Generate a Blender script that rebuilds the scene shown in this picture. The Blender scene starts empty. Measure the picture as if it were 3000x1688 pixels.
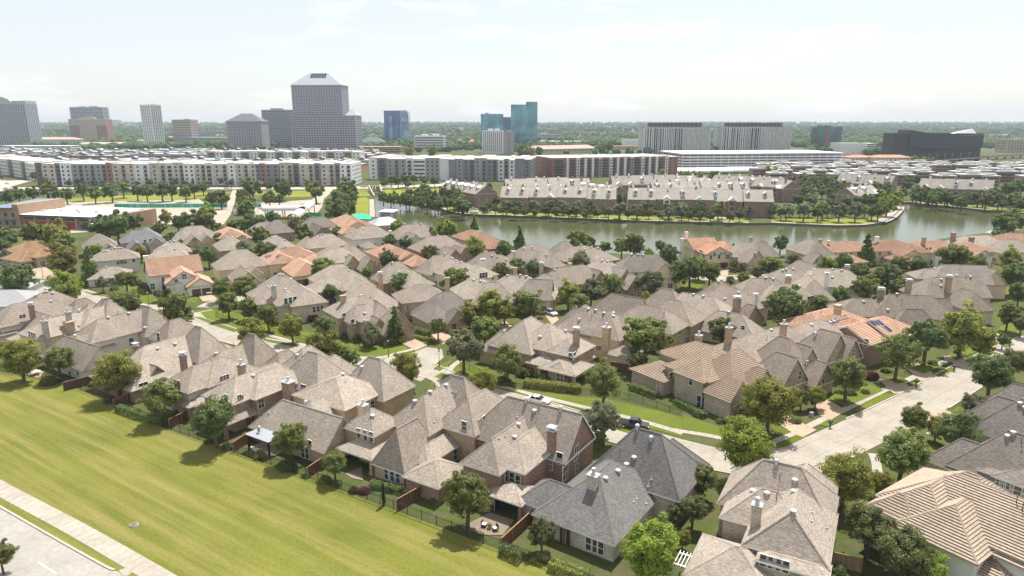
import bpy, math, random, json
from mathutils import Vector, noise
from mathutils.geometry import tessellate_polygon
R=random.Random(7)
PI=math.pi
S=bpy.context.scene
COL=S.collection
# ------------------------------------------------------------------ materials
MATS={}
def nmat(name,rough=.85,spec=.2):
    m=bpy.data.materials.new(name); m.use_nodes=True; m.use_fake_user=False
    nt=m.node_tree; b=nt.nodes['Principled BSDF']
    b.inputs['Roughness'].default_value=rough
    b.inputs['Specular IOR Level'].default_value=spec
    MATS[name]=m
    return m,nt,b
def N(nt,t,**k):
    n=nt.nodes.new(t)
    for a,v in k.items():
        if a in n.inputs: n.inputs[a].default_value=v
        else: setattr(n,a,v)
    return n
def mixc(nt,fac,a,b,mode='MIX'):
    n=nt.nodes.new('ShaderNodeMix'); n.data_type='RGBA'; n.blend_type=mode; n.clamp_factor=True
    for s,v in ((0,fac),(6,a),(7,b)):
        if hasattr(v,'is_linked'): nt.links.new(v,n.inputs[s])
        elif s==0: n.inputs[0].default_value=v
        else: n.inputs[s].default_value=(*v[:3],1)
    return n.outputs[2]
def maprange(nt,v,a,b,c=0,d=1):
    n=N(nt,'ShaderNodeMapRange'); nt.links.new(v,n.inputs[0])
    for i,x in zip((1,2,3,4),(a,b,c,d)): n.inputs[i].default_value=x
    return n.outputs[0]
def vec(nt,src='Object',scale=None,rot=None):
    t=N(nt,'ShaderNodeTexCoord'); o=t.outputs[src]
    if scale or rot:
        m=N(nt,'ShaderNodeMapping')
        if scale: m.inputs['Scale'].default_value=scale
        if rot: m.inputs['Rotation'].default_value=rot
        nt.links.new(o,m.inputs[0]); o=m.outputs[0]
    return o
def world_pos(nt,scale=None,rot=None):
    g=N(nt,'ShaderNodeNewGeometry'); o=g.outputs['Position']
    if scale or rot:
        m=N(nt,'ShaderNodeMapping')
        if rot:
            m.inputs['Rotation'].default_value=rot; nt.links.new(o,m.inputs[0]); o=m.outputs[0]; m=N(nt,'ShaderNodeMapping')
        if scale: m.inputs['Scale'].default_value=scale
        nt.links.new(o,m.inputs[0]); o=m.outputs[0]
    return o
def noise_fac(nt,v,scale,detail=3,rough=.55):
    n=N(nt,'ShaderNodeTexNoise'); n.inputs['Scale'].default_value=scale; n.inputs['Detail'].default_value=detail; n.inputs['Roughness'].default_value=rough
    nt.links.new(v,n.inputs['Vector']); return n.outputs['Fac']
def plain(name,c,rough=.8,spec=.2,var=.12,scale=.6,metal=0):
    m,nt,b=nmat(name,rough,spec)
    f=noise_fac(nt,world_pos(nt),scale,4)
    lo=tuple(x*(1-var) for x in c); hi=tuple(min(1,x*(1+var)) for x in c)
    nt.links.new(mixc(nt,maprange(nt,f,.3,.7),lo,hi),b.inputs['Base Color'])
    b.inputs['Metallic'].default_value=metal
    return m
def courses(name,c1,c2,cm,bw,rh,mort=.012,nv=.25,rough=.9,bump=.0,nscale=.35):
    """shingle / brick / tile pattern laid in UV metres"""
    m,nt,b=nmat(name,rough,.15)
    uv=vec(nt,'UV')
    t=N(nt,'ShaderNodeTexBrick'); nt.links.new(uv,t.inputs['Vector'])
    t.inputs['Scale'].default_value=1; t.inputs['Brick Width'].default_value=bw; t.inputs['Row Height'].default_value=rh
    t.inputs['Mortar Size'].default_value=mort; t.inputs['Mortar Smooth'].default_value=.3; t.inputs['Bias'].default_value=0
    t.inputs['Color1'].default_value=(*c1,1); t.inputs['Color2'].default_value=(*c2,1); t.inputs['Mortar'].default_value=(*cm,1)
    f=noise_fac(nt,world_pos(nt),nscale,5,.6)
    f2=noise_fac(nt,vec(nt,'UV',(2.2,5.5,1)),1.0,2,.7)
    c=mixc(nt,1.0,t.outputs['Color'],mixc(nt,maprange(nt,f,.3,.72),(1-nv,1-nv,1-nv),(1+nv*.6,)*3),'MULTIPLY')
    c=mixc(nt,1.0,c,mixc(nt,maprange(nt,f2,.3,.7),(.74,.74,.74),(1.2,1.19,1.17)),'MULTIPLY')
    oi=N(nt,'ShaderNodeObjectInfo')
    c=mixc(nt,1.0,c,mixc(nt,oi.outputs['Random'],(.80,.79,.78),(1.10,1.10,1.10)),'MULTIPLY')
    nt.links.new(c,b.inputs['Base Color'])
    if bump:
        bp=N(nt,'ShaderNodeBump'); bp.inputs['Strength'].default_value=bump; bp.inputs['Distance'].default_value=.03
        nt.links.new(t.outputs['Fac'],bp.inputs['Height']); nt.links.new(bp.outputs[0],b.inputs['Normal'])
    return m
def sh(name,r,g,b,k=.72):
    courses(name,(r,g,b),(r*.68,g*.68,b*.7),(r*.42,g*.42,b*.43),.42,.19,.02,.16)
sh('shingle_tan',.440,.378,.314); sh('shingle_brown',.368,.312,.258); sh('shingle_grey',.315,.278,.245)
sh('shingle_charcoal',.25,.24,.23); sh('shingle_pale',.44,.385,.325); sh('shingle_blue',.28,.275,.29)
sh('shingle_town',.46,.42,.365)
courses('tile_tan',(.405,.33,.262),(.37,.298,.232),(.31,.248,.19),.33,.40,.012,.14)
courses('tile_brown',(.38,.295,.225),(.34,.26,.195),(.27,.2,.15),.33,.40,.012,.14)
courses('tile_orange',(.57,.375,.27),(.48,.30,.21),(.36,.205,.14),.30,.40,.02,.2)
courses('tile_salmon',(.58,.375,.275),(.50,.31,.22),(.37,.21,.145),.30,.40,.02,.2)
courses('tile_mottled',(.62,.36,.23),(.44,.215,.13),(.62,.42,.30),.34,.40,.02,.22)
courses('tile_rust',(.50,.33,.20),(.42,.27,.16),(.2,.1,.05),.30,.40,.02,.25)
courses('metal_pale',(.40,.40,.41),(.35,.35,.365),(.18,.18,.20),1.2,.30,.02,.08,rough=.55)
courses('brick_red',(0.410,0.260,0.198),(0.301,0.178,0.137),(.34,.28,.24),.42,.16,.015,.22)
courses('brick_brown',(0.424,0.308,0.226),(0.315,0.226,0.171),(.36,.30,.24),.42,.16,.015,.2)
courses('brick_tan',(0.587,0.447,0.307),(0.447,0.332,0.223),(.46,.39,.30),.42,.16,.015,.2)
courses('brick_pale',(0.600,0.518,0.408),(0.472,0.396,0.307),(.50,.44,.36),.42,.16,.015,.2)
courses('brick_town',(.33,.215,.18),(.27,.17,.14),(.42,.33,.29),.42,.16,.015,.2)
courses('stone_tan',(0.593,0.479,0.331),(0.410,0.319,0.217),(.55,.48,.37),.7,.34,.03,.3)
courses('stone_white',(.62,.57,.49),(.48,.43,.37),(.66,.62,.55),.7,.34,.03,.25)
plain('stucco_grey',(.60,.56,.51),var=.05); plain('stucco_cream',(.66,.54,.38),var=.06); plain('stucco_white',(.74,.71,.65),var=.05)
plain('trim_white',(.80,.79,.76),.5,.4,.03); plain('cap_metal',(.62,.62,.64),.35,.5,.08,metal=.4); plain('vent_grey',(.50,.50,.50),.4,.5,.08)
plain('pipe_dark',(.10,.10,.10),.5,.4); plain('ridge_cap',(.46,.385,.31),var=.1); plain('black_metal',(.02,.02,.022),.5,.4,.05)
plain('garage_brown_lip_shade',(.075,.045,.032),.6,.3,.1); plain('garage_grey',(.26,.27,.29),.6,.3,.05); plain('door_dark',(.045,.035,.03),.5,.4,.1)
plain('interior_dark',(.03,.028,.027),.9,.1,.1)
def glassy(name,c,rough=.08,spec=.6,metal=0.0,var=.3,scale=.25):
    m,nt,b=nmat(name,rough,spec)
    f=noise_fac(nt,world_pos(nt),scale,2)
    nt.links.new(mixc(nt,maprange(nt,f,.35,.65),tuple(x*(1-var) for x in c),tuple(min(1,x*(1+var)) for x in c)),b.inputs['Base Color'])
    b.inputs['Metallic'].default_value=metal
    return m
glassy('pane',(.045,.055,.062),.1,.7)
glassy('pane_far',(.055,.062,.075),.15,.6)
glassy('solar',(.012,.022,.075),.2,.6,var=.15)
glassy('car_glass',(.02,.022,.025),.05,.8)
for nm,c in dict(car_white=(.80,.80,.80),car_black=(.02,.02,.022),car_red=(.45,.02,.02),car_silver=(.45,.46,.48),car_blue=(.05,.08,.16)).items():
    m,nt,b=nmat(nm,.3,.5); b.inputs['Base Color'].default_value=(*c,1); b.inputs['Coat Weight'].default_value=.5
plain('tyre',(.02,.02,.02),.9,.1)
def fence_wood(name,c):
    m,nt,b=nmat(name,.85,.15)
    f=noise_fac(nt,vec(nt,'UV',(6,.4,1)),1.0,3,.6)
    nt.links.new(mixc(nt,maprange(nt,f,.3,.7),tuple(x*.55 for x in c),tuple(x*1.3 for x in c)),b.inputs['Base Color'])
fence_wood('wood_red',(.16,.080,.050)); fence_wood('wood_dark',(.12,.078,.058)); fence_wood('wood_orange',(.21,.10,.045)); fence_wood('wood_pale',(.30,.2,.12))
def grass(name,a,b_,c,s1=.02,s2=.25,rot=0,stretch=(1,1,1)):
    m,nt,b=nmat(name,.95,.1)
    f1=noise_fac(nt,world_pos(nt),s1,5,.6); f2=noise_fac(nt,world_pos(nt,stretch,(0,0,rot)),s2,4,.65); f3=noise_fac(nt,world_pos(nt),2.2,3,.7)
    k=mixc(nt,maprange(nt,f1,.35,.65),a,b_)
    k=mixc(nt,maprange(nt,f2,.42,.72,0,.9),k,c)
    k=mixc(nt,1.0,k,mixc(nt,maprange(nt,f3,.25,.75),(.8,.8,.8),(1.18,1.18,1.18)),'MULTIPLY')
    nt.links.new(k,b.inputs['Base Color']); return m
grass('field_grass',(.105,.120,.020),(.160,.165,.030),(.225,.195,.066),.05,.40,math.radians(33),(.06,1.5,1))
grass('yard_grass',(.085,.125,.014),(.125,.16,.02),(.12,.115,.035),.1,.5)
grass('park_grass',(.17,.20,.022),(.22,.24,.03),(.20,.19,.05),.03,.15)
grass('base_ground',(.050,.075,.018),(.085,.105,.025),(.115,.092,.055),.05,.3)
grass('far_ground',(.045,.075,.030),(.075,.11,.04),(.15,.15,.09),.004,.012)
def concrete(name,c,joint=0):
    m,nt,b=nmat(name,.85,.2)
    f=noise_fac(nt,world_pos(nt),.18,5,.65); f2=noise_fac(nt,world_pos(nt),1.4,3,.6)
    k=mixc(nt,maprange(nt,f,.3,.7),tuple(x*.80 for x in c),tuple(x*1.09 for x in c))
    k=mixc(nt,1.0,k,mixc(nt,maprange(nt,f2,.3,.7),(.88,.88,.87),(1.08,1.08,1.08)),'MULTIPLY')
    if joint:
        t=N(nt,'ShaderNodeTexBrick'); t.offset=0
        nt.links.new(vec(nt,'UV'),t.inputs['Vector'])
        t.inputs['Scale'].default_value=1; t.inputs['Brick Width'].default_value=joint; t.inputs['Row Height'].default_value=max(joint*.8,1.6) if joint>2 else 30; t.inputs['Mortar Size'].default_value=.05
        t.inputs['Color1'].default_value=(1,1,1,1); t.inputs['Color2'].default_value=(.95,.95,.95,1); t.inputs['Mortar'].default_value=(.66,.64,.62,1)
        k=mixc(nt,1.0,k,t.outputs['Color'],'MULTIPLY')
    nt.links.new(k,b.inputs['Base Color']); return m
concrete('concrete',(.355,.318,.268),4.6); concrete('walk',(.385,.348,.292),1.5); concrete('lot',(.385,.338,.272),0); concrete('paver',(.40,.305,.22),0)
concrete('road_pale',(.34,.318,.285),0); concrete('kerb',(.46,.41,.34),0); concrete('asphalt_pale',(.44,.40,.34),0); concrete('paver_porch_shade',(.24,.185,.14),0); concrete('mulch',(.12,.075,.05),0)  # the darker paver has the porch shade put into its colour
def leaf(name,c,trans=.5,hv=.018,vv=.42):
    m=bpy.data.materials.new(name); m.use_nodes=True; MATS[name]=m
    nt=m.node_tree; nt.nodes.clear(); out=N(nt,'ShaderNodeOutputMaterial')
    oi=N(nt,'ShaderNodeObjectInfo'); g=N(nt,'ShaderNodeNewGeometry')
    f=noise_fac(nt,world_pos(nt),.55,3,.6)
    k=mixc(nt,maprange(nt,f,.3,.7),tuple(x*.76 for x in c),tuple(x*1.34 for x in c))
    hs=N(nt,'ShaderNodeHueSaturation'); nt.links.new(k,hs.inputs['Color'])
    nt.links.new(maprange(nt,oi.outputs['Random'],0,1,.5-hv,.5+hv*.6),hs.inputs['Hue'])
    mu=N(nt,'ShaderNodeMath',operation='ADD'); nt.links.new(g.outputs['Random Per Island'],mu.inputs[0]); nt.links.new(oi.outputs['Random'],mu.inputs[1])
    nt.links.new(maprange(nt,mu.outputs[0],0,2,1-vv,1+vv),hs.inputs['Value'])
    d=N(nt,'ShaderNodeBsdfDiffuse'); t=N(nt,'ShaderNodeBsdfTranslucent'); mx=N(nt,'ShaderNodeMixShader'); mx.inputs[0].default_value=trans
    nt.links.new(hs.outputs[0],d.inputs[0]); nt.links.new(hs.outputs[0],t.inputs[0])
    nt.links.new(d.outputs[0],mx.inputs[1]); nt.links.new(t.outputs[0],mx.inputs[2])
    gl=N(nt,'ShaderNodeBsdfGlossy'); gl.inputs['Roughness'].default_value=.45; gl.inputs[0].default_value=(.8,.85,.8,1)
    m2=N(nt,'ShaderNodeMixShader'); m2.inputs[0].default_value=.018
    nt.links.new(mx.outputs[0],m2.inputs[1]); nt.links.new(gl.outputs[0],m2.inputs[2])
    nt.links.new(m2.outputs[0],out.inputs[0])
leaf('leaf_o',(0.205, 0.24, 0.07)); leaf('leaf_g',(0.265, 0.275, 0.06)); leaf('leaf_d',(0.155, 0.205, 0.068)); leaf('leaf_b',(0.245, 0.305, 0.045))
leaf('leaf_p',(0.24, 0.255, 0.14)); leaf('leaf_c',(0.165, 0.245, 0.05)); leaf('leaf_k',(0.06, 0.09, 0.035)); leaf('leaf_r',(.17,.07,.055)); leaf('leaf_m',(0.155, 0.17, 0.058))
leaf('leaf_far',(.075,.115,.045))
plain('bark',(.13,.10,.075),.95,.05,.3,2.0)
# ------------------------------------------------------------------ mesh builder
class MB:
    def __init__(s): s.v=[]; s.f=[]; s.uv=[]; s.mi=[]
    def poly(s,pts,uv=None,mi=0):
        i=len(s.v); s.v+= [tuple(p) for p in pts]; s.f.append(tuple(range(i,i+len(pts)))); s.mi.append(mi)
        if uv is None:
            a=Vector(pts[0]); n=Vector((0,0,0))
            for k in range(len(pts)): n+=Vector(pts[k]).cross(Vector(pts[(k+1)%len(pts)]))
            if n.length>1e-9: n.normalize()
            if abs(n.z)>.9: uv=[(p[0],p[1]) for p in pts]
            else:
                t=Vector((-n.y,n.x,0)); t.normalize(); b=n.cross(t)
                uv=[(Vector(p).dot(t),Vector(p).dot(b)) for p in pts]
        s.uv+=list(uv)
    def box(s,x0,y0,z0,x1,y1,z1,mi=0,T=None,skip=''):
        P=[(x0,y0,z0),(x1,y0,z0),(x1,y1,z0),(x0,y1,z0),(x0,y0,z1),(x1,y0,z1),(x1,y1,z1),(x0,y1,z1)]
        if T: P=[T(p) for p in P]
        for nm,f in (('b',(0,3,2,1)),('t',(4,5,6,7)),('f',(0,1,5,4)),('r',(1,2,6,5)),('k',(2,3,7,6)),('l',(3,0,4,7))):
            if nm not in skip: s.poly([P[i] for i in f],mi=mi)
    def obox(s,cx,cy,z0,z1,lx,ly,th=0,mi=0):
        c,n=math.cos(th),math.sin(th)
        s.box(-lx/2,-ly/2,z0,lx/2,ly/2,z1,mi,lambda p:(cx+p[0]*c-p[1]*n,cy+p[0]*n+p[1]*c,p[2]))
    def tube(s,a,b,r0,r1,n=7,mi=0,cap=True):
        a=Vector(a);b=Vector(b);d=(b-a)
        if d.length<1e-6:return
        d.normalize(); u=d.orthogonal().normalized(); w=d.cross(u)
        A=[a+(u*math.cos(2*PI*i/n)+w*math.sin(2*PI*i/n))*r0 for i in range(n)]
        B=[b+(u*math.cos(2*PI*i/n)+w*math.sin(2*PI*i/n))*r1 for i in range(n)]
        for i in range(n):
            j=(i+1)%n; s.poly([A[i],A[j],B[j],B[i]],mi=mi)
        if cap: s.poly(B,mi=mi); s.poly(A[::-1],mi=mi)
    def dome(s,c,r,h,n=10,m=3,mi=0):
        for k in range(m):
            a0=PI/2*k/m;a1=PI/2*(k+1)/m
            for i in range(n):
                t0=2*PI*i/n;t1=2*PI*(i+1)/n
                q=lambda a,t:(c[0]+r*math.cos(a)*math.cos(t),c[1]+r*math.cos(a)*math.sin(t),c[2]+h*math.sin(a))
                P=[q(a0,t0),q(a0,t1),q(a1,t1),q(a1,t0)]
                if k==m-1:P=P[:3]
                s.poly(P,mi=mi)
    def data(s,name,mats,smooth=False):
        me=bpy.data.meshes.new(name)
        me.from_pydata(s.v,[],s.f)
        ul=me.uv_layers.new(name='UVMap')
        fl=[c for p in s.uv for c in p]
        ul.data.foreach_set('uv',fl)
        for m in mats: me.materials.append(MATS[m])
        if len(mats)>1: me.polygons.foreach_set('material_index',s.mi)
        if smooth: me.polygons.foreach_set('use_smooth',[True]*len(s.f))
        me.update(); return me
    def build(s,name,mats,parent=None,loc=(0,0,0),rz=0,smooth=False):
        if isinstance(mats,str): mats=[mats]
        return link(name,s.data(name,mats,smooth),parent,loc,rz)
def link(name,data,parent=None,loc=(0,0,0),rz=0,sc=None):
    o=bpy.data.objects.new(name,data); COL.objects.link(o)
    o.parent=parent; o.location=loc; o.rotation_euler=(0,0,rz)
    if sc: o.scale=sc
    return o
def thing(name,label,cat,loc=(0,0,0),rz=0,group=None,data=None,sc=None):
    o=link(name,data,None,loc,rz,sc); o['label']=label; o['category']=cat
    if group:o['group']=group
    return o
def structure(o): o['kind']='structure'; return o
# ------------------------------------------------------------------ houses
OH=.45
def clip(poly,axis_v,lo,hi):
    """clip a (pos,uv) polygon to lo<=v<=hi"""
    def cut(P,c,keep_above):
        out=[]
        for i in range(len(P)):
            a,b=P[i],P[(i+1)%len(P)]
            ina=(a[1][1]>=c)==keep_above or abs(a[1][1]-c)<1e-9; inb=(b[1][1]>=c)==keep_above or abs(b[1][1]-c)<1e-9
            if ina: out.append(a)
            if ina!=inb:
                t=(c-a[1][1])/(b[1][1]-a[1][1]); out.append((a[0].lerp(b[0],t),(a[1][0]+(b[1][0]-a[1][0])*t,c)))
        return out
    P=cut(poly,lo,True)
    return cut(P,hi,False) if len(P)>2 else []
def roof_volume(mb,wb,v,idx,tile,ridge_mi=1):
    th,L,zr,ze,p,e,opn=v['th'],v['L'],v['zr'],v['ze'],v['p'],v['e'],v['o']
    j=.006*idx
    zr+=j; w=(zr-ze)/p; W=w+OH; zl=ze-OH*p+j
    c,s=math.cos(th),math.sin(th); cx,cy=v['x'],v['y']
    T=lambda x,y,z:Vector((cx+x*c-y*s,cy+x*s+y*c,z))
    h=L/2
    ends=[]
    for k,sg in ((0,-1),(1,1)):
        ends.append((e[k],sg,h+W*v['k'] if e[k]=='h' else h+.32))
    (eA,_,xA),(eB,_,xB)=ends
    rA=-h if eA=='h' else -xA; rB=h if eB=='h' else xB
    sl=math.sqrt(1+p*p)
    planes=[]
    planes.append(([T(-xA,-W,zl),T(xB,-W,zl),T(rB,0,zr),T(rA,0,zr)],[(-xA,0),(xB,0),(rB,W*sl),(rA,W*sl)]))
    planes.append(([T(xB,W,zl),T(-xA,W,zl),T(rA,0,zr),T(rB,0,zr)],[(-xB,0),(xA,0),(-rA,W*sl),(-rB,W*sl)]))
    if eA=='h': planes.append(([T(-xA,W,zl),T(-xA,-W,zl),T(rA,0,zr)],[(-W,0),(W,0),(0,W*math.sqrt(v['k']**2+p*p))]))
    if eB=='h': planes.append(([T(xB,-W,zl),T(xB,W,zl),T(rB,0,zr)],[(-W,0),(W,0),(0,W*math.sqrt(v['k']**2+p*p))]))
    for P,U in planes:
        U=[(a+idx*3.7,b) for a,b in U]
        if not tile: mb.poly(P,U)
        else:
            n=(P[1]-P[0]).cross(P[2]-P[0]).normalized()
            vmax=max(u[1] for u in U); st=.40; k=0
            pl=[(p_,u) for p_,u in zip(P,U)]
            while k*st<vmax-1e-3:
                q=clip(pl,1,k*st,min(vmax,(k+1)*st))
                if len(q)>2:
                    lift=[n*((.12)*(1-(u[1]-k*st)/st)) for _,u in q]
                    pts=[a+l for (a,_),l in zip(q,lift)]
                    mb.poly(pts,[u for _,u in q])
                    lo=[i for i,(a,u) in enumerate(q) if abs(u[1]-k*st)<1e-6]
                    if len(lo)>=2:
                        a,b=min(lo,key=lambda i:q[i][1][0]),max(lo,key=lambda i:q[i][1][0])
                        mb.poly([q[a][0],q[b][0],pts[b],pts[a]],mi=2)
                k+=1
        # ridge boards on the upper edges
    edges=[]
    if rB-rA>.3: edges.append((T(rA,0,zr),T(rB,0,zr)))
    if eA=='h': edges+=[(T(-xA,W,zl),T(rA,0,zr)),(T(-xA,-W,zl),T(rA,0,zr))]
    if eB=='h': edges+=[(T(xB,W,zl),T(rB,0,zr)),(T(xB,-W,zl),T(rB,0,zr))]
    for a,b in edges:
        d=(b-a).normalized(); sd=d.cross(Vector((0,0,1))).normalized(); up=sd.cross(d)
        rw,rh=(.13,.05) if not tile else (.17,.16)
        mb.poly([a-sd*rw-up*.02,b-sd*rw-up*.02,b+up*rh,a+up*rh],mi=ridge_mi); mb.poly([a+up*rh,b+up*rh,b+sd*rw-up*.02,a+sd*rw-up*.02],mi=ridge_mi)
    # fascia and soffit
    ft=.2
    R4=[(-xA,-W),(xB,-W),(xB,W),(-xA,W)]
    mb.poly([T(x,y,zl-ft) for x,y in R4[::-1]],mi=3)
    for a,b,en in ((0,1,None),(1,2,eB),(2,3,None),(3,0,eA)):
        (x0,y0),(x1,y1)=R4[a],R4[b]
        mb.poly([T(x0,y0,zl-ft),T(x1,y1,zl-ft),T(x1,y1,zl),T(x0,y0,zl)],mi=3)
        if en=='g':
            xx=x0; q=.22*sl
            sgn=-1 if y0<0 else 1
            mb.poly([T(xx,y0,zl-.02),T(xx,0,zr-.02),T(xx,0,zr-q-.02),T(xx,y0-sgn*0,zl-q+.0)],mi=3)
            mb.poly([T(xx,0,zr-.02),T(xx,y1,zl-.02),T(xx,y1,zl-q),T(xx,0,zr-q-.02)],mi=3)
    # walls
    fx=(.004*idx)
    aA=h+w*v['k'] if eA=='h' else h; aB=h+w*v['k'] if eB=='h' else h
    zt=ze-.02
    wA,wB,ww=aA-.02-fx,aB-.02-fx,w-.02-fx
    if not opn:
        Rw=[(-wA,-ww),(wB,-ww),(wB,ww),(-wA,ww)]
        for a,b,en in ((0,1,None),(1,2,eB),(2,3,None),(3,0,eA)):
            (x0,y0),(x1,y1)=Rw[a],Rw[b]
            P=[T(x0,y0,0),T(x1,y1,0),T(x1,y1,zt),T(x0,y0,zt)]
            if en=='g': P=[P[0],P[1],P[2],T(x0,0,zr-.06),P[3]]
            wb.poly(P)
    return dict(T=T,wA=wA,wB=wB,w=ww,zt=zt,opn=opn,e=e,zr=zr,th=th)
WIN={}
def win_mesh(w,h,kind):
    k=(round(w,1),round(h,1),kind)
    if k in WIN: return WIN[k]
    w,h=k[0],k[1]
    f=MB(); g=MB(); t=.075
    fm='trim_white'
    if kind=='w':
        for x0,z0,x1,z1 in ((-w/2-t,-h/2-t,w/2+t,-h/2),(-w/2-t,h/2,w/2+t,h/2+t),(-w/2-t,-h/2,-w/2,h/2),(w/2,-h/2,w/2+t,h/2),(-w/2,-.03,w/2,.03)):
            f.box(x0,-.06,z0,x1,.06,z1)
        if w>1.1: f.box(-.035,-.055,-h/2,.035,.055,h/2)
        g.poly([(-w/2,-.03,-h/2),(w/2,-.03,-h/2),(w/2,-.03,h/2),(-w/2,-.03,h/2)]); gm='pane'
    elif kind in('b','g'):
        for x0,z0,x1,z1 in ((-w/2-t,h/2,w/2+t,h/2+t),(-w/2-t,-h/2,-w/2,h/2),(w/2,-h/2,w/2+t,h/2)): f.box(x0,-.09,z0,x1,.06,z1)
        fm='stone_tan' if kind=='b' else 'trim_white'
        n=4
        for i in range(n): g.box(-w/2,-.05,-h/2+h*i/n+.02,w/2,.03,-h/2+h*(i+1)/n-.02)
        gm='garage_brown_lip_shade' if kind=='b' else 'garage_grey'
    elif kind=='e':
        f.box(-w/2-t,-.08,-h/2,w/2+t,.05,h/2+t); g.box(-w/2,-.11,-h/2,w/2,-.06,h/2-.02); g.box(w*.32,-.16,-.1,w*.4,-.1,.05); gm='trim_white'
    else:
        f.box(-w/2-t,-.06,-h/2,-w/2,.05,h/2+t); f.box(w/2,-.06,-h/2,w/2+t,.05,h/2+t); f.box(-w/2,-.06,h/2,w/2,.05,h/2+t); f.box(-.04,-.05,-h/2,.04,.04,h/2); fm='stone_tan'
        g.poly([(-w/2,-.02,-h/2),(w/2,-.02,-h/2),(w/2,-.02,h/2),(-w/2,-.02,h/2)]); gm='door_dark'
    WIN[k]=(f.data('window_frame',[fm]),g.data('window_pane',[gm])); return WIN[k]
def add_window(parent,x,y,z,ang,w,h,kind):
    f,g=win_mesh(w,h,kind)
    nm={'w':('window','pane'),'b':('garage_door','door_panel'),'g':('garage_door','door_panel'),'d':('patio_door','pane'),'e':('side_door','door_panel')}[kind]
    o=link(nm[0],f,parent,(x,y,z),ang); link(nm[1],g,o)
    return o
VENT={}
def vent_mesh(t):
    if t in VENT:return VENT[t]
    m=MB()
    if t=='w':
        m.tube((0,0,-.15),(0,0,.16),.26,.26,10); m.tube((0,0,.16),(0,0,.22),.42,.42,10); m.dome((0,0,.22),.42,.16); mats=['vent_grey']
    elif t=='t':
        m.tube((0,0,-.4),(0,0,.30),.22,.22,10); m.tube((0,0,.3),(0,0,.45),.30,.36,10); m.dome((0,0,.45),.36,.28); mats=['cap_metal']
    elif t=='p':
        m.tube((0,0,-.3),(0,0,.95),.055,.055,7); m.tube((0,0,.95),(0,0,1.02),.10,.10,7); m.tube((0,0,-.3),(0,0,.12),.13,.08,7); mats=['pipe_dark']
    else:
        m.tube((0,0,-.2),(0,0,.4),.06,.06,7); m.box(-.16,-.16,-.2,.16,.16,.06); mats=['vent_grey']
    VENT[t]=m.data('roof_vent',mats,False); return VENT[t]
def chimney(parent,x,y,zb,zt,w,mat,cap,th):
    m=MB(); m.obox(0,0,zb,zt,w,w*.8,th); m.obox(0,0,zt-.55,zt-.25,w+.14,w*.8+.14,th)
    o=m.build('chimney',mat,parent,(x,y,0))
    k=MB(); k.obox(0,0,zt,zt+.12,w+.22,w*.8+.22,th)
    if cap=='pot':
        k.obox(0,0,zt+.12,zt+.3,w*.6,w*.5,th); k.tube((0,0,zt+.3),(0,0,zt+.95),.30,.22,10); k.tube((0,0,zt+.95),(0,0,zt+1.02),.28,.28,10)
    elif cap=='cap':
        for a in (-1,1):
            for b in (-1,1): k.tube((a*w*.35,b*w*.28,zt+.1),(a*w*.35,b*w*.28,zt+.55),.04,.04,5)
        k.obox(0,0,zt+.55,zt+.68,w+.25,w*.85+.25,th); k.obox(0,0,zt+.12,zt+.4,w*.4,w*.4,th)
    k.build('chimney_cap',['cap_metal' if cap!='flat' else mat],o)
CARS={}
SOLAR=None
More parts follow.
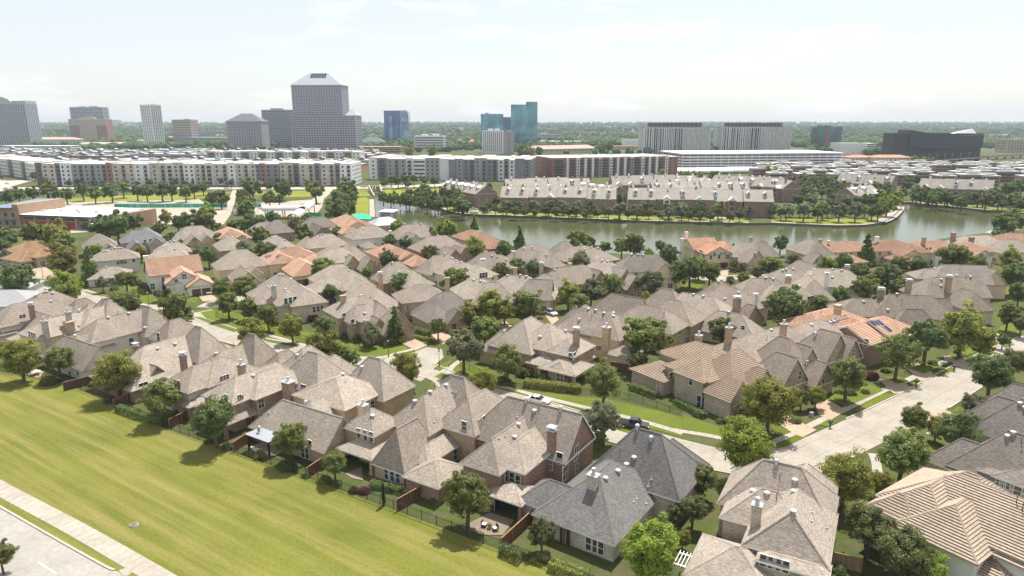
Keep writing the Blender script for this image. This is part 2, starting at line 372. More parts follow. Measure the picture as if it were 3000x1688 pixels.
def make_house(h):
    x0,y0=h['c']
    root=thing(h['name'],h['label'],'house',(x0,y0,0),0,h.get('group'))
    mb,wb=MB(),MB(); info=[]
    tile=h['roof'].startswith('tile')
    vs=[dict(v,x=v['x']-x0,y=v['y']-y0) for v in h['vols']]
    pb=MB()
    for i,v in enumerate(vs): info.append(roof_volume(pb if v['o'] else mb,wb,v,i,tile))
    capm=h['roof']
    mats=[h['roof'],capm,'garage_brown_lip_shade' if tile else 'ridge_cap','trim_white' if h.get('white') else 'ridge_cap']  # tile lips: brown for the batten gap, with each course's shade painted in
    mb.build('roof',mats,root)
    if pb.f: pb.build('porch_roof',mats,root)
    wb.build('wall',h['wall'],root)
    # porch columns
    for v,q in zip(vs,info):
        if q['opn']:
            T=q['T']
            for sx in (-1,1):
                for sy in (-1,1):
                    P=T(sx*(q['wA'] if sx<0 else q['wB']),sy*q['w'],0); 
                    # only columns outside the solid volumes
                    if not inside(info,P.x,P.y,.3,skip_open=True):
                        m=MB(); m.obox(0,0,0,q['zt'],.55,.55,q['th']); m.obox(0,0,0,.5,.7,.7,q['th']); m.build('porch_column',h['wall'],root,(P.x,P.y,0))
    for (x,y,zb,zt,w,mat,cap) in h['ch']: chimney(root,x-x0,y-y0,zb,zt,w,mat,cap,h['ang'])
    for (x,y,z,t) in h['vents']:
        link({'w':'roof_vent','t':'turbine_vent','p':'vent_pipe','s':'vent_stub'}[t],vent_mesh(t),root,(x-x0,y-y0,z))
    for (x,y,z,a,w,hh,k) in h['wins']: add_window(root,x-x0,y-y0,z,a,w,hh,k)
    for q in h['sols']:
        P=[Vector((a-x0,b-y0,z)) for a,b,z in q]; c=sum(P,Vector())/4; n=(P[1]-P[0]).cross(P[3]-P[0]); n=n.normalized()*(1 if n.z>0 else -1)
        m=MB(); T=[p+n*.30 for p in P]; B=[p+n*.16 for p in P]
        if (T[1]-T[0]).cross(T[3]-T[0]).z<0: T,B=T[::-1],B[::-1]
        m.poly(T)
        for i in range(4): m.poly([B[i],B[(i+1)%4],T[(i+1)%4],T[i]],mi=1)
        for k in range(1,3):
            a,b_=T[0].lerp(T[1],k/3),T[3].lerp(T[2],k/3); d=(T[1]-T[0]).normalized()*.04; m.poly([a-d+n*.01,a+d+n*.01,b_+d+n*.01,b_-d+n*.01],mi=1)
        a,b_=T[0].lerp(T[3],.5),T[1].lerp(T[2],.5); d=(T[3]-T[0]).normalized()*.04; m.poly([a-d+n*.012,b_-d+n*.012,b_+d+n*.012,a+d+n*.012],mi=1)
        m.build('solar_panel',['solar','cap_metal'],root)
    if h['auto']: auto_windows(root,info,h)
    return root
def inside(info,x,y,m=0,skip=None,skip_open=False,z=1.0):
    for i,q in enumerate(info):
        if i==skip or (skip_open and q['opn']) or q['zt']<z: continue
        o=q['T'](0,0,0); c,s=math.cos(q['th']),math.sin(q['th'])
        dx,dy=x-o.x,y-o.y; lx=dx*c+dy*s; ly=-dx*s+dy*c
        if -q['wA']-m<lx<q['wB']+m and abs(ly)<q['w']+m: return True
    return False
CAM=Vector((0,0,55))
def auto_windows(root,info,h):
    rr=random.Random(h['name']+h['label']); n=0
    for i,q in enumerate(info):
        if q['opn']: continue
        T=q['T']
        sides=[((-q['wA'],-q['w']),(q['wB'],-q['w'])),((q['wB'],-q['w']),(q['wB'],q['w'])),((q['wB'],q['w']),(-q['wA'],q['w'])),((-q['wA'],q['w']),(-q['wA'],-q['w']))]
        for (a,b) in sides:
            A=T(a[0],a[1],0);B=T(b[0],b[1],0); d=B-A; L=d.length; d.normalize(); nrm=Vector((d.y,-d.x,0))
            wp=Vector((h['c'][0]+(A.x+B.x)/2,h['c'][1]+(A.y+B.y)/2,0))
            if nrm.dot(CAM.xy.to_3d()-wp)<.25*wp.length: continue
            k=max(1,int(L/3.4))
            for s in range(k):
                t=(s+.5)/k*L
                for zc in ((1.5,4.6) if q['zt']>5 else (1.5,)):
                    P=A+d*t
                    if zc+.9>q['zt'] or rr.random()<.15: continue
                    Q=P+nrm*.35
                    if inside(info,Q.x,Q.y,.4,i,z=zc-.3): continue
                    ang=math.atan2(d.y,d.x)
                    add_window(root,P.x+nrm.x*.03,P.y+nrm.y*.03,zc,ang,1.0 if rr.random()<.6 else 1.6,1.5,'w'); n+=1
                    if n>14: return
# ------------------------------------------------------------------ vegetation
def crown_mesh(shape,seed,nclump,nleaf,lsz,mat):
    """leaf-sized quads gathered in clumps through the crown volume; unit radius, centre at origin"""
    r=random.Random(seed); V=[];F=[]
    cl=[]
    for i in range(nclump):
        while True:
            p=Vector((r.uniform(-1,1),r.uniform(-1,1),r.uniform(-1,1)))
            if .25<p.length<1: break
        if shape=='round':
            rad=r.uniform(.11,.27); a=math.atan2(p.y,p.x)
            k=.60+.30*r.random()+.20*noise.noise(p*1.6+Vector((seed,0,0)))
            k*=1.0+.10*math.sin(2*a+seed)+.08*math.sin(5*a+seed*3)
            p=Vector((p.x,p.y,p.z*(.98 if p.z>0 else .86)))*k
            if p.z<0: p.x*=1+.25*p.z*p.z; p.y*=1+.25*p.z*p.z
        elif shape=='loose':
            p=Vector((p.x,p.y,p.z*1.05)); rad=r.uniform(.16,.30); p*=.62+.38*r.random()
            p*=1.0+.16*math.sin(2*math.atan2(p.y,p.x)+seed*2)
        elif shape=='cone':
            t=r.random()**1.3; a=r.uniform(0,2*PI); q=(1-t)*.80*(.55+.45*r.random())+.05
            p=Vector((q*math.cos(a),q*math.sin(a),-1.15+2.7*t)); rad=.10+.20*(1-t)
        elif shape=='column':
            t=r.random(); a=r.uniform(0,2*PI); q=.62*math.sin(PI*min(1,.12+t*.9))**.5*r.random()**.4
            p=Vector((q*math.cos(a),q*math.sin(a),-3.5+7.6*t)); rad=.40
        elif shape=='shrub':
            p=Vector((p.x*.75,p.y*.75,abs(p.z)*.75-.25)); rad=r.uniform(.25,.4)
        cl.append((p,rad))
    for p,rad in cl:
        for k in range(nleaf):
            d=Vector((r.gauss(0,1),r.gauss(0,1),r.gauss(0,1)+.25)).normalized()
            q=p+Vector((d.x,d.y,d.z*.75))*rad*(.55+.5*r.random())
            n=(d*.7+q.normalized()*.5+Vector((r.gauss(0,.45),r.gauss(0,.45),r.gauss(0,.45)+.3))).normalized()
            u=n.orthogonal().normalized(); w=n.cross(u); a=r.uniform(0,2*PI); u,w=u*math.cos(a)+w*math.sin(a),w*math.cos(a)-u*math.sin(a)
            s=lsz*r.uniform(.5,1.5); i=len(V)
            V+= [tuple(q-u*s),tuple(q+w*s*.62+n*s*.12),tuple(q+u*s),tuple(q-w*s*.62+n*s*.12)]; F.append((i,i+1,i+2,i+3))
    me=bpy.data.meshes.new('crown'); me.from_pydata(V,[],F); me.materials.append(MATS[mat]); me.update(); return me
def trunk_mesh(seed,h,kind):
    """unit: crown radius 1, base z=0, crown centre at z=h"""
    r=random.Random(seed); m=MB()
    if kind in 'k': m.tube((0,0,0),(0,0,h),.16,.1,6)
    elif kind=='c':
        m.tube((0,0,0),(0,0,h+1.2),.09,.02,6)
    else:
        fk=h*.55
        bend=Vector((r.uniform(-.06,.06),r.uniform(-.06,.06),fk))
        m.tube((0,0,-.02),(0,0,.06),.12,.085,8,cap=False); m.tube((0,0,.06),bend,.085,.065,8,cap=False)
        for i in range(5):
            a=2*PI*i/5+r.uniform(-.4,.4); k=r.uniform(.35,.62)
            mid=bend+Vector((math.cos(a)*k*.5,math.sin(a)*k*.5,(h-fk)*.7))
            e=bend+Vector((math.cos(a)*k,math.sin(a)*k,(h-fk)*1.0+r.uniform(.15,.45)))
            m.tube(bend,mid,.05,.034,5,cap=False); m.tube(mid,e,.034,.01,5,cap=False)
    return m.data('trunk',['bark'])
SH={'o':'round','d':'round','b':'loose','g':'loose','p':'round','m':'round','c':'cone','k':'column','s':'shrub','r':'shrub','t':'shrub'}
LEAFM={'s':'leaf_d','t':'leaf_g'}
CR={};TK={}
def crown_of(kind,lod,var):
    key=(kind,lod,var)
    if key not in CR:
        nc,nl,ls={0:(165,130,.038),1:(95,78,.062),2:(48,36,.13)}[lod]
        sh_=SH[kind]
        if sh_=='column': nc,nl,ls=nc*.7,nl,ls*1.5
        if sh_=='shrub': nc,nl,ls=nc*.35,nl*.7,ls*1.45
        if sh_=='loose': nc=nc*1.0
        CR[key]=crown_mesh(sh_,var*13+ord(kind)*7+lod,int(nc),int(nl),ls,LEAFM.get(kind,'leaf_'+kind))
    return CR[key]
def make_tree(t,i):
    x,y,Rr,kind,hc,lod=t['x'],t['y'],t['r'],t['k'],t['h'],t['lod']
    rr=random.Random(i*17+3)
    nm={'c':'cypress_tree','k':'columnar_cypress','s':'shrub','r':'flowering_shrub','t':'shrub','m':'magnolia_tree','b':'leafy_tree','g':'elm_tree'}.get(kind,'oak_tree')
    var=rr.randrange(4 if lod<2 else 3)
    if kind in 'srt':
        o=thing(nm,t['label'],'shrub',(x,y,0),rr.uniform(0,6.28),t.get('group'),crown_of(kind,lod,var%3),(Rr,Rr,Rr*1.05))
        o.location.z=Rr*.25; return o
    root=thing(nm,t['label'],'tree',(x,y,0),rr.uniform(0,6.28),t.get('group'))
    hu=round(hc/Rr,1)
    tk=(kind if kind in 'kc' else 'o',hu,var%2)
    if tk not in TK: TK[tk]=trunk_mesh(var+hu*10,hu,tk[0])
    link('trunk',TK[tk],root,sc=(Rr,Rr,Rr))
    link('crown',crown_of(kind,lod,var),root,(0,0,hu*Rr),0,(Rr*rr.uniform(.94,1.06),Rr*rr.uniform(.94,1.06),Rr*t.get('zs',1)*rr.uniform(.95,1.08)))
    return root
def make_hedge(h):
    """clipped hedge: leaf quads over a long box"""
    (x0,y0),(x1,y1)=h['p']; w,ht=h['w'],h['h']; L=math.hypot(x1-x0,y1-y0); a=math.atan2(y1-y0,x1-x0); r=random.Random(int(L*100))
    V=[];F=[]
    n=int(L*(w+2*ht)*70)
    for k in range(n):
        s=r.uniform(0,L); q=r.uniform(0,w+2*ht)
        if q<ht: p=Vector((s,-w/2,q)); nn=Vector((0,-1,0))
        elif q<ht+w: p=Vector((s,q-ht-w/2,ht)); nn=Vector((0,0,1))
        else: p=Vector((s,w/2,q-ht-w)); nn=Vector((0,1,0))
        if r.random()<.08: p.x=r.choice((0,L)); p.y=r.uniform(-w/2,w/2); p.z=r.uniform(0,ht); nn=Vector((-1 if p.x==0 else 1,0,0))
        p+=Vector((r.gauss(0,.05),r.gauss(0,.07),r.gauss(0,.07)+.10*noise.noise(Vector((p.x*.9,p.y,7)))))
        nn=(nn+Vector((r.gauss(0,.5),r.gauss(0,.5),r.gauss(0,.5)))).normalized()
        u=nn.orthogonal().normalized(); v=nn.cross(u); b=r.uniform(0,6.28); u,v=u*math.cos(b)+v*math.sin(b),v*math.cos(b)-u*math.sin(b); sz=r.uniform(.08,.16); i=len(V)
        V+=[tuple(p-u*sz),tuple(p+v*sz*.7),tuple(p+u*sz),tuple(p-v*sz*.7)]; F.append((i,i+1,i+2,i+3))
    me=bpy.data.meshes.new('hedge'); me.from_pydata(V,[],F); me.materials.append(MATS[h['m']]); me.update()
    return thing('hedge',h['label'],'hedge',(x0,y0,0),a,h.get('group'),me)
# ------------------------------------------------------------------ larger buildings
def facade_mats():
    plain('granite_pink',(.30,.295,.35),.6,.3,.06,.2); plain('granite_rose',(.35,.32,.355),.6,.3,.05,.2); plain('granite_grey',(.38,.40,.44),.6,.3,.06,.1); plain('precast_white',(.74,.73,.72),.7,.2,.04,.2)
    plain('precast_tan',(.44,.36,.27),.7,.2,.06,.2); plain('brick_rose',(.40,.20,.15),.8,.2,.1,.2); plain('precast_cream',(.55,.45,.33),.7,.2,.06,.2)
    plain('roof_slate',(.12,.135,.165),.7,.2,.08,.2); plain('roof_pale',(.42,.44,.46),.6,.3,.05,.2); plain('roof_white',(.80,.80,.80),.7,.2,.05,.1)
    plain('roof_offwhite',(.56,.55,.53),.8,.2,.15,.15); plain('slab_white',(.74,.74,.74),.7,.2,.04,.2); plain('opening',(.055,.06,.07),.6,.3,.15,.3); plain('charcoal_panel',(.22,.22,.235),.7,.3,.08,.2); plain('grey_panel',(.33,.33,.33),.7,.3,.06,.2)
    plain('white_panel',(.70,.71,.72),.7,.3,.04,.2); plain('stone_panel',(.52,.48,.43),.8,.2,.22,.45); plain('red_panel',(.34,.165,.135),.7,.3,.1,.2); plain('blue_panel',(.16,.22,.30),.7,.3,.1,.2)
    plain('black_panel',(.030,.031,.036),.55,.3,.12,.08); plain('bronze',(.14,.12,.11),.6,.3,.08,.2); plain('maroon_panel',(.25,.07,.07),.6,.3,.08,.2)
    plain('orange_wall',(.55,.26,.12),.8,.2,.08,.2); plain('tan_brick',(.38,.26,.175),.8,.2,.1,.3); plain('roof_terracotta',(.48,.23,.14),.8,.2,.12,.3); plain('roof_pinkish',(.46,.33,.27),.8,.2,.12,.3)
    plain('blue_trim',(.06,.09,.22),.6,.3,.05,.3); plain('green_screen',(.04,.42,.27),.8,.1,.12,.3); plain('red_door',(.40,.05,.05),.6,.3,.1,.3); plain('orange_safety',(.8,.22,.03),.6,.3)
    def curtain(nm,c,m,mw=1.6,mh=3.9,rough=.06):
        mt,nt,b=nmat(nm,rough,.8)
        t=N(nt,'ShaderNodeTexBrick'); t.offset=0; nt.links.new(vec(nt,'UV'),t.inputs['Vector']); t.inputs['Scale'].default_value=1; t.inputs['Brick Width'].default_value=mw; t.inputs['Row Height'].default_value=mh; t.inputs['Mortar Size'].default_value=.16
        t.inputs['Color1'].default_value=(*c,1); t.inputs['Color2'].default_value=(*(x*.75 for x in c),1); t.inputs['Mortar'].default_value=(*m,1)
        f=noise_fac(nt,vec(nt,'Object',(.05,.05,.03)),1.0,3,.55); nt.links.new(mixc(nt,1.0,t.outputs['Color'],mixc(nt,maprange(nt,f,.36,.62),(.42,.45,.5),(1.25,1.25,1.25)),'MULTIPLY'),b.inputs['Base Color']); b.inputs['Metallic'].default_value=.55  # broad noise paints uneven reflections into the glass colour
    curtain('glass_teal',(.085,.27,.33),(.13,.33,.38)); curtain('glass_teal_dark',(.03,.14,.20),(.06,.20,.26)); curtain('glass_blue',(.055,.15,.30),(.14,.24,.38)); curtain('glass_sky',(.30,.48,.62),(.34,.50,.62)); curtain('glass_dark',(.03,.04,.05),(.10,.11,.12)); curtain('glass_green',(.05,.13,.15),(.14,.2,.21),3,3.6)
facade_mats()
def win_quad(w,h,mat='pane_far'):
    k=('q',round(w,1),round(h,1),mat)
    if k not in WIN:
        m=MB(); m.box(-k[1]/2,-.05,-k[2]/2,k[1]/2,.12,k[2]/2); WIN[k]=m.data('window',[mat])
    return WIN[k]
def windows(parent,spots,mat='pane_far',name='window'):
    """spots (x,y,z,ang,w,h): the 100 largest as parts of their own, the rest as one part"""
    for (x,y,z,a,w,h) in spots[:100]: link(name,win_quad(w,h,mat),parent,(x,y,z),a)
    if len(spots)>100:
        m=MB()
        for (x,y,z,a,w,h) in spots[100:]:
            c,s=math.cos(a),math.sin(a); m.box(-w/2,-.05,-h/2,w/2,.12,h/2,T=lambda p:(x+p[0]*c-p[1]*s,y+p[0]*s+p[1]*c,z+p[2]),skip='k')
        o=m.build('further_windows',mat,parent); o['kind']='stuff'
def grid_spots(W,D,z0,z1,fh,bay,ww,wh,sides='frl',inset=1.5):
    out=[]
    rows=max(1,int((z1-z0)/fh))
    for k in range(rows):
        z=z1-(k+.5)*fh
        for sd in sides:
            L=W if sd in 'fk' else D
            n=max(1,int((L-2*inset)/bay)); st=(L-2*inset)/n
            for i in range(n):
                t=-L/2+inset+(i+.5)*st
                if sd=='f': out.append((t,-.04,z,0,ww,wh))
                elif sd=='r': out.append((W/2+.04,D/2+t,z,PI/2,ww,wh))
                elif sd=='l': out.append((-W/2-.04,D/2-t,z,-PI/2,ww,wh))
    return out
def roof_hip(m,W,D,z,rise,oh=1.0,rl=None,mi=0):
    x0,x1,y0,y1=-W/2-oh,W/2+oh,-oh,D+oh; rl=rl if rl is not None else max(.5,W-D); yc=D/2
    a,b=(-rl/2,yc,z+rise),(rl/2,yc,z+rise)
    P=[(x0,y0,z),(x1,y0,z),(x1,y1,z),(x0,y1,z)]
    m.poly([P[0],P[1],b,a],mi=mi);m.poly([P[1],P[2],b],mi=mi);m.poly([P[2],P[3],a,b],mi=mi);m.poly([P[3],P[0],a],mi=mi)
    m.poly([(p[0],p[1],z-.02) for p in P[::-1]],mi=mi)
    for i in range(4):
        a_,b_=P[i],P[(i+1)%4]; m.poly([(a_[0],a_[1],z-.8),(b_[0],b_[1],z-.8),b_,a_],mi=mi)
def rooftop(root,W,D,h,mat,n=2,seed=0):
    r=random.Random(seed); m=MB()
    for i in range(n):
        w,d=W*r.uniform(.12,.28),D*r.uniform(.2,.4); x,y=r.uniform(-W*.3,W*.3),D*r.uniform(.3,.7); m.box(x-w/2,y-d/2,h+.01*i,x+w/2,y+d/2,h+r.uniform(2,4.5))
    m.build('plant_room',mat,root)
def make_block(b):
    W,D,h=b['W'],b['D'],b['h']; k=b['style']
    root=thing(b['name'],b['label'],b.get('cat','building'),(b['x'],b['y'],0),b['rot'],b.get('group'))
    m=MB(); wall=b['mat']
    z0=b.get('z0',0)
    if k in('punch','ribbon','glass'):
        m.box(-W/2,0,0,W/2,D,h-.9,skip='b'); m.build('wall',wall,root)
        p=MB(); t=.35
        for q in ((-W/2,0,W/2,t),(-W/2,D-t,W/2,D),(-W/2,t,-W/2+t,D-t),(W/2-t,t,W/2,D-t)): p.box(q[0],q[1],h-.9,q[2],q[3],h)
        p.build('parapet',b.get('pmat',wall),root)
        rf=MB(); rf.poly([(-W/2+t,t,h-.88),(W/2-t,t,h-.88),(W/2-t,D-t,h-.88),(-W/2+t,D-t,h-.88)]); rf.build('flat_roof','roof_pale',root)
        if k=='punch': windows(root,grid_spots(W,D,z0+1,h-b.get('top',1.5),b['fh'],b['bay'],b['ww'],b['wh'],b.get('sides','fr' if b['x']<0 else 'fl')),b.get('wmat','pane_far'))
        if k=='ribbon':
            sp=[]
            n=int((h-2)/b['fh'])
            for i in range(n):
                z=h-1.6-(i+.5)*b['fh']
                sp.append((0,-.04,z,0,W-2,b['wh'])); 
                sp.append((W/2+.04,D/2,z,PI/2,D-2,b['wh'])); sp.append((-W/2-.04,D/2,z,-PI/2,D-2,b['wh']))
            windows(root,sp,b.get('wmat','pane_far'),'window_band')
    if k=='garage':
        n=b['floors']; fh=h/n; open_=MB(); open_.box(-W/2+.6,.6,.3,W/2-.6,D-.6,h-.5,skip='b'); open_.build('interior','opening',root)
        s=MB()
        for i in range(n+1):
            z=i*fh; s.box(-W/2,0,max(0,z-.6),W/2,D,min(z+fh*.32,h) if i<n else h)
        nb=int(W/9)
        s.build('deck',wall,root)
        c=MB()
        for i in range(nb+1):
            x=-W/2+.4+i*(W-.8)/nb; c.box(x-.25,.1,0,x+.25,.55,h-.3)
        for i in range(int(D/9)+1):
            y=.6+i*(D-1.2)/max(1,int(D/9))
            for sx in(-1,1): c.box(sx*(W/2-.35)-.2,y-.25,0,sx*(W/2-.35)+.2,y+.25,h-.3)
        c.build('column',wall,root)
    if k=='fins':
        m.box(-W/2+.8,.8,0,W/2-.8,D-.8,h*.80,skip='b'); m.build('glass_wall','glass_dark',root)
        # vertical fins, unevenly spaced like bar codes
        r=random.Random(5); f=MB()
        for sd in 'frl':
            L=W if sd=='f' else D; t=-L/2; dense=0
            while t<L/2:
                u=(t+L/2)/L; wd=r.choice((1.0,1.3)) if u>.35 else r.choice((.9,1.6,2.0)); gap=r.uniform(.7,1.2) if u>.55 else r.uniform(1.2,3.2)
                if sd=='f': f.box(t,-.1,0,min(t+wd,L/2),.75,h*.815)
                else:
                    x=(W/2-.75,W/2+.1) if sd=='r' else (-W/2-.1,-W/2+.75); f.box(x[0],max(D/2+t,1),0,x[1],min(D/2+t+wd,D-1),h*.812)
                t+=wd+gap
        f.build('fin','precast_white',root)
        t=MB(); t.box(-W/2,0,h*.815,W/2,D,h*.84); t.build('cornice','granite_grey',root)
        g=MB(); g.box(-W/2+W*.12,D*.2,h*.84,W/2-W*.12,D*.8,h*.965); g.build('penthouse','bronze',root)
        p=MB()
        nb=int(W/7)
        for i in range(nb+1):
            for y in (.6,D-.6): p.tube((-W/2+1+i*(W-2)/nb,y,h*.84),(-W/2+1+i*(W-2)/nb,y,h*.985),.22,.22,5)
        p.build('canopy_post','slab_white',root)
        c=MB(); c.box(-W/2-2.5,-3,h*.985,W/2+2.5,D+2.5,h); c.build('roof_canopy','slab_white',root)
    if b.get('hip'):
        p=MB(); roof_hip(p,W,D,h,b['hip'],1.2,b.get('rl')); p.build('roof',b.get('rmat','roof_pale'),root)
    elif k in('punch','ribbon','glass') and b.get('roofbox',1): rooftop(root,W,D,h-.9,b.get('pmat',wall),b.get('roofbox',2),int(W*7))
    return root
APT={}
def make_apartment(b):
    """long apartment block: sections of differing cladding, windows and balconies"""
    W,D,h=b['W'],b['D'],b['h']; root=thing(b['name'],b['label'],'apartment block',(b['x'],b['y'],0),b['rot'],b.get('group'))
    n=b['floors']; fh=(h-1.2)/n; x=-W/2; sp=[]; bal=[]; k=0
    tot=sum(s[0] for s in b['sec'])
    for (wf,mat,typ) in b['sec']:
        w=wf/tot*W; pj=(0,.9,.35,1.5)[k%4]; k+=1
        m=MB(); hh=h+(.9 if typ in 'B' else (0,1.3,.3,0,.7)[k%5])
        m.box(x,-pj,0,x+w,D,hh,skip='b'); m.build('wall_section',mat,root)
        t=MB(); t.box(x+.01,-pj-.25,hh,x+w-.01,D,hh+.35); t.build('roof_slab',b.get('rmat','roof_offwhite'),root)
        for f in range(n):
            z=.6+fh*(f+.5)
            if typ=='B': # balcony stack
                bal.append((x+w/2,-pj,z-fh*.42,w*.78)); sp.append((x+w/2,-pj-.04,z,0,w*.6,fh*.66))
            elif typ=='W':
                q=max(1,int(w/4.2))
                for i in range(q):
                    xx=x+w*(i+.5)/q; sp.append((xx,-pj-.04,z,0,1.7,fh*.52))
            elif typ=='M':
                q=max(2,int(w/5))
                for i in range(q):
                    xx=x+w*(i+.5)/q
                    if i%2: bal.append((xx,-pj,z-fh*.42,3.4)); sp.append((xx,-pj-.04,z,0,2.6,fh*.66))
                    else: sp.append((xx,-pj-.04,z,0,1.6,fh*.5))
            elif typ=='G': sp.append((x+w/2,-pj-.04,z,0,w*.82,fh*.42))
        x+=w
    for sd in b.get('ends','rl'):
        sx=1 if sd=='r' else -1
        for f in range(n):
            for i in range(int(D/5)): sp.append((sx*(W/2+.04),2+(i+.5)*5,.6+fh*(f+.5),sx*PI/2,1.6,fh*.5))
    sp.sort(key=lambda s:-s[4]*s[5])
    windows(root,sp)
    for (xx,y,z,w) in bal[:100]:
        kk=round(w,1)
        if kk not in APT:
            m=MB(); m.box(-kk/2,-1.3,-.12,kk/2,0,.05)
            for i in range(int(kk/.5)+1): q=-kk/2+i*kk/max(1,int(kk/.5)); m.box(q-.025,-1.28,.05,q+.025,-1.22,1.0)
            m.box(-kk/2,-1.3,1.0,kk/2,-1.2,1.07); APT[kk]=m.data('balcony',['charcoal_panel'])
        link('balcony',APT[kk],root,(xx,y,z))
    r=random.Random(int(W)); m=MB()
    for i in range(int(W/7)):
        q=r.uniform(-W/2+3,W/2-3); yy=r.uniform(3,D-3); w=r.uniform(.8,2.4); m.box(q-w/2,yy-w/2,h+.3,q+w/2,yy+w/2,h+1.1+r.random())
    m.build('rooftop_units','vent_grey',root)
    return root
def make_townrow(t):
    """brick townhouse terrace with pale gabled roof, dormers, chimneys"""
    L,D,zr,ze=t['L'],t['D'],t['zr'],t['ze']; root=thing(t['name'],t['label'],'townhouses',(t['x'],t['y'],0),t['rot'],t.get('group'))
    wb,mb=MB(),MB()
    n=max(2,int(L/8.5)); r=random.Random(int(L*10)); p=(zr-ze)/(D/2)
    k=max(1,round(L/17)); u=L/k
    for i in range(k):
        dy=(i%2)*1.1-.5; dz=(i%3)*.35
        roof_volume(mb,wb,dict(x=-L/2+(i+.5)*u,y=dy,th=0,L=u-.7,zr=zr+dz,ze=ze+dz,p=p,e='gg',o=0,k=1),0,False)
        for s in (-1,1): mb.poly([(-L/2+(i+.5)*u-.14,dy+s*(D/2+.3),ze+dz+.02),(-L/2+(i+.5)*u+.14,dy+s*(D/2+.3),ze+dz+.02),(-L/2+(i+.5)*u+.14,dy,zr+dz+.14),(-L/2+(i+.5)*u-.14,dy,zr+dz+.14)],mi=1)
    mb.build('roof',['shingle_town','shingle_town','slab_white','slab_white'],root); wb.build('wall','brick_town',root)
    for i in range(n):
        x=-L/2+(i+.5)*L/n
        ch=MB(); ch.obox(0,0,zr-2.8,zr+1.5,1.1,1.1); ch.build('chimney','roof_white' if r.random()<.7 else 'brick_town',root,(x+r.uniform(-2,2),r.choice((-1.6,-.8,1.2)),0))
        if r.random()<.6: # dormer
            d=MB(); y=-D*.27; z=zr-p*abs(y)+.5
            d.box(-.95,y-1.0,z-1.2,.95,y+2,z+1.3); d.poly([(-1.25,y-1.2,z+1.25),(0,y-1.2,z+2.2),(0,y+3.4,z+2.2),(-1.25,y+3.4,z+1.25)]); d.poly([(0,y-1.2,z+2.2),(1.25,y-1.2,z+1.25),(1.25,y+3.4,z+1.25),(0,y+3.4,z+2.2)]); d.poly([(-1.25,y-1.02,z+1.25),(1.25,y-1.02,z+1.25),(0,y-1.02,z+2.2)])
            o=d.build('dormer','trim_white',root,(x,0,0)); link('window',win_quad(1.0,1.3),o,(0,y-1.05,z+.35))
        else: # street gable bay
            g=MB(); y=-D/2-1.9; g.box(-2.0,y,0,2.0,y+2.4,ze+.35); g.build('bay_wall','brick_town' if r.random()<.5 else 'white_panel',root,(x,0,0))
            q=MB(); q.poly([(-2.4,y-.3,ze+.3),(0,y-.3,ze+2.3),(0,y+6,ze+2.3),(-2.4,y+6,ze+.3)]); q.poly([(0,y-.3,ze+2.3),(2.4,y-.3,ze+.3),(2.4,y+6,ze+.3),(0,y+6,ze+2.3)]); q.poly([(-2.2,y-.05,ze+.36),(2.2,y-.05,ze+.36),(0,y-.05,ze+2.2)]); q.build('bay_gable','trim_white',root,(x,0,0))
            for f in range(3): link('bay_window',win_quad(2.2,1.7,'pane_far'),root,(x,y-.05,1.7+f*ze/3))
    sp=[]
    for f in range(3):
        z=1.7+f*(ze/3)
        for i in range(int(L/2.9)):
            sp.append((-L/2+1.6+i*2.9,-D/2-.42 ,z,0,1.2,1.6))
        for s in (-1,1):
            for i in range(int(D/3.4)): sp.append((s*(L/2+.05),-D/2+1.8+i*3.4,z,s*PI/2,1.2,1.6))
    for (x,y,z,a,w,h) in sp[:100]:
        f,g=win_mesh(w,h,'w'); o=link('window',f,root,(x,y+.38 if a==0 else y,z),a); link('window_pane',g,o)
    return root
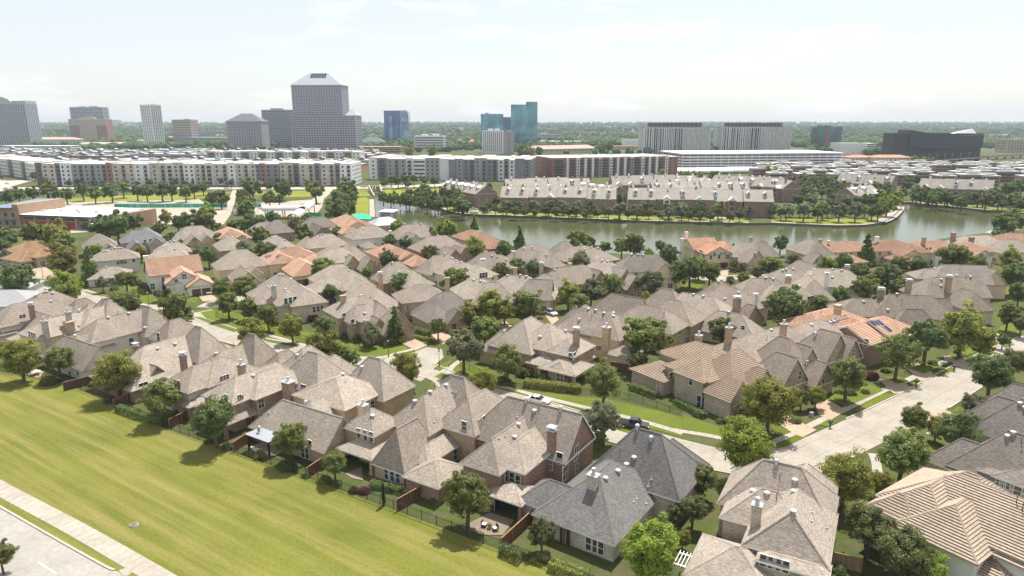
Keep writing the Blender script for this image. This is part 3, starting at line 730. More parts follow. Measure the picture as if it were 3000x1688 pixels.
# ------------------------------------------------------------------ places, in metres (x right, y away, z up)
# houses: label, centre, axis, roof, wall, rear row?, volumes (x,y,axis,ridge length,ridge z,eave z,pitch,end types,open porch,hip run), chimneys, roof vents, windows, more windows?
HOUSES=[
('tan shingle house with tall brick chimney and white gutters at the bottom edge',(34.09,77.54),-0.506,'shingle_tan','brick_pale',1,[(36.2,83.3,-0.506,4.8,10.6,5.6,1.15,'hh',0,1),(35.1,76.1,1.065,6.0,9.4,5.7,0.825,'hh',0,0.7),(33.5,79.8,-0.506,2.1,8.6,5.7,0.75,'hh',0,1),(27.0,72.2,-0.506,0.6,5.5,3.1,0.55,'hh',0,1),(39.8,84.0,-2.077,2.6,9.6,5.6,1.1,'hh',0,1),(32.8,69.7,-0.506,4.7,5.6,5.2,0.35,'hh',0,1)],[(30.3,75.6,0,9.0,1.1,'brick_pale','pot')],[(31.7,81.0,7.7,'w'),(33.0,79.5,8.2,'w'),(37.2,81.2,9.1,'w'),(36.0,78.6,9.0,'w'),(33.9,73.5,9.3,'w'),(35.5,83.5,10.4,'t'),(35.5,82.0,8.8,'p'),(33.9,78.6,7.9,'p'),(29.1,83.0,6.2,'s'),(29.9,81.6,6.3,'s'),(37.3,75.9,7.8,'s'),(36.5,74.2,7.7,'s'),(38.8,74.9,6.3,'s')],[(29.76,70.04,5.02,-0.506,1.4,1.5,'w'),(30.54,69.6,5.01,-0.506,1.4,1.5,'w'),(31.31,69.17,5.01,-0.506,1.4,1.5,'w')],0,[]),
('charcoal shingle house with white stone chimney and pale stone walls',(15.9,90.03),-0.611,'shingle_charcoal','stone_white',1,[(20.2,93.2,-0.611,4.0,10.6,4.6,1.2,'hh',0,1),(13.2,87.5,0.96,4.1,7.9,3.2,0.792,'hh',0,1.15),(7.0,86.8,-0.611,4.0,5.6,3.2,0.8,'hh',0,1),(23.2,92.7,-2.182,2.9,9.0,4.6,1.1,'hh',0,1)],[(11.1,84.2,0,8.3,1.35,'stone_white','pot')],[(17.9,91.3,7.1,'w'),(16.8,91.1,6.1,'w'),(15.0,87.7,6.9,'w'),(12.9,85.3,7.1,'w'),(18.7,94.1,10.5,'t'),(20.4,92.1,9.6,'t'),(16.0,92.6,7.0,'p'),(19.9,88.2,5.4,'s'),(19.4,87.7,4.6,'s'),(17.2,85.1,4.2,'s'),(16.7,84.3,4.2,'s'),(18.6,85.2,3.4,'s')],[(10.06,78.74,1.4,-0.611,0.95,1.8,'w'),(10.74,78.27,1.4,-0.611,0.95,1.8,'w'),(11.44,77.78,1.42,-0.611,0.95,1.8,'w'),(7.07,80.83,1.17,-0.611,1.6,2.3,'d'),(6.83,81.0,1.12,-0.611,0.9,2.2,'d')],0,[]),
('tan shingle house with brick side wall and brick chimney under a white cap',(-0.78,96.83),-0.559,'shingle_tan','brick_red',1,[(5.0,102.3,-0.558,13.5,10.8,5.2,1.15,'hg',0,1),(3.1,99.1,1.012,8.4,7.9,5.8,0.566,'hh',0,1.15),(-0.5,98.2,-2.129,9.4,8.8,5.8,0.95,'hh',0,1),(0.2,89.4,-0.558,0.6,4.0,3.0,0.42,'hh',1,1),(-11.7,95.2,1.012,0.6,4.7,3.0,0.55,'hh',0,1)],[(6.1,96.3,0,9.1,1.15,'brick_red','cap')],[(1.0,99.8,8.4,'w'),(3.6,102.1,9.7,'w'),(0.4,97.0,7.6,'w'),(2.3,103.8,10.7,'t'),(7.7,100.4,10.7,'t'),(4.3,101.8,9.9,'p'),(-2.0,95.0,8.5,'s'),(-1.1,96.1,8.3,'s'),(4.6,97.2,6.6,'s'),(0.9,102.5,8.5,'s')],[(-0.83,91.54,4.2,1.012,0.85,1.7,'w'),(-0.01,91.09,3.98,-0.559,0.85,1.7,'w'),(0.87,90.54,3.85,-0.559,0.85,1.7,'w'),(5.86,95.96,3.63,-0.559,1.0,1.9,'w'),(7.27,95.08,5.05,-0.559,1.0,1.9,'w'),(10.06,97.74,4.61,1.012,1.3,2.4,'w'),(8.13,94.65,2.85,1.012,1.5,2.4,'w'),(10.14,97.86,1.82,1.012,1.0,1.6,'w'),(-1.61,90.3,1.12,1.012,3.5,2.2,'d')],0,[]),
('large tan house with three-window bay over a corner patio and white upper walls',(-14.71,107.7),-0.559,'shingle_tan','brick_tan',1,[(-9.6,114.5,-0.558,2.6,11.0,5.4,1.3,'hh',0,1),(-12.9,112.0,-2.129,8.0,9.9,5.8,0.95,'hh',0,1),(-6.0,109.9,-2.129,5.1,9.6,5.8,1.0,'hh',0,1),(-23.6,106.6,1.012,0.6,8.2,5.7,0.781,'hh',0,0.9),(-16.8,100.9,1.012,5.0,8.2,3.1,1.663,'hh',0,0.7),(-10.5,106.3,1.012,13.3,4.4,3.1,0.55,'hh',0,1),(-23.7,103.9,-0.558,0.6,4.6,3.0,0.5,'hh',1,1)],[],[(-11.7,113.3,9.6,'w'),(-14.1,109.8,9.8,'w'),(-16.5,108.1,8.8,'w'),(-23.2,105.2,7.4,'w'),(-13.4,111.2,9.9,'p'),(-14.7,109.0,9.9,'p'),(-10.5,112.9,8.7,'s'),(-9.8,112.5,8.7,'s'),(-12.0,109.5,7.8,'s'),(-10.9,108.6,6.5,'s'),(-13.0,105.0,6.5,'s')],[(-25.29,103.87,4.97,-0.559,0.85,1.7,'w'),(-24.07,103.11,5.0,-0.559,0.85,1.7,'w'),(-22.94,102.4,5.05,-0.559,0.85,1.7,'w'),(-19.72,97.2,1.38,-0.559,0.85,1.9,'w'),(-18.69,96.56,1.34,-0.559,0.85,1.9,'w'),(-17.69,95.93,1.38,-0.559,0.85,1.9,'w'),(-7.85,103.6,6.37,-0.559,1.0,1.7,'w'),(-4.58,104.89,6.82,1.012,1.0,1.7,'w'),(-9.44,103.46,1.32,1.012,1.0,1.9,'w'),(-11.99,99.39,1.65,1.012,1.0,1.9,'w'),(-23.06,102.47,-0.62,-0.559,0.8,1.7,'w'),(-12.91,97.92,1.07,1.012,1.0,2.1,'e'),(-26.57,104.67,1.12,-0.559,2.6,2.2,'d')],0,[]),
('tan shingle house with dormered slope and brick gable beside the black pergola',(-32.21,115.26),-0.559,'shingle_tan','brick_tan',0,[(-26.4,124.4,-0.558,2.9,11.0,5.4,1.3,'hh',0,1),(-32.2,120.1,1.012,1.9,8.8,5.8,0.45,'hh',0,0.7),(-34.5,109.1,-0.558,14.5,7.2,3.0,1.05,'hg',0,1),(-34.9,113.2,-2.129,2.2,7.3,4.2,0.85,'hh',0,1),(-33.0,109.5,-0.558,0.6,4.5,3.2,0.5,'hh',0,1)],[(-25.9,110.4,0,7.2,1.5,'stone_tan','pot')],[(-28.9,124.2,9.0,'w'),(-31.8,120.8,8.8,'w'),(-36.3,112.0,6.7,'t'),(-30.9,124.2,7.7,'s'),(-30.9,119.1,8.1,'s'),(-42.9,111.9,5.1,'s')],[(-35.0,104.67,1.15,-0.559,0.9,1.9,'w'),(-34.24,104.2,1.18,-0.559,0.9,1.9,'w'),(-33.46,103.71,3.11,-0.559,0.8,1.4,'w'),(-25.85,117.63,4.07,1.012,1.0,1.7,'w')],0,[]),
('brown brick two-storey house with two pale-capped chimneys and a hipped patio porch',(-47.02,126.49),-0.559,'shingle_tan','brick_brown',0,[(-39.5,128.7,-0.558,2.5,10.6,5.0,1.2,'hh',0,1),(-47.3,125.0,1.012,4.6,8.3,5.7,0.6,'hh',0,1.0),(-49.4,124.2,-2.129,9.0,8.6,5.7,0.7,'hh',0,1),(-36.8,131.1,-2.129,2.7,8.8,5.2,1.1,'hh',0,1),(-43.0,135.9,-2.129,2.1,9.3,5.2,1.1,'hh',0,1),(-51.7,116.6,1.012,0.6,5.0,3.0,0.6,'hh',1,1),(-61.5,124.0,1.012,0.6,4.5,3.0,0.5,'hh',0,1)],[(-51.4,122.4,0,10.2,1.25,'brick_brown','pot'),(-41.8,119.7,0,7.8,1.9,'brick_brown','pot')],[(-44.5,134.2,7.9,'w'),(-49.3,122.4,7.9,'w'),(-42.1,128.8,9.1,'s'),(-44.7,133.2,7.0,'s'),(-46.9,133.5,6.0,'s'),(-45.2,123.6,6.8,'s')],[(-46.58,118.02,4.21,1.012,1.2,1.9,'w'),(-40.31,123.68,5.04,-0.559,1.2,1.2,'w'),(-51.77,115.44,6.25,-0.559,0.85,1.6,'w'),(-49.57,115.94,5.99,1.012,0.85,1.6,'w'),(-49.38,116.24,5.71,1.012,0.85,1.6,'w'),(-46.62,117.95,0.9,1.012,1.0,2.3,'w'),(-46.15,118.72,0.95,1.012,1.0,2.3,'w'),(-45.66,119.5,0.99,1.012,1.0,2.3,'w'),(-48.84,117.11,1.12,1.012,0.9,2.2,'d'),(-48.24,117.75,1.12,-0.559,0.9,2.2,'d')],0,[]),
('tan house with very steep dark rear hip and triple slit windows over white wall',(-57.49,132.81),-0.559,'shingle_tan','stucco_grey',0,[(-55.4,138.8,-0.558,2.1,11.2,5.0,1.5,'hh',0,1),(-58.7,135.9,-2.129,5.3,9.0,5.2,0.75,'hh',0,1),(-59.5,131.2,-2.129,2.4,8.4,5.4,0.65,'hh',0,1),(-61.7,128.3,-2.129,3.5,8.4,5.4,0.7,'hh',0,1),(-48.5,137.6,-2.129,2.4,7.8,4.6,1.1,'hh',0,1),(-61.1,125.0,-0.558,0.6,5.1,3.0,0.65,'hh',1,1)],[(-66.5,130.7,0,9.2,1.15,'brick_red','cap')],[(-60.9,133.5,8.5,'w'),(-58.4,136.3,8.9,'p'),(-58.2,135.4,8.4,'s'),(-57.9,130.4,7.2,'s'),(-57.8,129.3,6.8,'s'),(-53.1,138.0,9.2,'s')],[(-64.63,122.99,6.24,-0.559,0.8,1.6,'w'),(-63.65,122.38,6.18,-0.559,0.8,1.6,'w'),(-57.16,126.23,5.96,1.012,0.7,0.8,'w'),(-56.8,126.81,5.96,1.012,0.7,0.8,'w'),(-56.47,127.33,5.93,1.012,0.7,0.8,'w'),(-60.38,122.29,2.62,1.012,1.2,1.6,'w')],0,[]),
('tan shingle single-storey house with red brick gable and slim red brick chimney',(-73.52,141.1),-0.559,'shingle_tan','brick_red',0,[(-69.8,145.6,-0.558,2.1,10.8,5.0,1.5,'hh',0,1),(-75.2,143.0,-2.129,11.4,8.6,3.1,0.72,'hh',0,1),(-75.5,134.8,-0.558,3.9,5.9,3.0,1.1,'hg',0,1)],[(-80.2,138.3,0,8.6,1.1,'brick_red','cap')],[(-76.0,139.2,7.6,'w'),(-73.8,142.4,7.6,'w'),(-72.6,139.3,5.6,'s')],[(-74.59,129.53,3.09,1.012,1.8,1.3,'w')],0,[]),
('tan house with long pale upper wall and brown brick gable beside the wood fence',(-93.53,154.55),-0.559,'shingle_tan','stucco_grey',0,[(-91.1,164.2,-0.558,3.0,10.4,5.0,1.25,'hh',0,1),(-95.0,160.1,-2.129,11.3,9.6,5.9,0.85,'hh',0,1),(-97.1,146.7,-0.558,14.9,7.0,3.0,1.05,'hg',0,1),(-99.5,151.2,-2.129,2.7,7.3,4.2,0.9,'hh',0,1),(-81.5,158.7,-2.129,2.5,8.6,4.8,1.1,'hh',0,1),(-97.0,146.5,2.583,0.6,4.0,3.0,0.5,'hh',0,1)],[],[(-96.6,157.0,9.4,'w'),(-93.9,161.1,9.3,'w'),(-95.5,159.2,9.6,'p'),(-100.4,149.7,6.9,'t'),(-89.3,159.1,6.2,'w'),(-91.0,161.1,7.2,'s'),(-90.6,160.1,6.5,'s'),(-88.4,158.4,5.6,'s'),(-93.6,153.2,5.5,'s'),(-98.0,150.3,6.0,'s')],[(-91.81,156.91,3.4,1.012,1.1,1.9,'w'),(-83.83,154.54,5.47,-0.559,1.1,1.9,'w'),(-95.06,140.86,1.87,-0.559,0.9,1.9,'w'),(-98.16,142.8,0.41,-0.559,0.9,1.5,'w')],0,[]),
('tan shingle house with two ornate banded stone chimneys and cream upper wall',(-109.91,167.54),-0.559,'shingle_tan','stucco_cream',0,[(-105.1,171.1,-0.558,2.7,10.6,5.0,1.3,'hh',0,1),(-105.8,168.1,-2.129,3.2,9.0,5.6,0.75,'hh',0,1),(-110.3,164.1,-2.129,9.8,8.4,5.4,0.62,'hh',0,1),(-110.8,173.6,-2.129,1.2,8.6,4.8,1.1,'hh',0,1),(-117.5,160.9,-0.558,5.6,4.9,3.0,0.55,'hh',0,1)],[(-110.6,154.9,0,9.2,1.25,'stone_white','pot'),(-108.5,160.6,0,9.8,1.15,'stone_white','pot'),(-108.1,159.7,0,7.6,2.0,'brick_tan','flat')],[(-109.2,165.9,8.4,'t'),(-112.3,172.4,7.2,'p'),(-105.7,171.1,10.2,'t')],[(-114.88,155.38,5.81,-0.559,0.85,1.6,'w'),(-113.84,154.73,5.77,-0.559,0.85,1.6,'w'),(-112.81,154.09,5.74,-0.559,0.85,1.6,'w'),(-107.13,161.69,5.66,-0.559,0.9,1.0,'w')],0,[]),
('sprawling brown-grey shingle house with red brick chimney at the left edge of the lawn row',(-125.96,176.12),-0.559,'shingle_brown','stucco_grey',0,[(-127.8,182.1,-2.129,3.4,9.6,5.2,0.75,'hh',0,1),(-128.2,175.3,-2.129,8.1,8.8,5.0,0.7,'hh',0,1),(-119.2,182.8,-2.129,2.4,7.5,4.6,1.1,'hh',0,1),(-130.9,168.4,1.012,0.6,5.7,3.0,0.6,'hh',0,1),(-123.7,172.0,-0.558,11.5,6.6,3.0,0.7,'hh',0,1)],[(-124.3,170.3,0,9.0,1.2,'brick_red','cap')],[(-126.6,182.5,9.0,'w'),(-124.6,178.4,7.8,'w'),(-128.1,181.6,9.6,'w'),(-127.8,182.0,9.5,'w'),(-129.6,180.2,9.0,'w'),(-129.9,170.5,8.0,'s')],[(-125.88,168.79,6.37,1.012,1.4,0.9,'w')],0,[]),
('striped tan tile house with stepped hips and white side wall at the bottom right corner',(57.78,77.55),0.602,'tile_tan','stucco_white',0,[(61.1,77.8,-0.969,9.0,9.9,6.0,0.62,'hh',0,1),(56.0,81.2,-2.539,4.4,9.2,5.8,0.72,'hh',0,1),(56.2,76.8,-2.539,2.7,8.7,5.5,0.7,'hh',0,1),(50.9,80.1,2.173,0.6,7.8,5.4,0.95,'hh',0,1),(62.0,83.3,2.173,1.3,9.0,5.8,0.8,'hh',0,1),(60.6,70.5,-0.969,0.6,6.2,5.3,0.4,'hh',0,1),(57.6,73.1,-0.969,0.6,5.0,3.4,0.5,'hh',0,1)],[],[(62.0,75.3,9.5,'p'),(62.0,74.2,9.2,'p')],[],0,[]),
('grey shingle house with steep gable and triple dark windows above the striped corner house',(73.36,91.68),0.602,'shingle_grey','brick_pale',1,[(75.3,91.8,-0.969,4.8,10.4,4.6,1.15,'hh',0,1),(70.5,95.6,-0.969,3.3,7.6,4.0,1.1,'hh',0,1),(74.7,88.6,-0.969,0.6,7.3,5.4,0.6,'hh',0,1),(73.0,90.8,-0.969,0.6,6.4,5.2,0.5,'hh',0,1)],[],[(73.5,93.2,9.6,'w'),(74.2,93.1,10.2,'w'),(74.4,91.5,9.3,'p')],[(70.31,89.2,4.39,-0.969,0.7,1.2,'w'),(70.62,88.76,4.41,-0.969,0.7,1.2,'w'),(70.93,88.3,4.43,-0.969,0.7,1.2,'w'),(71.67,87.22,4.12,-0.969,0.9,1.3,'w')],0,[]),
('grey shingle house on the right edge behind the roadside oaks with white roof vents',(88.65,111.1),0.602,'shingle_grey','brick_pale',1,[(86.2,104.5,-0.969,4.3,10.2,4.6,1.15,'hh',0,1),(87.3,112.5,-0.969,2.7,7.6,4.0,1.1,'hh',0,1),(92.4,116.4,-0.969,1.9,8.6,4.0,1.1,'hh',0,1)],[],[(84.5,105.8,9.4,'w'),(84.7,104.9,9.0,'w')],[],0,[]),
('brown striped tile house with pale brick walls at the street corner',(41.63,131.92),0.602,'tile_brown','brick_pale',0,[(41.2,134.2,-0.969,1.0,8.6,5.7,0.407,'hh',0,0.75),(40.2,131.8,0.602,4.5,8.3,5.7,0.72,'hh',0,1),(45.0,131.1,0.602,2.6,10.2,5.2,1.0,'hh',0,1),(42.5,122.5,-0.969,3.4,7.3,4.3,1.05,'hg',0,1),(48.9,126.2,-0.969,2.0,8.2,5.0,1.1,'hg',0,1),(32.0,137.8,-0.969,0.6,5.2,3.3,0.45,'hh',0,1),(41.5,139.8,2.173,5.0,8.4,5.7,0.5,'hh',0,1)],[(41.4,144.4,0,9.0,1.3,'brick_tan','pot')],[(38.2,140.0,7.1,'s'),(37.0,139.5,6.4,'s')],[(32.84,132.94,3.8,0.602,1.0,1.5,'w'),(35.7,127.97,4.69,-0.969,1.0,1.7,'w'),(37.03,126.04,1.06,-0.969,1.0,2.6,'w'),(37.9,125.86,0.88,0.602,1.0,2.6,'w'),(30.37,132.73,1.74,-0.969,0.9,1.8,'w')],0,[]),
('brown shingle house with three stone street gables and a tiny arched dormer',(63.96,141.36),0.602,'shingle_brown','stone_tan',1,[(58.2,139.2,-0.969,2.4,10.4,4.6,1.25,'hh',0,1),(55.7,131.3,-0.969,4.5,9.2,3.8,1.2,'hg',0,1),(69.9,143.4,-0.969,4.4,10.4,4.8,1.15,'hg',0,1),(62.1,138.2,-0.969,3.5,9.0,4.2,1.2,'hg',0,1),(63.7,132.8,-0.969,2.1,7.2,3.2,1.2,'hg',0,1),(74.2,143.5,-0.969,2.6,9.0,4.4,1.2,'hg',0,1),(57.9,148.9,0.602,14.2,8.8,5.2,0.6,'hh',0,1),(69.9,153.3,-2.539,6.9,9.6,5.2,0.6,'hh',0,1)],[(48.2,145.1,0,10.6,1.35,'brick_tan','pot'),(60.8,146.4,0,11.0,1.3,'brick_tan','pot')],[(59.3,149.5,8.6,'w'),(69.5,152.0,9.1,'w'),(57.1,145.9,7.5,'p'),(54.8,144.4,7.6,'s'),(67.4,144.9,9.0,'t')],[(58.43,130.5,4.95,0.602,1.0,1.8,'w'),(63.79,131.53,3.83,0.602,1.0,2.0,'w'),(74.95,142.38,5.77,0.602,0.8,1.4,'w'),(61.48,134.38,6.17,0.602,0.5,1.0,'w'),(50.56,130.85,6.22,-0.969,0.9,1.3,'w')],0,[]),
('orange tile house with blue solar panels and brown brick end wall',(82.97,160.99),0.602,'tile_orange','brick_brown',1,[(88.0,158.3,-2.539,7.3,8.8,5.8,0.5,'hg',0,1),(79.9,168.7,0.602,9.4,8.0,5.4,0.45,'hh',0,1),(81.8,161.6,-0.969,5.9,8.2,5.4,0.45,'hh',0,1),(82.2,155.4,0.602,9.3,8.6,5.8,0.5,'gh',0,1)],[(83.0,167.7,0,9.6,1.6,'brick_tan','flat')],[(78.5,167.0,7.8,'p'),(79.5,173.3,6.2,'p')],[(81.08,148.88,5.84,-0.969,1.0,1.7,'w')],0,[[(84.83,156.01,8.77),(87.92,157.49,8.5),(89.91,154.54,6.73),(86.88,153.29,6.39)],[(77.56,162.04,6.77),(80.08,161.73,7.62),(80.26,160.59,7.4),(77.73,160.82,6.52)],[(80.04,162.48,7.8),(85.53,168.62,6.55),(82.16,160.66,8.13),(80.01,160.94,7.4)]]),
('long grey-brown shingle house with three tiny dark cypress tips before it',(105.94,177.05),-0.175,'shingle_brown','brick_pale',0,[(107.1,177.8,-0.174,10.2,9.8,5.2,0.85,'hh',0,1),(116.2,178.9,-0.174,4.0,8.6,4.6,1.1,'hg',0,1),(95.2,179.3,-0.174,4.7,8.4,5.0,0.7,'hh',0,1),(105.3,172.2,-0.174,3.9,7.4,3.6,1.1,'hh',0,1)],[(100.3,180.1,0,10.6,1.4,'brick_brown','cap'),(86.5,174.4,0,7.5,1.5,'brick_red','flat')],[(95.0,178.3,7.7,'w'),(99.9,174.9,6.3,'w'),(106.3,177.7,9.6,'p'),(108.4,177.4,9.6,'p'),(104.1,176.2,8.0,'p'),(103.8,178.4,9.8,'w')],[],0,[]),
('grey-brown shingle house with paired capped chimneys between two long roofs',(131.15,193.7),0.07,'shingle_brown','brick_pale',0,[(132.7,199.2,0.07,15.3,9.9,5.2,0.85,'hg',0,1),(129.6,188.2,-1.501,4.6,8.6,4.6,1.1,'hh',0,1)],[(116.3,194.7,0,9.6,1.4,'brick_brown','cap'),(127.9,194.7,0,10.8,1.4,'brick_tan','cap')],[(126.9,196.3,7.8,'w'),(127.8,198.1,9.3,'w'),(137.2,199.3,9.8,'w'),(124.1,196.2,7.9,'p'),(135.8,199.1,9.6,'p')],[],0,[]),
('long grey shingle house with steep stepped gables facing the far right street',(146.13,216.37),-0.14,'shingle_grey','stucco_cream',0,[(145.9,215.2,-0.14,12.2,10.2,5.6,0.8,'hg',0,1),(153.5,213.2,-1.71,4.0,9.2,5.0,1.1,'hg',0,1),(139.0,220.8,-0.14,4.1,7.8,5.4,0.6,'hh',0,1)],[],[(137.9,218.0,8.4,'w'),(144.4,215.2,10.1,'p'),(141.6,212.1,7.3,'w')],[],0,[]),
('tan shingle house with wide wraparound lower roof and white-columned corner porch',(8.08,147.33),-0.611,'shingle_tan','brick_tan',0,[(3.7,153.6,0.96,3.2,10.4,5.0,0.95,'hh',0,1),(8.4,150.8,-0.611,0.6,10.0,5.8,0.726,'hh',0,0.8),(13.3,145.7,0.96,2.8,8.2,5.8,0.75,'hh',0,1),(-1.8,152.2,-0.611,2.2,7.4,3.6,1.1,'hh',0,1),(11.9,141.3,-0.611,0.6,5.1,3.1,0.5,'hh',1,1),(13.2,143.6,0.96,9.7,4.6,3.1,0.723,'hh',0,0.8),(7.9,144.2,-0.611,0.6,4.7,3.2,0.5,'hh',0,1)],[(14.2,143.9,0,10.4,1.25,'brick_tan','cap')],[(12.4,151.6,7.8,'w'),(6.0,155.1,9.4,'p'),(6.4,147.9,7.5,'w'),(3.9,147.9,7.1,'s'),(5.0,146.9,6.3,'s'),(9.1,143.6,6.1,'s')],[(6.55,144.95,4.89,-0.611,0.5,0.8,'w'),(6.94,144.68,4.85,-0.611,0.5,0.8,'w'),(7.33,144.41,4.82,-0.611,0.5,0.8,'w'),(12.69,140.47,5.44,-0.611,0.9,1.6,'w'),(13.58,140.49,5.59,0.96,0.9,1.6,'w'),(10.03,137.87,1.68,-0.611,0.9,1.7,'w'),(10.52,137.52,1.65,-0.611,0.9,1.7,'w'),(12.38,138.82,1.12,0.96,0.8,2.2,'d'),(13.15,139.92,1.12,0.96,0.8,2.2,'d')],0,[]),
('tan shingle house with row of white roof vents and tall square brick chimney',(21.45,160.98),-0.646,'shingle_tan','stucco_cream',0,[(18.1,165.0,0.925,1.7,10.4,5.0,1.0,'hh',0,1),(21.2,161.6,-0.646,6.5,10.2,5.7,0.8,'hh',0,1),(25.6,160.8,-0.646,4.0,9.4,5.7,0.75,'hh',0,1),(16.2,167.2,-0.646,1.0,9.0,4.4,1.1,'hh',0,1),(26.1,150.4,-0.646,0.6,4.6,3.1,0.5,'hh',0,1)],[(21.9,151.2,0,8.8,1.6,'brick_tan','pot')],[(18.9,162.9,9.9,'w'),(20.6,161.6,9.9,'w'),(22.4,159.9,9.7,'w'),(24.5,158.6,9.3,'w'),(24.9,161.4,9.3,'w'),(16.5,161.0,7.5,'t'),(19.4,160.3,8.5,'p'),(22.0,159.1,9.0,'p'),(20.1,161.1,9.3,'p')],[(20.7,154.9,2.53,-0.646,1.3,1.0,'w')],0,[]),
('grey-brown house showing one huge dark rear roof slope ending in a pale gable',(29.85,172.1),-0.698,'shingle_brown','stucco_cream',0,[(29.9,172.1,-0.698,9.4,11.0,4.0,1.05,'hg',0,1)],[],[],[],0,[]),
('tan shingle house with thin vent pipes beyond the big round oak',(40.17,174.0),-0.663,'shingle_tan','brick_tan',0,[(35.0,166.6,-0.663,6.2,9.8,5.6,0.8,'hh',0,1),(42.7,182.4,-0.663,3.0,10.4,4.8,1.0,'hh',0,1),(42.8,172.9,-0.663,3.1,9.6,5.4,0.8,'hh',0,1)],[],[(37.7,162.7,8.7,'p')],[],1,[]),
('stone and brick gabled house behind the bright green conical tree',(-36.9,173.33),0.646,'shingle_tan','stone_tan',0,[(-35.8,174.1,-0.925,2.4,9.2,4.0,1.25,'hh',0,1),(-38.8,176.8,-0.925,4.1,9.6,5.6,0.75,'hh',0,1),(-29.8,168.5,-0.925,3.2,8.4,3.2,1.2,'hg',0,1),(-39.8,173.1,0.646,2.0,8.4,5.0,1.1,'hg',0,1),(-34.9,168.3,-0.925,3.8,6.5,3.0,1.2,'hg',0,1),(-42.5,179.2,0.646,4.4,9.0,5.6,0.7,'hh',0,1)],[(-45.2,176.7,0,9.8,1.4,'brick_tan','flat')],[(-38.1,170.0,6.8,'w'),(-41.1,180.1,8.9,'w'),(-37.5,175.0,9.4,'p')],[(-43.96,171.91,5.55,0.646,0.9,1.5,'w'),(-40.91,168.28,4.72,0.646,0.9,2.0,'w'),(-43.27,170.91,2.34,-0.925,0.9,1.8,'w'),(-37.55,166.99,5.43,-0.925,0.5,1.0,'w')],0,[]),
('grey shingle one-storey house with arched stone entry and clipped hedges',(-18.35,181.22),0.611,'shingle_grey','brick_tan',0,[(-18.6,185.3,0.611,3.5,8.8,3.2,0.95,'hh',0,1),(-21.4,181.2,-0.96,2.9,6.6,3.1,0.85,'hh',0,1),(-15.1,177.2,-0.96,1.8,6.2,3.1,1.1,'hg',0,1)],[],[(-19.1,183.5,7.7,'p')],[(-15.54,175.75,1.17,0.611,1.2,2.3,'d')],0,[]),
('tan hipped house with white gutter line behind the low stone-entry house',(-26.7,194.5),0.419,'shingle_tan','brick_tan',0,[(-26.7,194.5,0.419,3.2,8.8,5.4,0.62,'hh',0,1)],[],[(-31.3,193.9,7.0,'s')],[(-29.66,187.16,3.62,0.419,0.8,1.2,'w')],0,[]),
('grey-tan shingle house with plain brick chimney in the centre of the rows',(-8.22,196.03),0.209,'shingle_tan','brick_tan',0,[(-10.7,197.3,0.209,5.1,9.6,5.5,0.75,'hh',0,1),(-5.8,194.8,0.209,3.5,9.4,4.4,1.0,'hh',0,1)],[(-19.2,197.3,0,10.0,1.25,'brick_tan','flat')],[(-11.3,197.0,9.4,'w'),(-9.3,196.9,9.1,'w'),(-8.2,196.5,8.6,'t'),(-16.7,198.8,7.4,'p')],[],1,[]),
('grey-tan shingle house with black and white half-timbered gable',(6.8,200.93),-0.175,'shingle_tan','stone_tan',0,[(1.5,202.8,-0.174,6.1,9.6,5.5,0.75,'hh',0,1),(8.6,198.4,-0.174,6.8,9.4,4.6,1.15,'hg',0,1),(10.3,201.7,1.396,7.7,8.0,4.6,1.1,'hh',0,1)],[(1.0,213.4,0,9.6,1.1,'brick_tan','flat')],[(-1.4,203.1,9.4,'w'),(2.5,202.5,9.6,'w'),(4.3,201.9,9.4,'w')],[],1,[]),
('wide grey-tan shingle house with small white dormer window and side gable',(19.33,214.13),0.559,'shingle_tan','brick_tan',0,[(19.1,215.5,0.558,9.8,9.8,5.4,0.8,'hh',0,1),(27.1,216.1,-1.012,5.0,8.6,5.0,1.1,'hg',0,1),(11.8,210.8,-1.012,4.5,8.0,5.0,0.8,'hh',0,1)],[(18.8,217.8,0,10.2,1.2,'brick_tan','flat')],[(13.7,213.0,9.0,'w'),(11.0,211.7,7.8,'p')],[(26.14,213.39,7.14,0.559,1.0,1.2,'w')],1,[]),
('grey-tan shingle house with rounded white dormer facing the street oaks',(34.83,217.4),0.559,'shingle_tan','stone_tan',0,[(31.3,224.2,-1.012,6.6,9.8,5.5,0.8,'hh',0,1),(35.0,216.3,-1.012,5.9,9.2,4.4,1.15,'hg',0,1),(38.2,211.8,-1.012,3.6,7.8,4.0,1.1,'hg',0,1)],[],[(30.3,225.2,9.6,'w'),(31.9,223.2,9.8,'w'),(34.9,220.9,8.7,'s')],[],1,[]),
('grey shingle house with tall dark stone gable beside the lakeside oaks',(48.5,230.28),0.035,'shingle_grey','stucco_cream',0,[(46.1,233.2,0.035,8.9,10.2,5.6,0.85,'hh',0,1),(50.9,227.3,-1.536,9.1,9.4,4.8,1.15,'hg',0,1)],[],[(41.5,233.0,10.1,'w'),(43.8,233.0,10.1,'w'),(45.6,232.9,9.9,'w')],[],1,[]),
('tan shingle lakeside house with a low broad roof and a steep side hip',(24.37,258.28),0.611,'shingle_tan','brick_brown',0,[(20.3,263.3,0.611,3.0,9.6,4.6,1.1,'hh',0,1),(28.9,254.6,-0.96,8.0,9.2,5.4,0.6,'hh',0,1),(23.9,256.9,0.611,7.0,8.6,5.0,0.7,'hh',0,1)],[(32.4,254.5,0,9.8,1.4,'brick_brown','pot')],[(26.4,257.4,9.0,'t'),(29.7,252.6,8.9,'t'),(32.0,251.1,8.8,'t'),(27.5,253.7,8.2,'w')],[],1,[]),
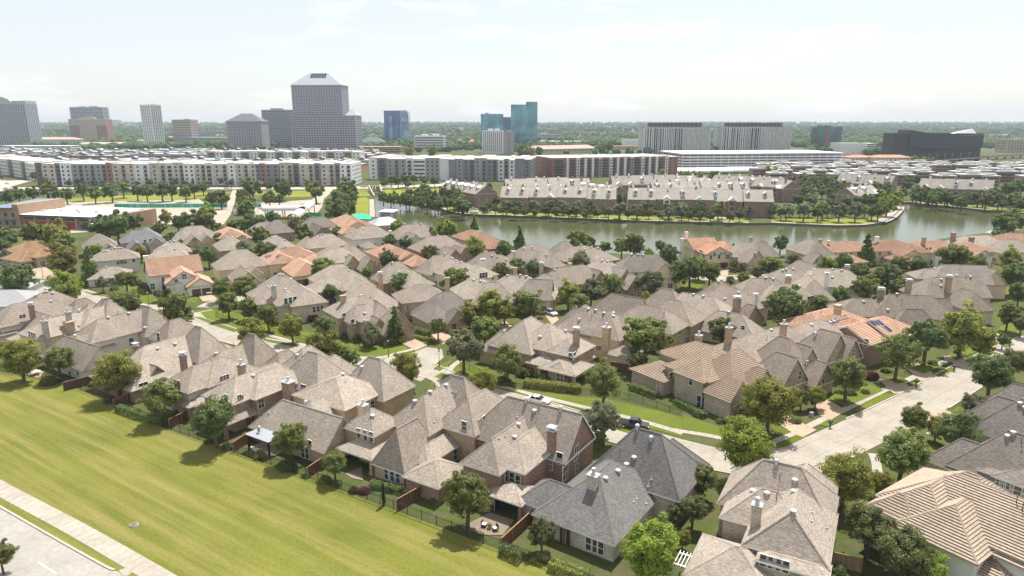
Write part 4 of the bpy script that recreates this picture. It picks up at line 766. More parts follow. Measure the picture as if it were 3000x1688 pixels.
('pale grey shingle lakeside house with dark vents on steep facets',(9.7,249.32),0.628,'shingle_pale','brick_pale',0,[(7.5,256.1,0.628,7.5,9.6,5.2,0.9,'hh',0,1),(8.3,248.3,-0.943,7.5,8.8,5.2,0.75,'hh',0,1),(13.3,243.6,-0.943,5.3,7.6,5.0,0.8,'hh',0,1)],[(0.6,242.6,0,9.0,1.3,'stone_white','cap'),(10.0,227.4,0,8.0,1.1,'stone_white','cap')],[(7.6,254.7,8.5,'t'),(4.6,252.3,8.4,'t'),(12.4,244.4,7.5,'t')],[],1,[]),
('tan shingle house with white stucco chimney near the lake',(-6.3,240.12),0.524,'shingle_tan','brick_tan',0,[(-8.9,239.9,0.524,5.2,9.6,4.8,1.0,'hh',0,1),(-3.7,240.3,-1.047,2.9,8.6,5.2,0.7,'hh',0,1)],[(-9.8,227.1,0,9.2,1.6,'stucco_white','cap')],[(-5.2,240.2,7.9,'w'),(-7.2,239.5,8.4,'w'),(-2.0,237.5,7.4,'w')],[],1,[]),
('grey-tan shingle house with white walls and three-window bay in the middle rows',(-18.15,228.43),0.663,'shingle_tan','stucco_white',0,[(-24.9,234.7,0.663,6.3,9.8,4.8,1.1,'hh',0,1),(-17.9,225.8,-0.908,10.8,9.4,5.4,0.7,'hh',0,1),(-11.7,224.8,-0.908,2.8,8.2,5.6,0.6,'hh',0,1)],[],[(-23.6,235.5,9.7,'t'),(-20.9,235.9,8.2,'w'),(-18.8,226.7,9.2,'w'),(-17.0,224.4,9.2,'w')],[(-10.21,217.69,6.17,0.663,1.0,1.6,'w'),(-9.4,218.33,6.13,0.663,1.0,1.6,'w'),(-8.5,219.03,6.12,0.663,1.0,1.6,'w'),(-26.64,227.79,4.68,-0.908,1.0,1.6,'w')],1,[]),
('tan shingle house with brick chimney behind two dark conical trees',(-36.22,219.05),0.611,'shingle_tan','brick_tan',0,[(-38.9,222.4,0.611,3.7,9.8,4.6,1.1,'hh',0,1),(-33.5,215.7,-0.96,7.3,8.8,5.0,0.8,'hh',0,1)],[(-40.5,204.6,0,9.6,1.15,'brick_tan','cap')],[(-39.6,221.4,9.3,'t'),(-36.8,217.4,7.4,'w'),(-40.0,216.4,5.0,'s')],[],1,[]),
('tan house with twin stone and brick gables left of the cream tile house',(-57.6,248.68),0.559,'shingle_tan','brick_tan',0,[(-61.3,256.8,-1.012,7.0,9.6,4.8,1.05,'hh',0,1),(-59.2,246.2,-1.012,5.5,7.6,3.4,1.15,'hg',0,1),(-52.3,243.1,-1.012,5.3,7.2,3.4,1.2,'hg',0,1)],[],[(-63.6,254.2,6.1,'w'),(-61.1,247.8,6.8,'w')],[],1,[]),
('cream stucco house with salmon tile roof and small street gable',(-41.53,259.33),0.559,'tile_salmon','stucco_cream',0,[(-47.5,264.4,-1.012,5.7,8.0,4.6,0.5,'hh',0,1),(-40.8,259.1,-1.012,8.8,6.4,4.4,0.5,'hg',0,1),(-36.4,254.5,-1.012,5.0,5.6,3.4,0.45,'hh',0,1)],[],[],[],1,[]),
('brown brick house with broad grey roof and front gable between two tile houses',(-25.07,265.95),0.559,'shingle_brown','brick_red',0,[(-30.6,274.9,0.558,8.3,9.8,5.4,0.75,'hh',0,1),(-23.9,258.9,-1.012,8.8,8.0,4.4,1.0,'hg',0,1),(-20.6,264.0,-1.012,8.4,7.6,4.4,1.1,'hg',0,1)],[],[],[],1,[]),
('salmon tile lakeside house with low hips and tan walls',(-12.1,287.4),0.559,'tile_salmon','stone_tan',0,[(-16.2,297.9,-1.012,7.4,8.4,5.2,0.5,'hh',0,1),(-9.1,282.4,-1.012,5.8,7.8,5.0,0.5,'hh',0,1),(-11.0,281.9,-1.012,9.4,6.2,3.6,0.45,'hh',0,1)],[],[],[],1,[]),
('grey-tan house by the lake with white-trimmed steep rear gable',(-44.25,300.83),0.559,'shingle_tan','stucco_grey',0,[(-44.9,307.3,0.558,9.8,9.8,4.8,0.9,'hh',0,1),(-43.6,294.4,2.129,8.2,8.0,4.8,1.0,'gh',0,1)],[(-53.8,298.5,0,8.2,1.2,'stucco_white','flat')],[(-41.5,309.0,9.5,'t')],[],1,[]),
('white-walled house with grey-tan hip roof near the boathouse',(-63.05,297.15),0.559,'shingle_tan','stucco_white',0,[(-64.5,304.9,0.558,6.2,9.6,5.2,0.7,'hh',0,1),(-61.6,289.4,-1.012,3.1,5.2,3.2,0.8,'hh',0,1)],[],[(-71.8,303.4,6.8,'w'),(-68.7,300.5,7.6,'w'),(-66.3,301.7,8.3,'w')],[],1,[]),
('pale silver metal hip roof house beside the white boathouse',(-62.0,345.3),0.559,'metal_pale','brick_pale',0,[(-65.0,346.7,0.558,5.2,7.8,4.6,0.55,'hh',0,1),(-59.0,343.9,-1.012,2.9,6.0,3.6,0.6,'hh',0,1)],[],[],[],1,[]),
('salmon tile house with stacked hips beside the green screened bank',(-79.45,332.45),0.559,'tile_salmon','stucco_cream',0,[(-82.2,342.4,-1.012,8.7,9.2,5.4,0.5,'hh',0,1),(-77.3,332.1,-1.012,9.1,8.0,5.2,0.5,'hg',0,1),(-78.8,322.8,-1.012,7.8,7.2,4.8,0.45,'hh',0,1)],[],[],[],1,[]),
('long tan shingle roof with skylight left of the dark conical trees',(-47.67,205.43),0.559,'shingle_tan','brick_tan',0,[(-51.9,211.9,-1.012,7.3,9.6,5.4,0.8,'hh',0,1),(-43.5,198.9,-1.012,20.1,8.2,4.2,0.8,'hh',0,1)],[],[(-45.0,199.9,7.6,'s'),(-51.3,210.4,9.4,'w')],[],1,[]),
('tan shingle house with white stone chimney and three-window bay over a patio cover',(-65.47,194.13),0.559,'shingle_tan','brick_pale',0,[(-70.0,202.6,-1.012,4.1,10.2,5.7,0.8,'hh',0,1),(-65.0,189.9,-1.012,4.5,8.0,5.6,0.65,'hh',0,1),(-61.6,193.1,-1.012,8.1,8.8,5.4,0.7,'hh',0,1),(-71.3,193.1,-1.012,6.2,8.6,5.6,0.7,'hh',0,1),(-64.3,189.5,0.558,0.6,4.4,3.2,0.4,'hh',0,1),(-60.5,196.6,0.558,0.6,5.0,3.2,0.5,'hh',0,1)],[(-67.6,188.1,0,9.8,1.3,'stone_white','pot')],[(-70.5,202.4,9.8,'w'),(-69.1,200.9,10.1,'w'),(-68.9,207.5,7.3,'w'),(-67.0,196.2,6.8,'w')],[(-63.08,184.12,6.37,0.559,0.9,1.6,'w'),(-62.02,184.79,6.47,0.559,0.9,1.6,'w'),(-60.93,185.46,6.51,0.559,0.9,1.6,'w'),(-73.71,188.84,5.81,-1.012,0.9,1.6,'w'),(-55.01,186.73,3.35,0.559,0.9,1.6,'w'),(-54.05,187.33,3.38,0.559,0.9,1.6,'w'),(-55.98,186.13,3.32,0.559,0.9,1.6,'w')],0,[]),
('low silver metal roofed house cut by the left edge',(-157.12,203.95),0.175,'metal_pale','stucco_white',0,[(-151.2,196.9,0.174,6.3,6.4,3.4,0.4,'hh',0,1),(-163.1,210.9,0.174,3.8,7.0,4.0,0.4,'hh',0,1)],[],[],[],0,[]),
('orange tile house with black solar panels and low tan garage',(-80.01,248.6),0.559,'tile_orange','stucco_cream',0,[(-84.3,255.8,0.558,4.2,8.8,5.4,0.52,'hh',0,1),(-75.5,240.3,-1.012,10.9,6.8,3.8,0.5,'hh',0,1),(-73.7,249.8,-1.012,6.7,6.4,3.6,0.5,'hh',0,1),(-86.5,248.6,-1.012,5.0,8.0,5.4,0.5,'hh',0,1)],[],[],[(-72.12,228.89,1.12,0.559,4.0,2.2,'b')],1,[[(-92.16,250.24,6.05),(-89.52,249.24,6.9),(-88.48,247.18,6.8),(-90.87,247.67,5.91)],[(-86.06,244.1,7.01),(-85.13,245.54,7.61),(-84.51,245.34,7.36),(-85.19,243.14,6.61)],[(-87.45,254.47,8.14),(-85.55,254.96,8.78),(-85.03,254.52,8.44),(-86.59,252.76,8.04)]]),
('big grey-tan hip house with brick front gable right of the white tile house',(-92.35,232.02),0.559,'shingle_tan','stucco_cream',0,[(-97.8,241.2,0.558,4.8,10.4,5.2,0.85,'hh',0,1),(-89.8,224.2,-1.012,12.5,7.2,3.4,1.0,'hg',0,1),(-89.3,230.6,-1.012,5.1,6.4,3.4,0.9,'hg',0,1)],[],[],[(-88.01,228.43,1.12,0.559,1.1,2.2,'d')],1,[]),
('white stucco house with broad orange tile roof,stone entry and two brown garage doors',(-109.61,221.05),0.567,'tile_orange','stucco_white',0,[(-115.8,228.4,0.567,16.2,10.2,6.0,0.62,'gg',0,1),(-109.0,220.3,-1.004,9.9,8.0,6.2,0.6,'hg',0,1),(-103.3,219.2,-1.004,8.7,5.8,3.4,0.62,'hg',0,1),(-110.3,216.2,-1.004,3.7,5.8,4.4,0.7,'hg',0,1)],[(-127.7,233.8,0,9.5,1.5,'stucco_white','flat')],[],[(-119.96,219.83,5.32,-1.004,1.0,2.0,'w'),(-118.41,218.68,2.21,0.567,1.2,2.0,'w'),(-106.35,216.07,6.16,0.567,1.3,1.6,'w'),(-105.36,216.7,0.82,0.567,0.5,1.6,'b'),(-102.29,214.76,1.12,0.567,2.6,2.2,'b'),(-99.78,216.36,1.12,0.567,2.6,2.2,'b'),(-105.53,226.89,0.47,0.567,0.9,0.9,'b'),(-109.26,214.74,1.17,0.567,1.2,2.3,'d'),(-108.44,214.74,4.93,0.567,0.9,1.1,'w'),(-106.07,216.25,2.57,0.567,1.2,1.8,'w')],0,[]),
('small grey hip roof behind the white orange-roofed house',(-133.25,262.25),0.559,'shingle_tan','brick_tan',0,[(-135.1,267.6,0.558,3.0,9.0,5.2,0.8,'hh',0,1),(-131.4,256.9,0.558,4.2,8.6,5.2,0.75,'hh',0,1)],[],[(-135.4,267.2,8.9,'w'),(-134.2,267.8,8.8,'w'),(-136.7,264.1,7.3,'w'),(-128.8,257.0,7.6,'w')],[],1,[]),
('tan shingle house with dark triple windows under a wide hip roof',(-145.12,243.15),0.524,'shingle_tan','stucco_grey',0,[(-149.3,252.4,0.524,5.2,8.8,5.6,0.62,'hh',0,1),(-140.9,233.8,0.524,2.8,5.6,3.0,0.5,'hh',0,1)],[],[(-149.9,251.9,8.7,'w'),(-148.9,252.4,8.7,'w'),(-148.0,253.1,8.7,'w'),(-147.1,253.4,8.6,'w'),(-151.8,249.7,8.1,'w'),(-151.0,250.2,8.1,'w'),(-141.8,233.3,5.6,'w')],[(-146.21,248.28,4.02,0.524,1.0,1.2,'w'),(-145.17,248.88,4.05,0.524,1.0,1.2,'w'),(-144.12,249.49,4.08,0.524,1.0,1.2,'w')],1,[]),
('tan shingle house with cream walls at the end of the third row',(-77.25,273.73),0.559,'shingle_tan','stucco_cream',0,[(-77.9,281.1,0.558,5.9,9.6,5.4,0.75,'hh',0,1),(-68.8,259.1,0.558,3.5,8.6,5.0,0.8,'hh',0,1),(-85.0,280.9,-1.012,2.9,8.6,4.6,1.0,'hh',0,1)],[],[(-79.5,279.8,9.4,'w'),(-78.4,280.7,9.5,'w')],[],1,[]),
('tan shingle house right of the orange solar house with blue-grey walls',(-57.03,211.98),0.559,'shingle_tan','stucco_grey',0,[(-57.1,217.8,0.558,3.8,9.8,5.4,0.75,'hh',0,1),(-57.0,206.2,0.558,2.9,8.2,5.2,0.7,'hh',0,1)],[],[],[],1,[]),
('tan shingle house between the orange solar house and the cream house of the third row',(-65.1,249.75),0.559,'shingle_tan','brick_tan',0,[(-65.1,249.8,0.558,5.1,9.4,5.2,0.8,'hh',0,1)],[],[],[],1,[]),
('tan shingle hip house with six white vents behind the orange solar house',(-96.45,279.45),0.559,'shingle_tan','brick_tan',0,[(-96.5,279.4,-1.012,11.7,8.8,5.2,0.65,'hh',0,1)],[],[(-102.8,284.8,7.1,'w'),(-101.1,283.9,7.8,'w'),(-98.6,280.8,8.1,'w'),(-95.0,275.9,8.4,'w'),(-92.3,274.1,8.2,'w')],[],1,[]),
('grey shingle house with brick gable next to the arched canopy',(-94.38,328.68),0.559,'shingle_grey','brick_brown',0,[(-95.7,334.2,0.558,6.6,9.4,5.2,0.8,'hh',0,1),(-93.0,323.1,-1.012,15.6,7.4,4.0,1.1,'hg',0,1)],[],[],[],1,[]),
('steep grey pyramid-roofed house among the rear trees',(-115.3,323.92),0.559,'shingle_grey','brick_brown',0,[(-111.8,322.3,0.558,2.1,9.8,4.6,0.95,'hh',0,1),(-118.8,325.6,0.558,4.9,8.2,5.0,0.65,'hh',0,1)],[],[],[],1,[]),
('grey-tan hip roof house below the small salmon tile house',(-116.2,278.85),0.559,'shingle_tan','brick_tan',0,[(-116.2,278.9,-1.012,5.3,9.0,5.0,0.7,'hh',0,1)],[(-110.2,282.0,0,8.0,1.3,'brick_tan','flat')],[(-118.6,280.5,8.2,'w'),(-115.4,278.8,8.5,'w'),(-114.2,283.6,6.0,'w')],[],1,[]),
('small salmon tile house with cream gable in the rear left row',(-125.75,306.88),0.559,'tile_salmon','stucco_cream',0,[(-128.9,308.8,-1.012,6.2,8.0,5.0,0.5,'hh',0,1),(-122.6,304.9,-1.012,8.7,6.0,3.8,0.5,'hg',0,1)],[],[],[],1,[]),
('brown-grey house with stone double gable and three dark garage doors',(-137.1,294.95),0.559,'shingle_tan','stone_tan',0,[(-141.1,300.9,0.558,6.3,10.0,5.2,0.8,'hh',0,1),(-135.8,287.7,-1.012,8.0,8.2,4.6,1.0,'hg',0,1),(-134.3,296.2,-1.012,8.5,7.4,4.4,1.0,'hg',0,1)],[(-144.7,307.0,0,10.2,1.2,'stone_tan','flat')],[],[(-135.03,283.47,1.12,0.559,2.6,2.2,'b'),(-132.6,284.99,1.12,0.559,2.6,2.2,'b'),(-130.81,286.11,1.12,0.559,1.4,2.2,'b'),(-133.78,284.25,6.38,0.559,1.4,1.2,'w')],1,[]),
('blue-grey shingle house with white-trimmed brick gables near the white-roofed school hall',(-157.82,289.54),0.559,'shingle_blue','brick_pale',0,[(-159.2,295.1,-1.012,7.1,10.0,5.2,0.8,'hh',0,1),(-162.8,294.1,0.558,3.7,9.2,5.2,0.8,'hh',0,1),(-157.4,281.7,-1.012,9.8,6.8,3.8,1.0,'hg',0,1),(-151.8,287.4,-1.012,4.5,7.4,4.6,1.0,'hg',0,1)],[],[],[(-155.71,285.99,5.6,0.559,0.9,1.4,'w'),(-153.83,287.17,5.82,0.559,0.9,1.4,'w')],1,[]),
('dark grey pyramid-roof house with black garage door near the tree row',(-170.55,281.7),0.559,'shingle_grey','brick_pale',0,[(-175.0,285.9,0.558,1.4,9.0,4.4,0.85,'hh',0,1),(-166.1,277.6,-1.012,6.0,6.4,3.4,1.0,'hg',0,1)],[],[],[],1,[]),
('tan and orange tile house with stone entry pavilion and brown garage door at far left',(-191.9,268.98),-0.524,'tile_rust','stone_tan',0,[(-198.9,278.6,1.047,4.1,6.8,3.4,0.5,'hh',0,1),(-185.9,265.0,-0.524,1.9,6.4,4.2,0.5,'hh',0,1),(-190.8,263.4,-0.524,4.0,5.6,3.2,0.45,'hh',0,1)],[],[],[(-186.02,256.88,1.12,1.047,4.6,2.2,'b'),(-182.48,260.27,1.22,1.047,1.5,2.4,'d')],1,[]),
('cream lakeside villa with mottled orange tiles,three chimneys and arched garages',(79.22,265.98),0.209,'tile_mottled','stucco_cream',0,[(75.5,270.1,0.209,11.2,9.6,6.4,0.55,'gg',0,1),(78.5,260.6,-1.361,7.7,8.6,6.0,0.5,'hg',0,1),(83.7,267.2,-1.361,3.4,8.6,6.0,0.5,'hh',0,1)],[(70.7,274.0,0,11.5,1.1,'stucco_white','flat'),(68.1,269.8,0,9.5,1.2,'stucco_white','flat')],[],[(81.19,257.18,1.22,0.209,2.6,2.4,'b'),(78.15,256.53,1.12,0.209,1.6,2.2,'b'),(73.29,260.2,5.91,-1.361,3.0,1.4,'w'),(77.35,256.36,5.72,0.209,0.9,1.6,'w'),(80.03,256.93,5.92,0.209,0.7,1.2,'w'),(81.38,257.21,5.97,0.209,0.7,1.2,'w')],1,[]),
('stone-gabled lakeside house with steep dark hip and grey garage door',(93.0,258.43),0.209,'shingle_tan','stone_tan',0,[(97.0,261.6,0.209,2.4,10.0,5.0,1.2,'hh',0,1),(91.2,262.3,0.209,5.6,9.2,5.2,0.8,'hh',0,1),(90.8,251.4,-1.361,4.9,8.6,3.8,1.1,'hg',0,1)],[(94.2,266.4,0,10.6,1.2,'stone_tan','flat')],[],[(88.58,248.4,1.12,0.209,2.6,2.2,'g'),(89.97,248.69,6.74,0.209,0.9,1.6,'w')],1,[]),
('grey lakeside house with steep stone gable and tiny arched dormer',(118.02,257.65),0.209,'shingle_pale','brick_pale',0,[(117.8,265.9,-1.361,3.6,9.8,5.4,0.8,'hh',0,1),(118.9,260.9,0.209,1.6,9.4,4.6,1.15,'hh',0,1),(114.4,252.2,-1.361,4.7,7.2,3.4,1.1,'hg',0,1),(121.0,251.7,-1.361,3.6,6.4,3.4,1.0,'hg',0,1)],[(121.2,265.3,0,10.0,1.3,'stone_tan','flat')],[],[(113.44,249.51,4.93,0.209,0.9,1.3,'w')],1,[]),
('cream house with low orange tile roof behind the tall bright cypress',(133.17,267.12),0.209,'tile_salmon','stucco_cream',0,[(130.2,269.5,0.209,8.7,8.4,5.6,0.45,'hh',0,1),(137.8,271.5,0.209,2.6,8.0,5.4,0.45,'hh',0,1),(131.5,260.4,-1.361,3.0,4.6,3.0,0.45,'hh',0,1)],[(125.3,266.9,0,9.2,1.0,'stucco_cream','flat')],[],[],1,[]),
('cream villa with bright orange tiles and a white corner chimney tower',(154.22,264.15),0.209,'tile_orange','stucco_cream',0,[(151.3,271.9,0.209,7.7,8.6,5.6,0.5,'hh',0,1),(157.3,269.1,-1.361,3.7,8.0,5.4,0.45,'hh',0,1),(154.3,260.8,-1.361,4.0,7.0,5.0,0.5,'hg',0,1),(150.6,259.6,-1.361,3.0,5.0,3.2,0.5,'hh',0,1),(157.6,259.2,-1.361,2.5,4.8,3.2,0.5,'hg',0,1)],[(146.2,270.4,0,10.2,1.3,'stucco_white','flat')],[],[],1,[]),
('white villa with pinkish tiles,balcony tower and dark shuttered window',(174.66,266.33),0.209,'tile_salmon','stucco_white',0,[(168.6,272.1,0.209,9.2,8.4,5.8,0.45,'hh',0,1),(178.6,268.1,0.209,8.8,8.2,5.4,0.5,'hh',0,1),(181.6,260.8,-1.361,3.9,7.0,5.0,0.5,'hg',0,1),(169.9,264.4,-1.361,5.5,7.8,5.4,0.4,'hg',0,1)],[(164.1,268.8,0,10.2,1.2,'brick_tan','flat')],[],[(181.02,258.61,4.66,0.209,1.6,1.6,'w'),(165.22,265.5,6.02,0.209,1.0,1.6,'w'),(163.61,265.21,5.96,-1.361,1.0,1.6,'w')],1,[]),
('tan shingle house with two brick chimneys at the lake bend',(196.25,275.0),0.209,'shingle_tan','stucco_cream',0,[(192.6,280.7,0.209,12.0,9.0,5.2,0.6,'hh',0,1),(199.9,270.9,0.209,7.6,9.0,5.0,0.9,'hh',0,1),(196.3,273.4,-1.361,3.4,7.8,5.0,0.6,'hh',0,1)],[(183.2,280.5,0,10.2,1.6,'brick_red','flat'),(186.3,273.6,0,9.4,1.6,'brick_red','flat')],[],[],1,[]),
('salmon tile house at the right edge near the lake trees',(216.32,288.23),0.209,'tile_salmon','stucco_cream',0,[(215.6,291.2,0.209,6.9,8.2,5.4,0.45,'hh',0,1),(217.1,285.2,-1.361,2.1,7.6,5.0,0.45,'hh',0,1)],[(218.6,292.7,0,9.4,1.4,'brick_tan','flat')],[],[],1,[]),
('tan and dark gabled house nearest the lakeside street with paired vents',(94.25,219.55),0.209,'shingle_brown','brick_tan',0,[(98.1,222.4,-1.361,9.2,9.6,4.8,1.1,'hg',0,1),(90.4,216.7,0.209,6.5,8.8,5.0,0.8,'hh',0,1)],[],[(87.4,215.4,8.3,'w'),(88.6,215.9,8.6,'w'),(91.2,216.5,8.5,'w')],[],1,[]),
('grey-tan shingle house with two slim chimneys left of the tree cluster',(96.28,207.1),-0.175,'shingle_tan','stucco_grey',0,[(102.3,213.3,-0.174,8.6,9.4,5.2,0.65,'hh',0,1),(90.2,200.9,1.396,6.3,9.6,5.0,0.9,'hh',0,1)],[(95.8,202.7,0,9.8,1.2,'stucco_white','cap'),(107.1,213.5,0,10.0,1.25,'brick_tan','cap')],[(94.9,211.8,7.6,'w'),(97.2,214.6,8.8,'w'),(102.3,213.1,9.2,'w'),(104.8,212.2,9.0,'w'),(101.1,210.1,7.2,'w')],[],1,[]),
('grey-tan shingle house with low chimney left of the round dark oak',(77.58,196.45),0.0,'shingle_tan','brick_tan',0,[(74.8,198.2,0.0,7.1,9.8,5.2,0.85,'hh',0,1),(80.3,194.7,0.0,6.2,8.8,5.2,0.7,'hh',0,1)],[(84.1,202.6,0,9.0,1.5,'brick_tan','cap')],[(75.5,198.2,9.8,'w'),(77.7,197.9,9.5,'w'),(76.6,197.9,9.5,'p'),(84.0,194.0,8.3,'w')],[(86.02,189.54,5.63,0.0,1.0,1.7,'w'),(85.28,189.54,5.43,0.0,1.0,1.7,'w')],1,[]),
('grey-tan shingle house with broad capped chimney and small white chimney',(62.05,185.9),0.593,'shingle_tan','brick_tan',0,[(60.2,193.4,0.593,4.3,9.8,4.6,1.1,'hh',0,1),(61.9,188.1,-0.977,5.7,9.6,5.2,0.75,'hh',0,1),(64.0,176.2,-0.977,2.2,7.6,3.2,1.1,'hg',0,1)],[(59.8,175.4,0,9.4,1.7,'brick_brown','cap'),(66.5,180.6,0,8.8,1.1,'stucco_white','cap')],[(60.0,193.2,9.8,'w'),(62.1,194.4,9.5,'w'),(62.9,194.0,8.6,'p'),(62.7,186.8,9.6,'p'),(63.1,184.3,8.7,'w'),(59.6,184.8,6.8,'w')],[],1,[]),
('tan shingle house with a small white front dormer left of the round oak',(55.18,171.6),-0.611,'shingle_tan','stucco_cream',0,[(50.0,178.2,-0.611,8.3,9.8,5.4,0.75,'hh',0,1),(56.0,169.3,-0.611,6.3,7.4,3.0,0.95,'hh',0,1),(59.5,167.3,0.96,4.8,5.4,3.0,0.9,'hh',0,1)],[],[(49.0,178.7,9.6,'w'),(51.2,177.0,9.6,'w'),(47.8,179.3,9.5,'p'),(55.8,169.3,7.3,'w')],[(57.44,162.65,5.24,-0.611,0.8,1.0,'w')],1,[]),
]
NEAR_BY=['the bottom tan house with the tall chimney','the charcoal-roofed house','the brick house with white-capped chimney','the large tan house with the corner patio','the dormered house beside the pergola','the brown brick house with two chimneys','the house with the triple slit windows','the red brick gabled house','the house with the long pale upper wall','the house with two banded stone chimneys','the sprawling house with the red chimney','the striped tile house at the bottom right corner','the grey house with triple dark windows','the grey house on the right edge','the brown striped tile house','the house with three stone street gables','the orange house with blue solar panels','the long grey-brown house with cypress tips','the house with paired capped chimneys','the long grey house with stepped gables','the house with the wraparound porch','the house with the tall square chimney','the house with one huge dark slope','the house with thin vent pipes','the stone gabled house','the low stone-entry house','the tan hipped house with white gutter','the house with the plain brick chimney','the house with the half-timbered gable','the wide house with the white dormer','the house with the rounded white dormer','the house with the tall dark stone gable','the lakeside house with the steep side hip','the pale grey lakeside house','the house with the white stucco chimney','the white-walled house with the three-window bay','the house behind two dark conical trees','the house with twin stone and brick gables','the cream house with salmon tiles','the brown brick house with broad grey roof','the salmon tile lakeside house','the lake house with white-trimmed gable','the white-walled house near the boathouse','the silver-roofed house','the salmon house with stacked hips','the house with the skylight','the house with white stone chimney and bay','the silver metal roofed house','the orange house with black solar panels','the big grey-tan hip house','the white house with broad orange roof','the small grey hip roof house','the house with dark triple windows','the cream house ending the third row','the house right of the orange solar house','the tan house behind the orange solar house','the hip house with six white vents','the grey house next to the arched canopy','the steep grey pyramid-roofed house','the hip house below the salmon tile house','the small salmon tile house','the stone house with three dark garage doors','the blue-grey house with brick gables','the dark grey pyramid-roof house','the tan tile house with stone pavilion','the cream villa with mottled orange tiles','the stone-gabled lakeside house','the grey house with the steep stone gable','the cream house behind the tall cypress','the cream villa with corner chimney tower','the white villa with shuttered window','the two-chimney house at the lake bend','the salmon house at the right edge','the gabled house nearest the lakeside street','the house with two slim chimneys','the house left of the round dark oak','the house with broad capped chimney','the house with the small white dormer','the white-roofed school hall','the brick school wing','the long apartment block','the arched canopies','the charcoal apartment block','the brick block by the dam','the concrete spillway','the left lakefront terrace','the right lakefront terrace','the red brick apartment block','the huge parking structure','the rear left terrace','the rear middle terrace','the pale block on the peninsula tip','the stepped terrace','the far shore terrace','the dark wedge hall','the tallest tower','the orange-roofed white villas','the brick shop rows']
SIDE=['left of','right of','before','behind']
RANK=['','fifth-from-left','fourth-from-left','leftmost','rightmost','second-from-left','seventh-from-left','sixth-from-left','third-from-left']
KIND={'o':'olive green round oak','d':'dark green round oak','b':'bright green leafy tree','g':'yellow-green loose-crowned tree','p':'grey-green pale oak','m':'dark bronze-green magnolia','c':'feathery conical cypress','k':'narrow dark column cypress','s':'dark green rounded shrub','r':'reddish flowering shrub','t':'light green shrub'}
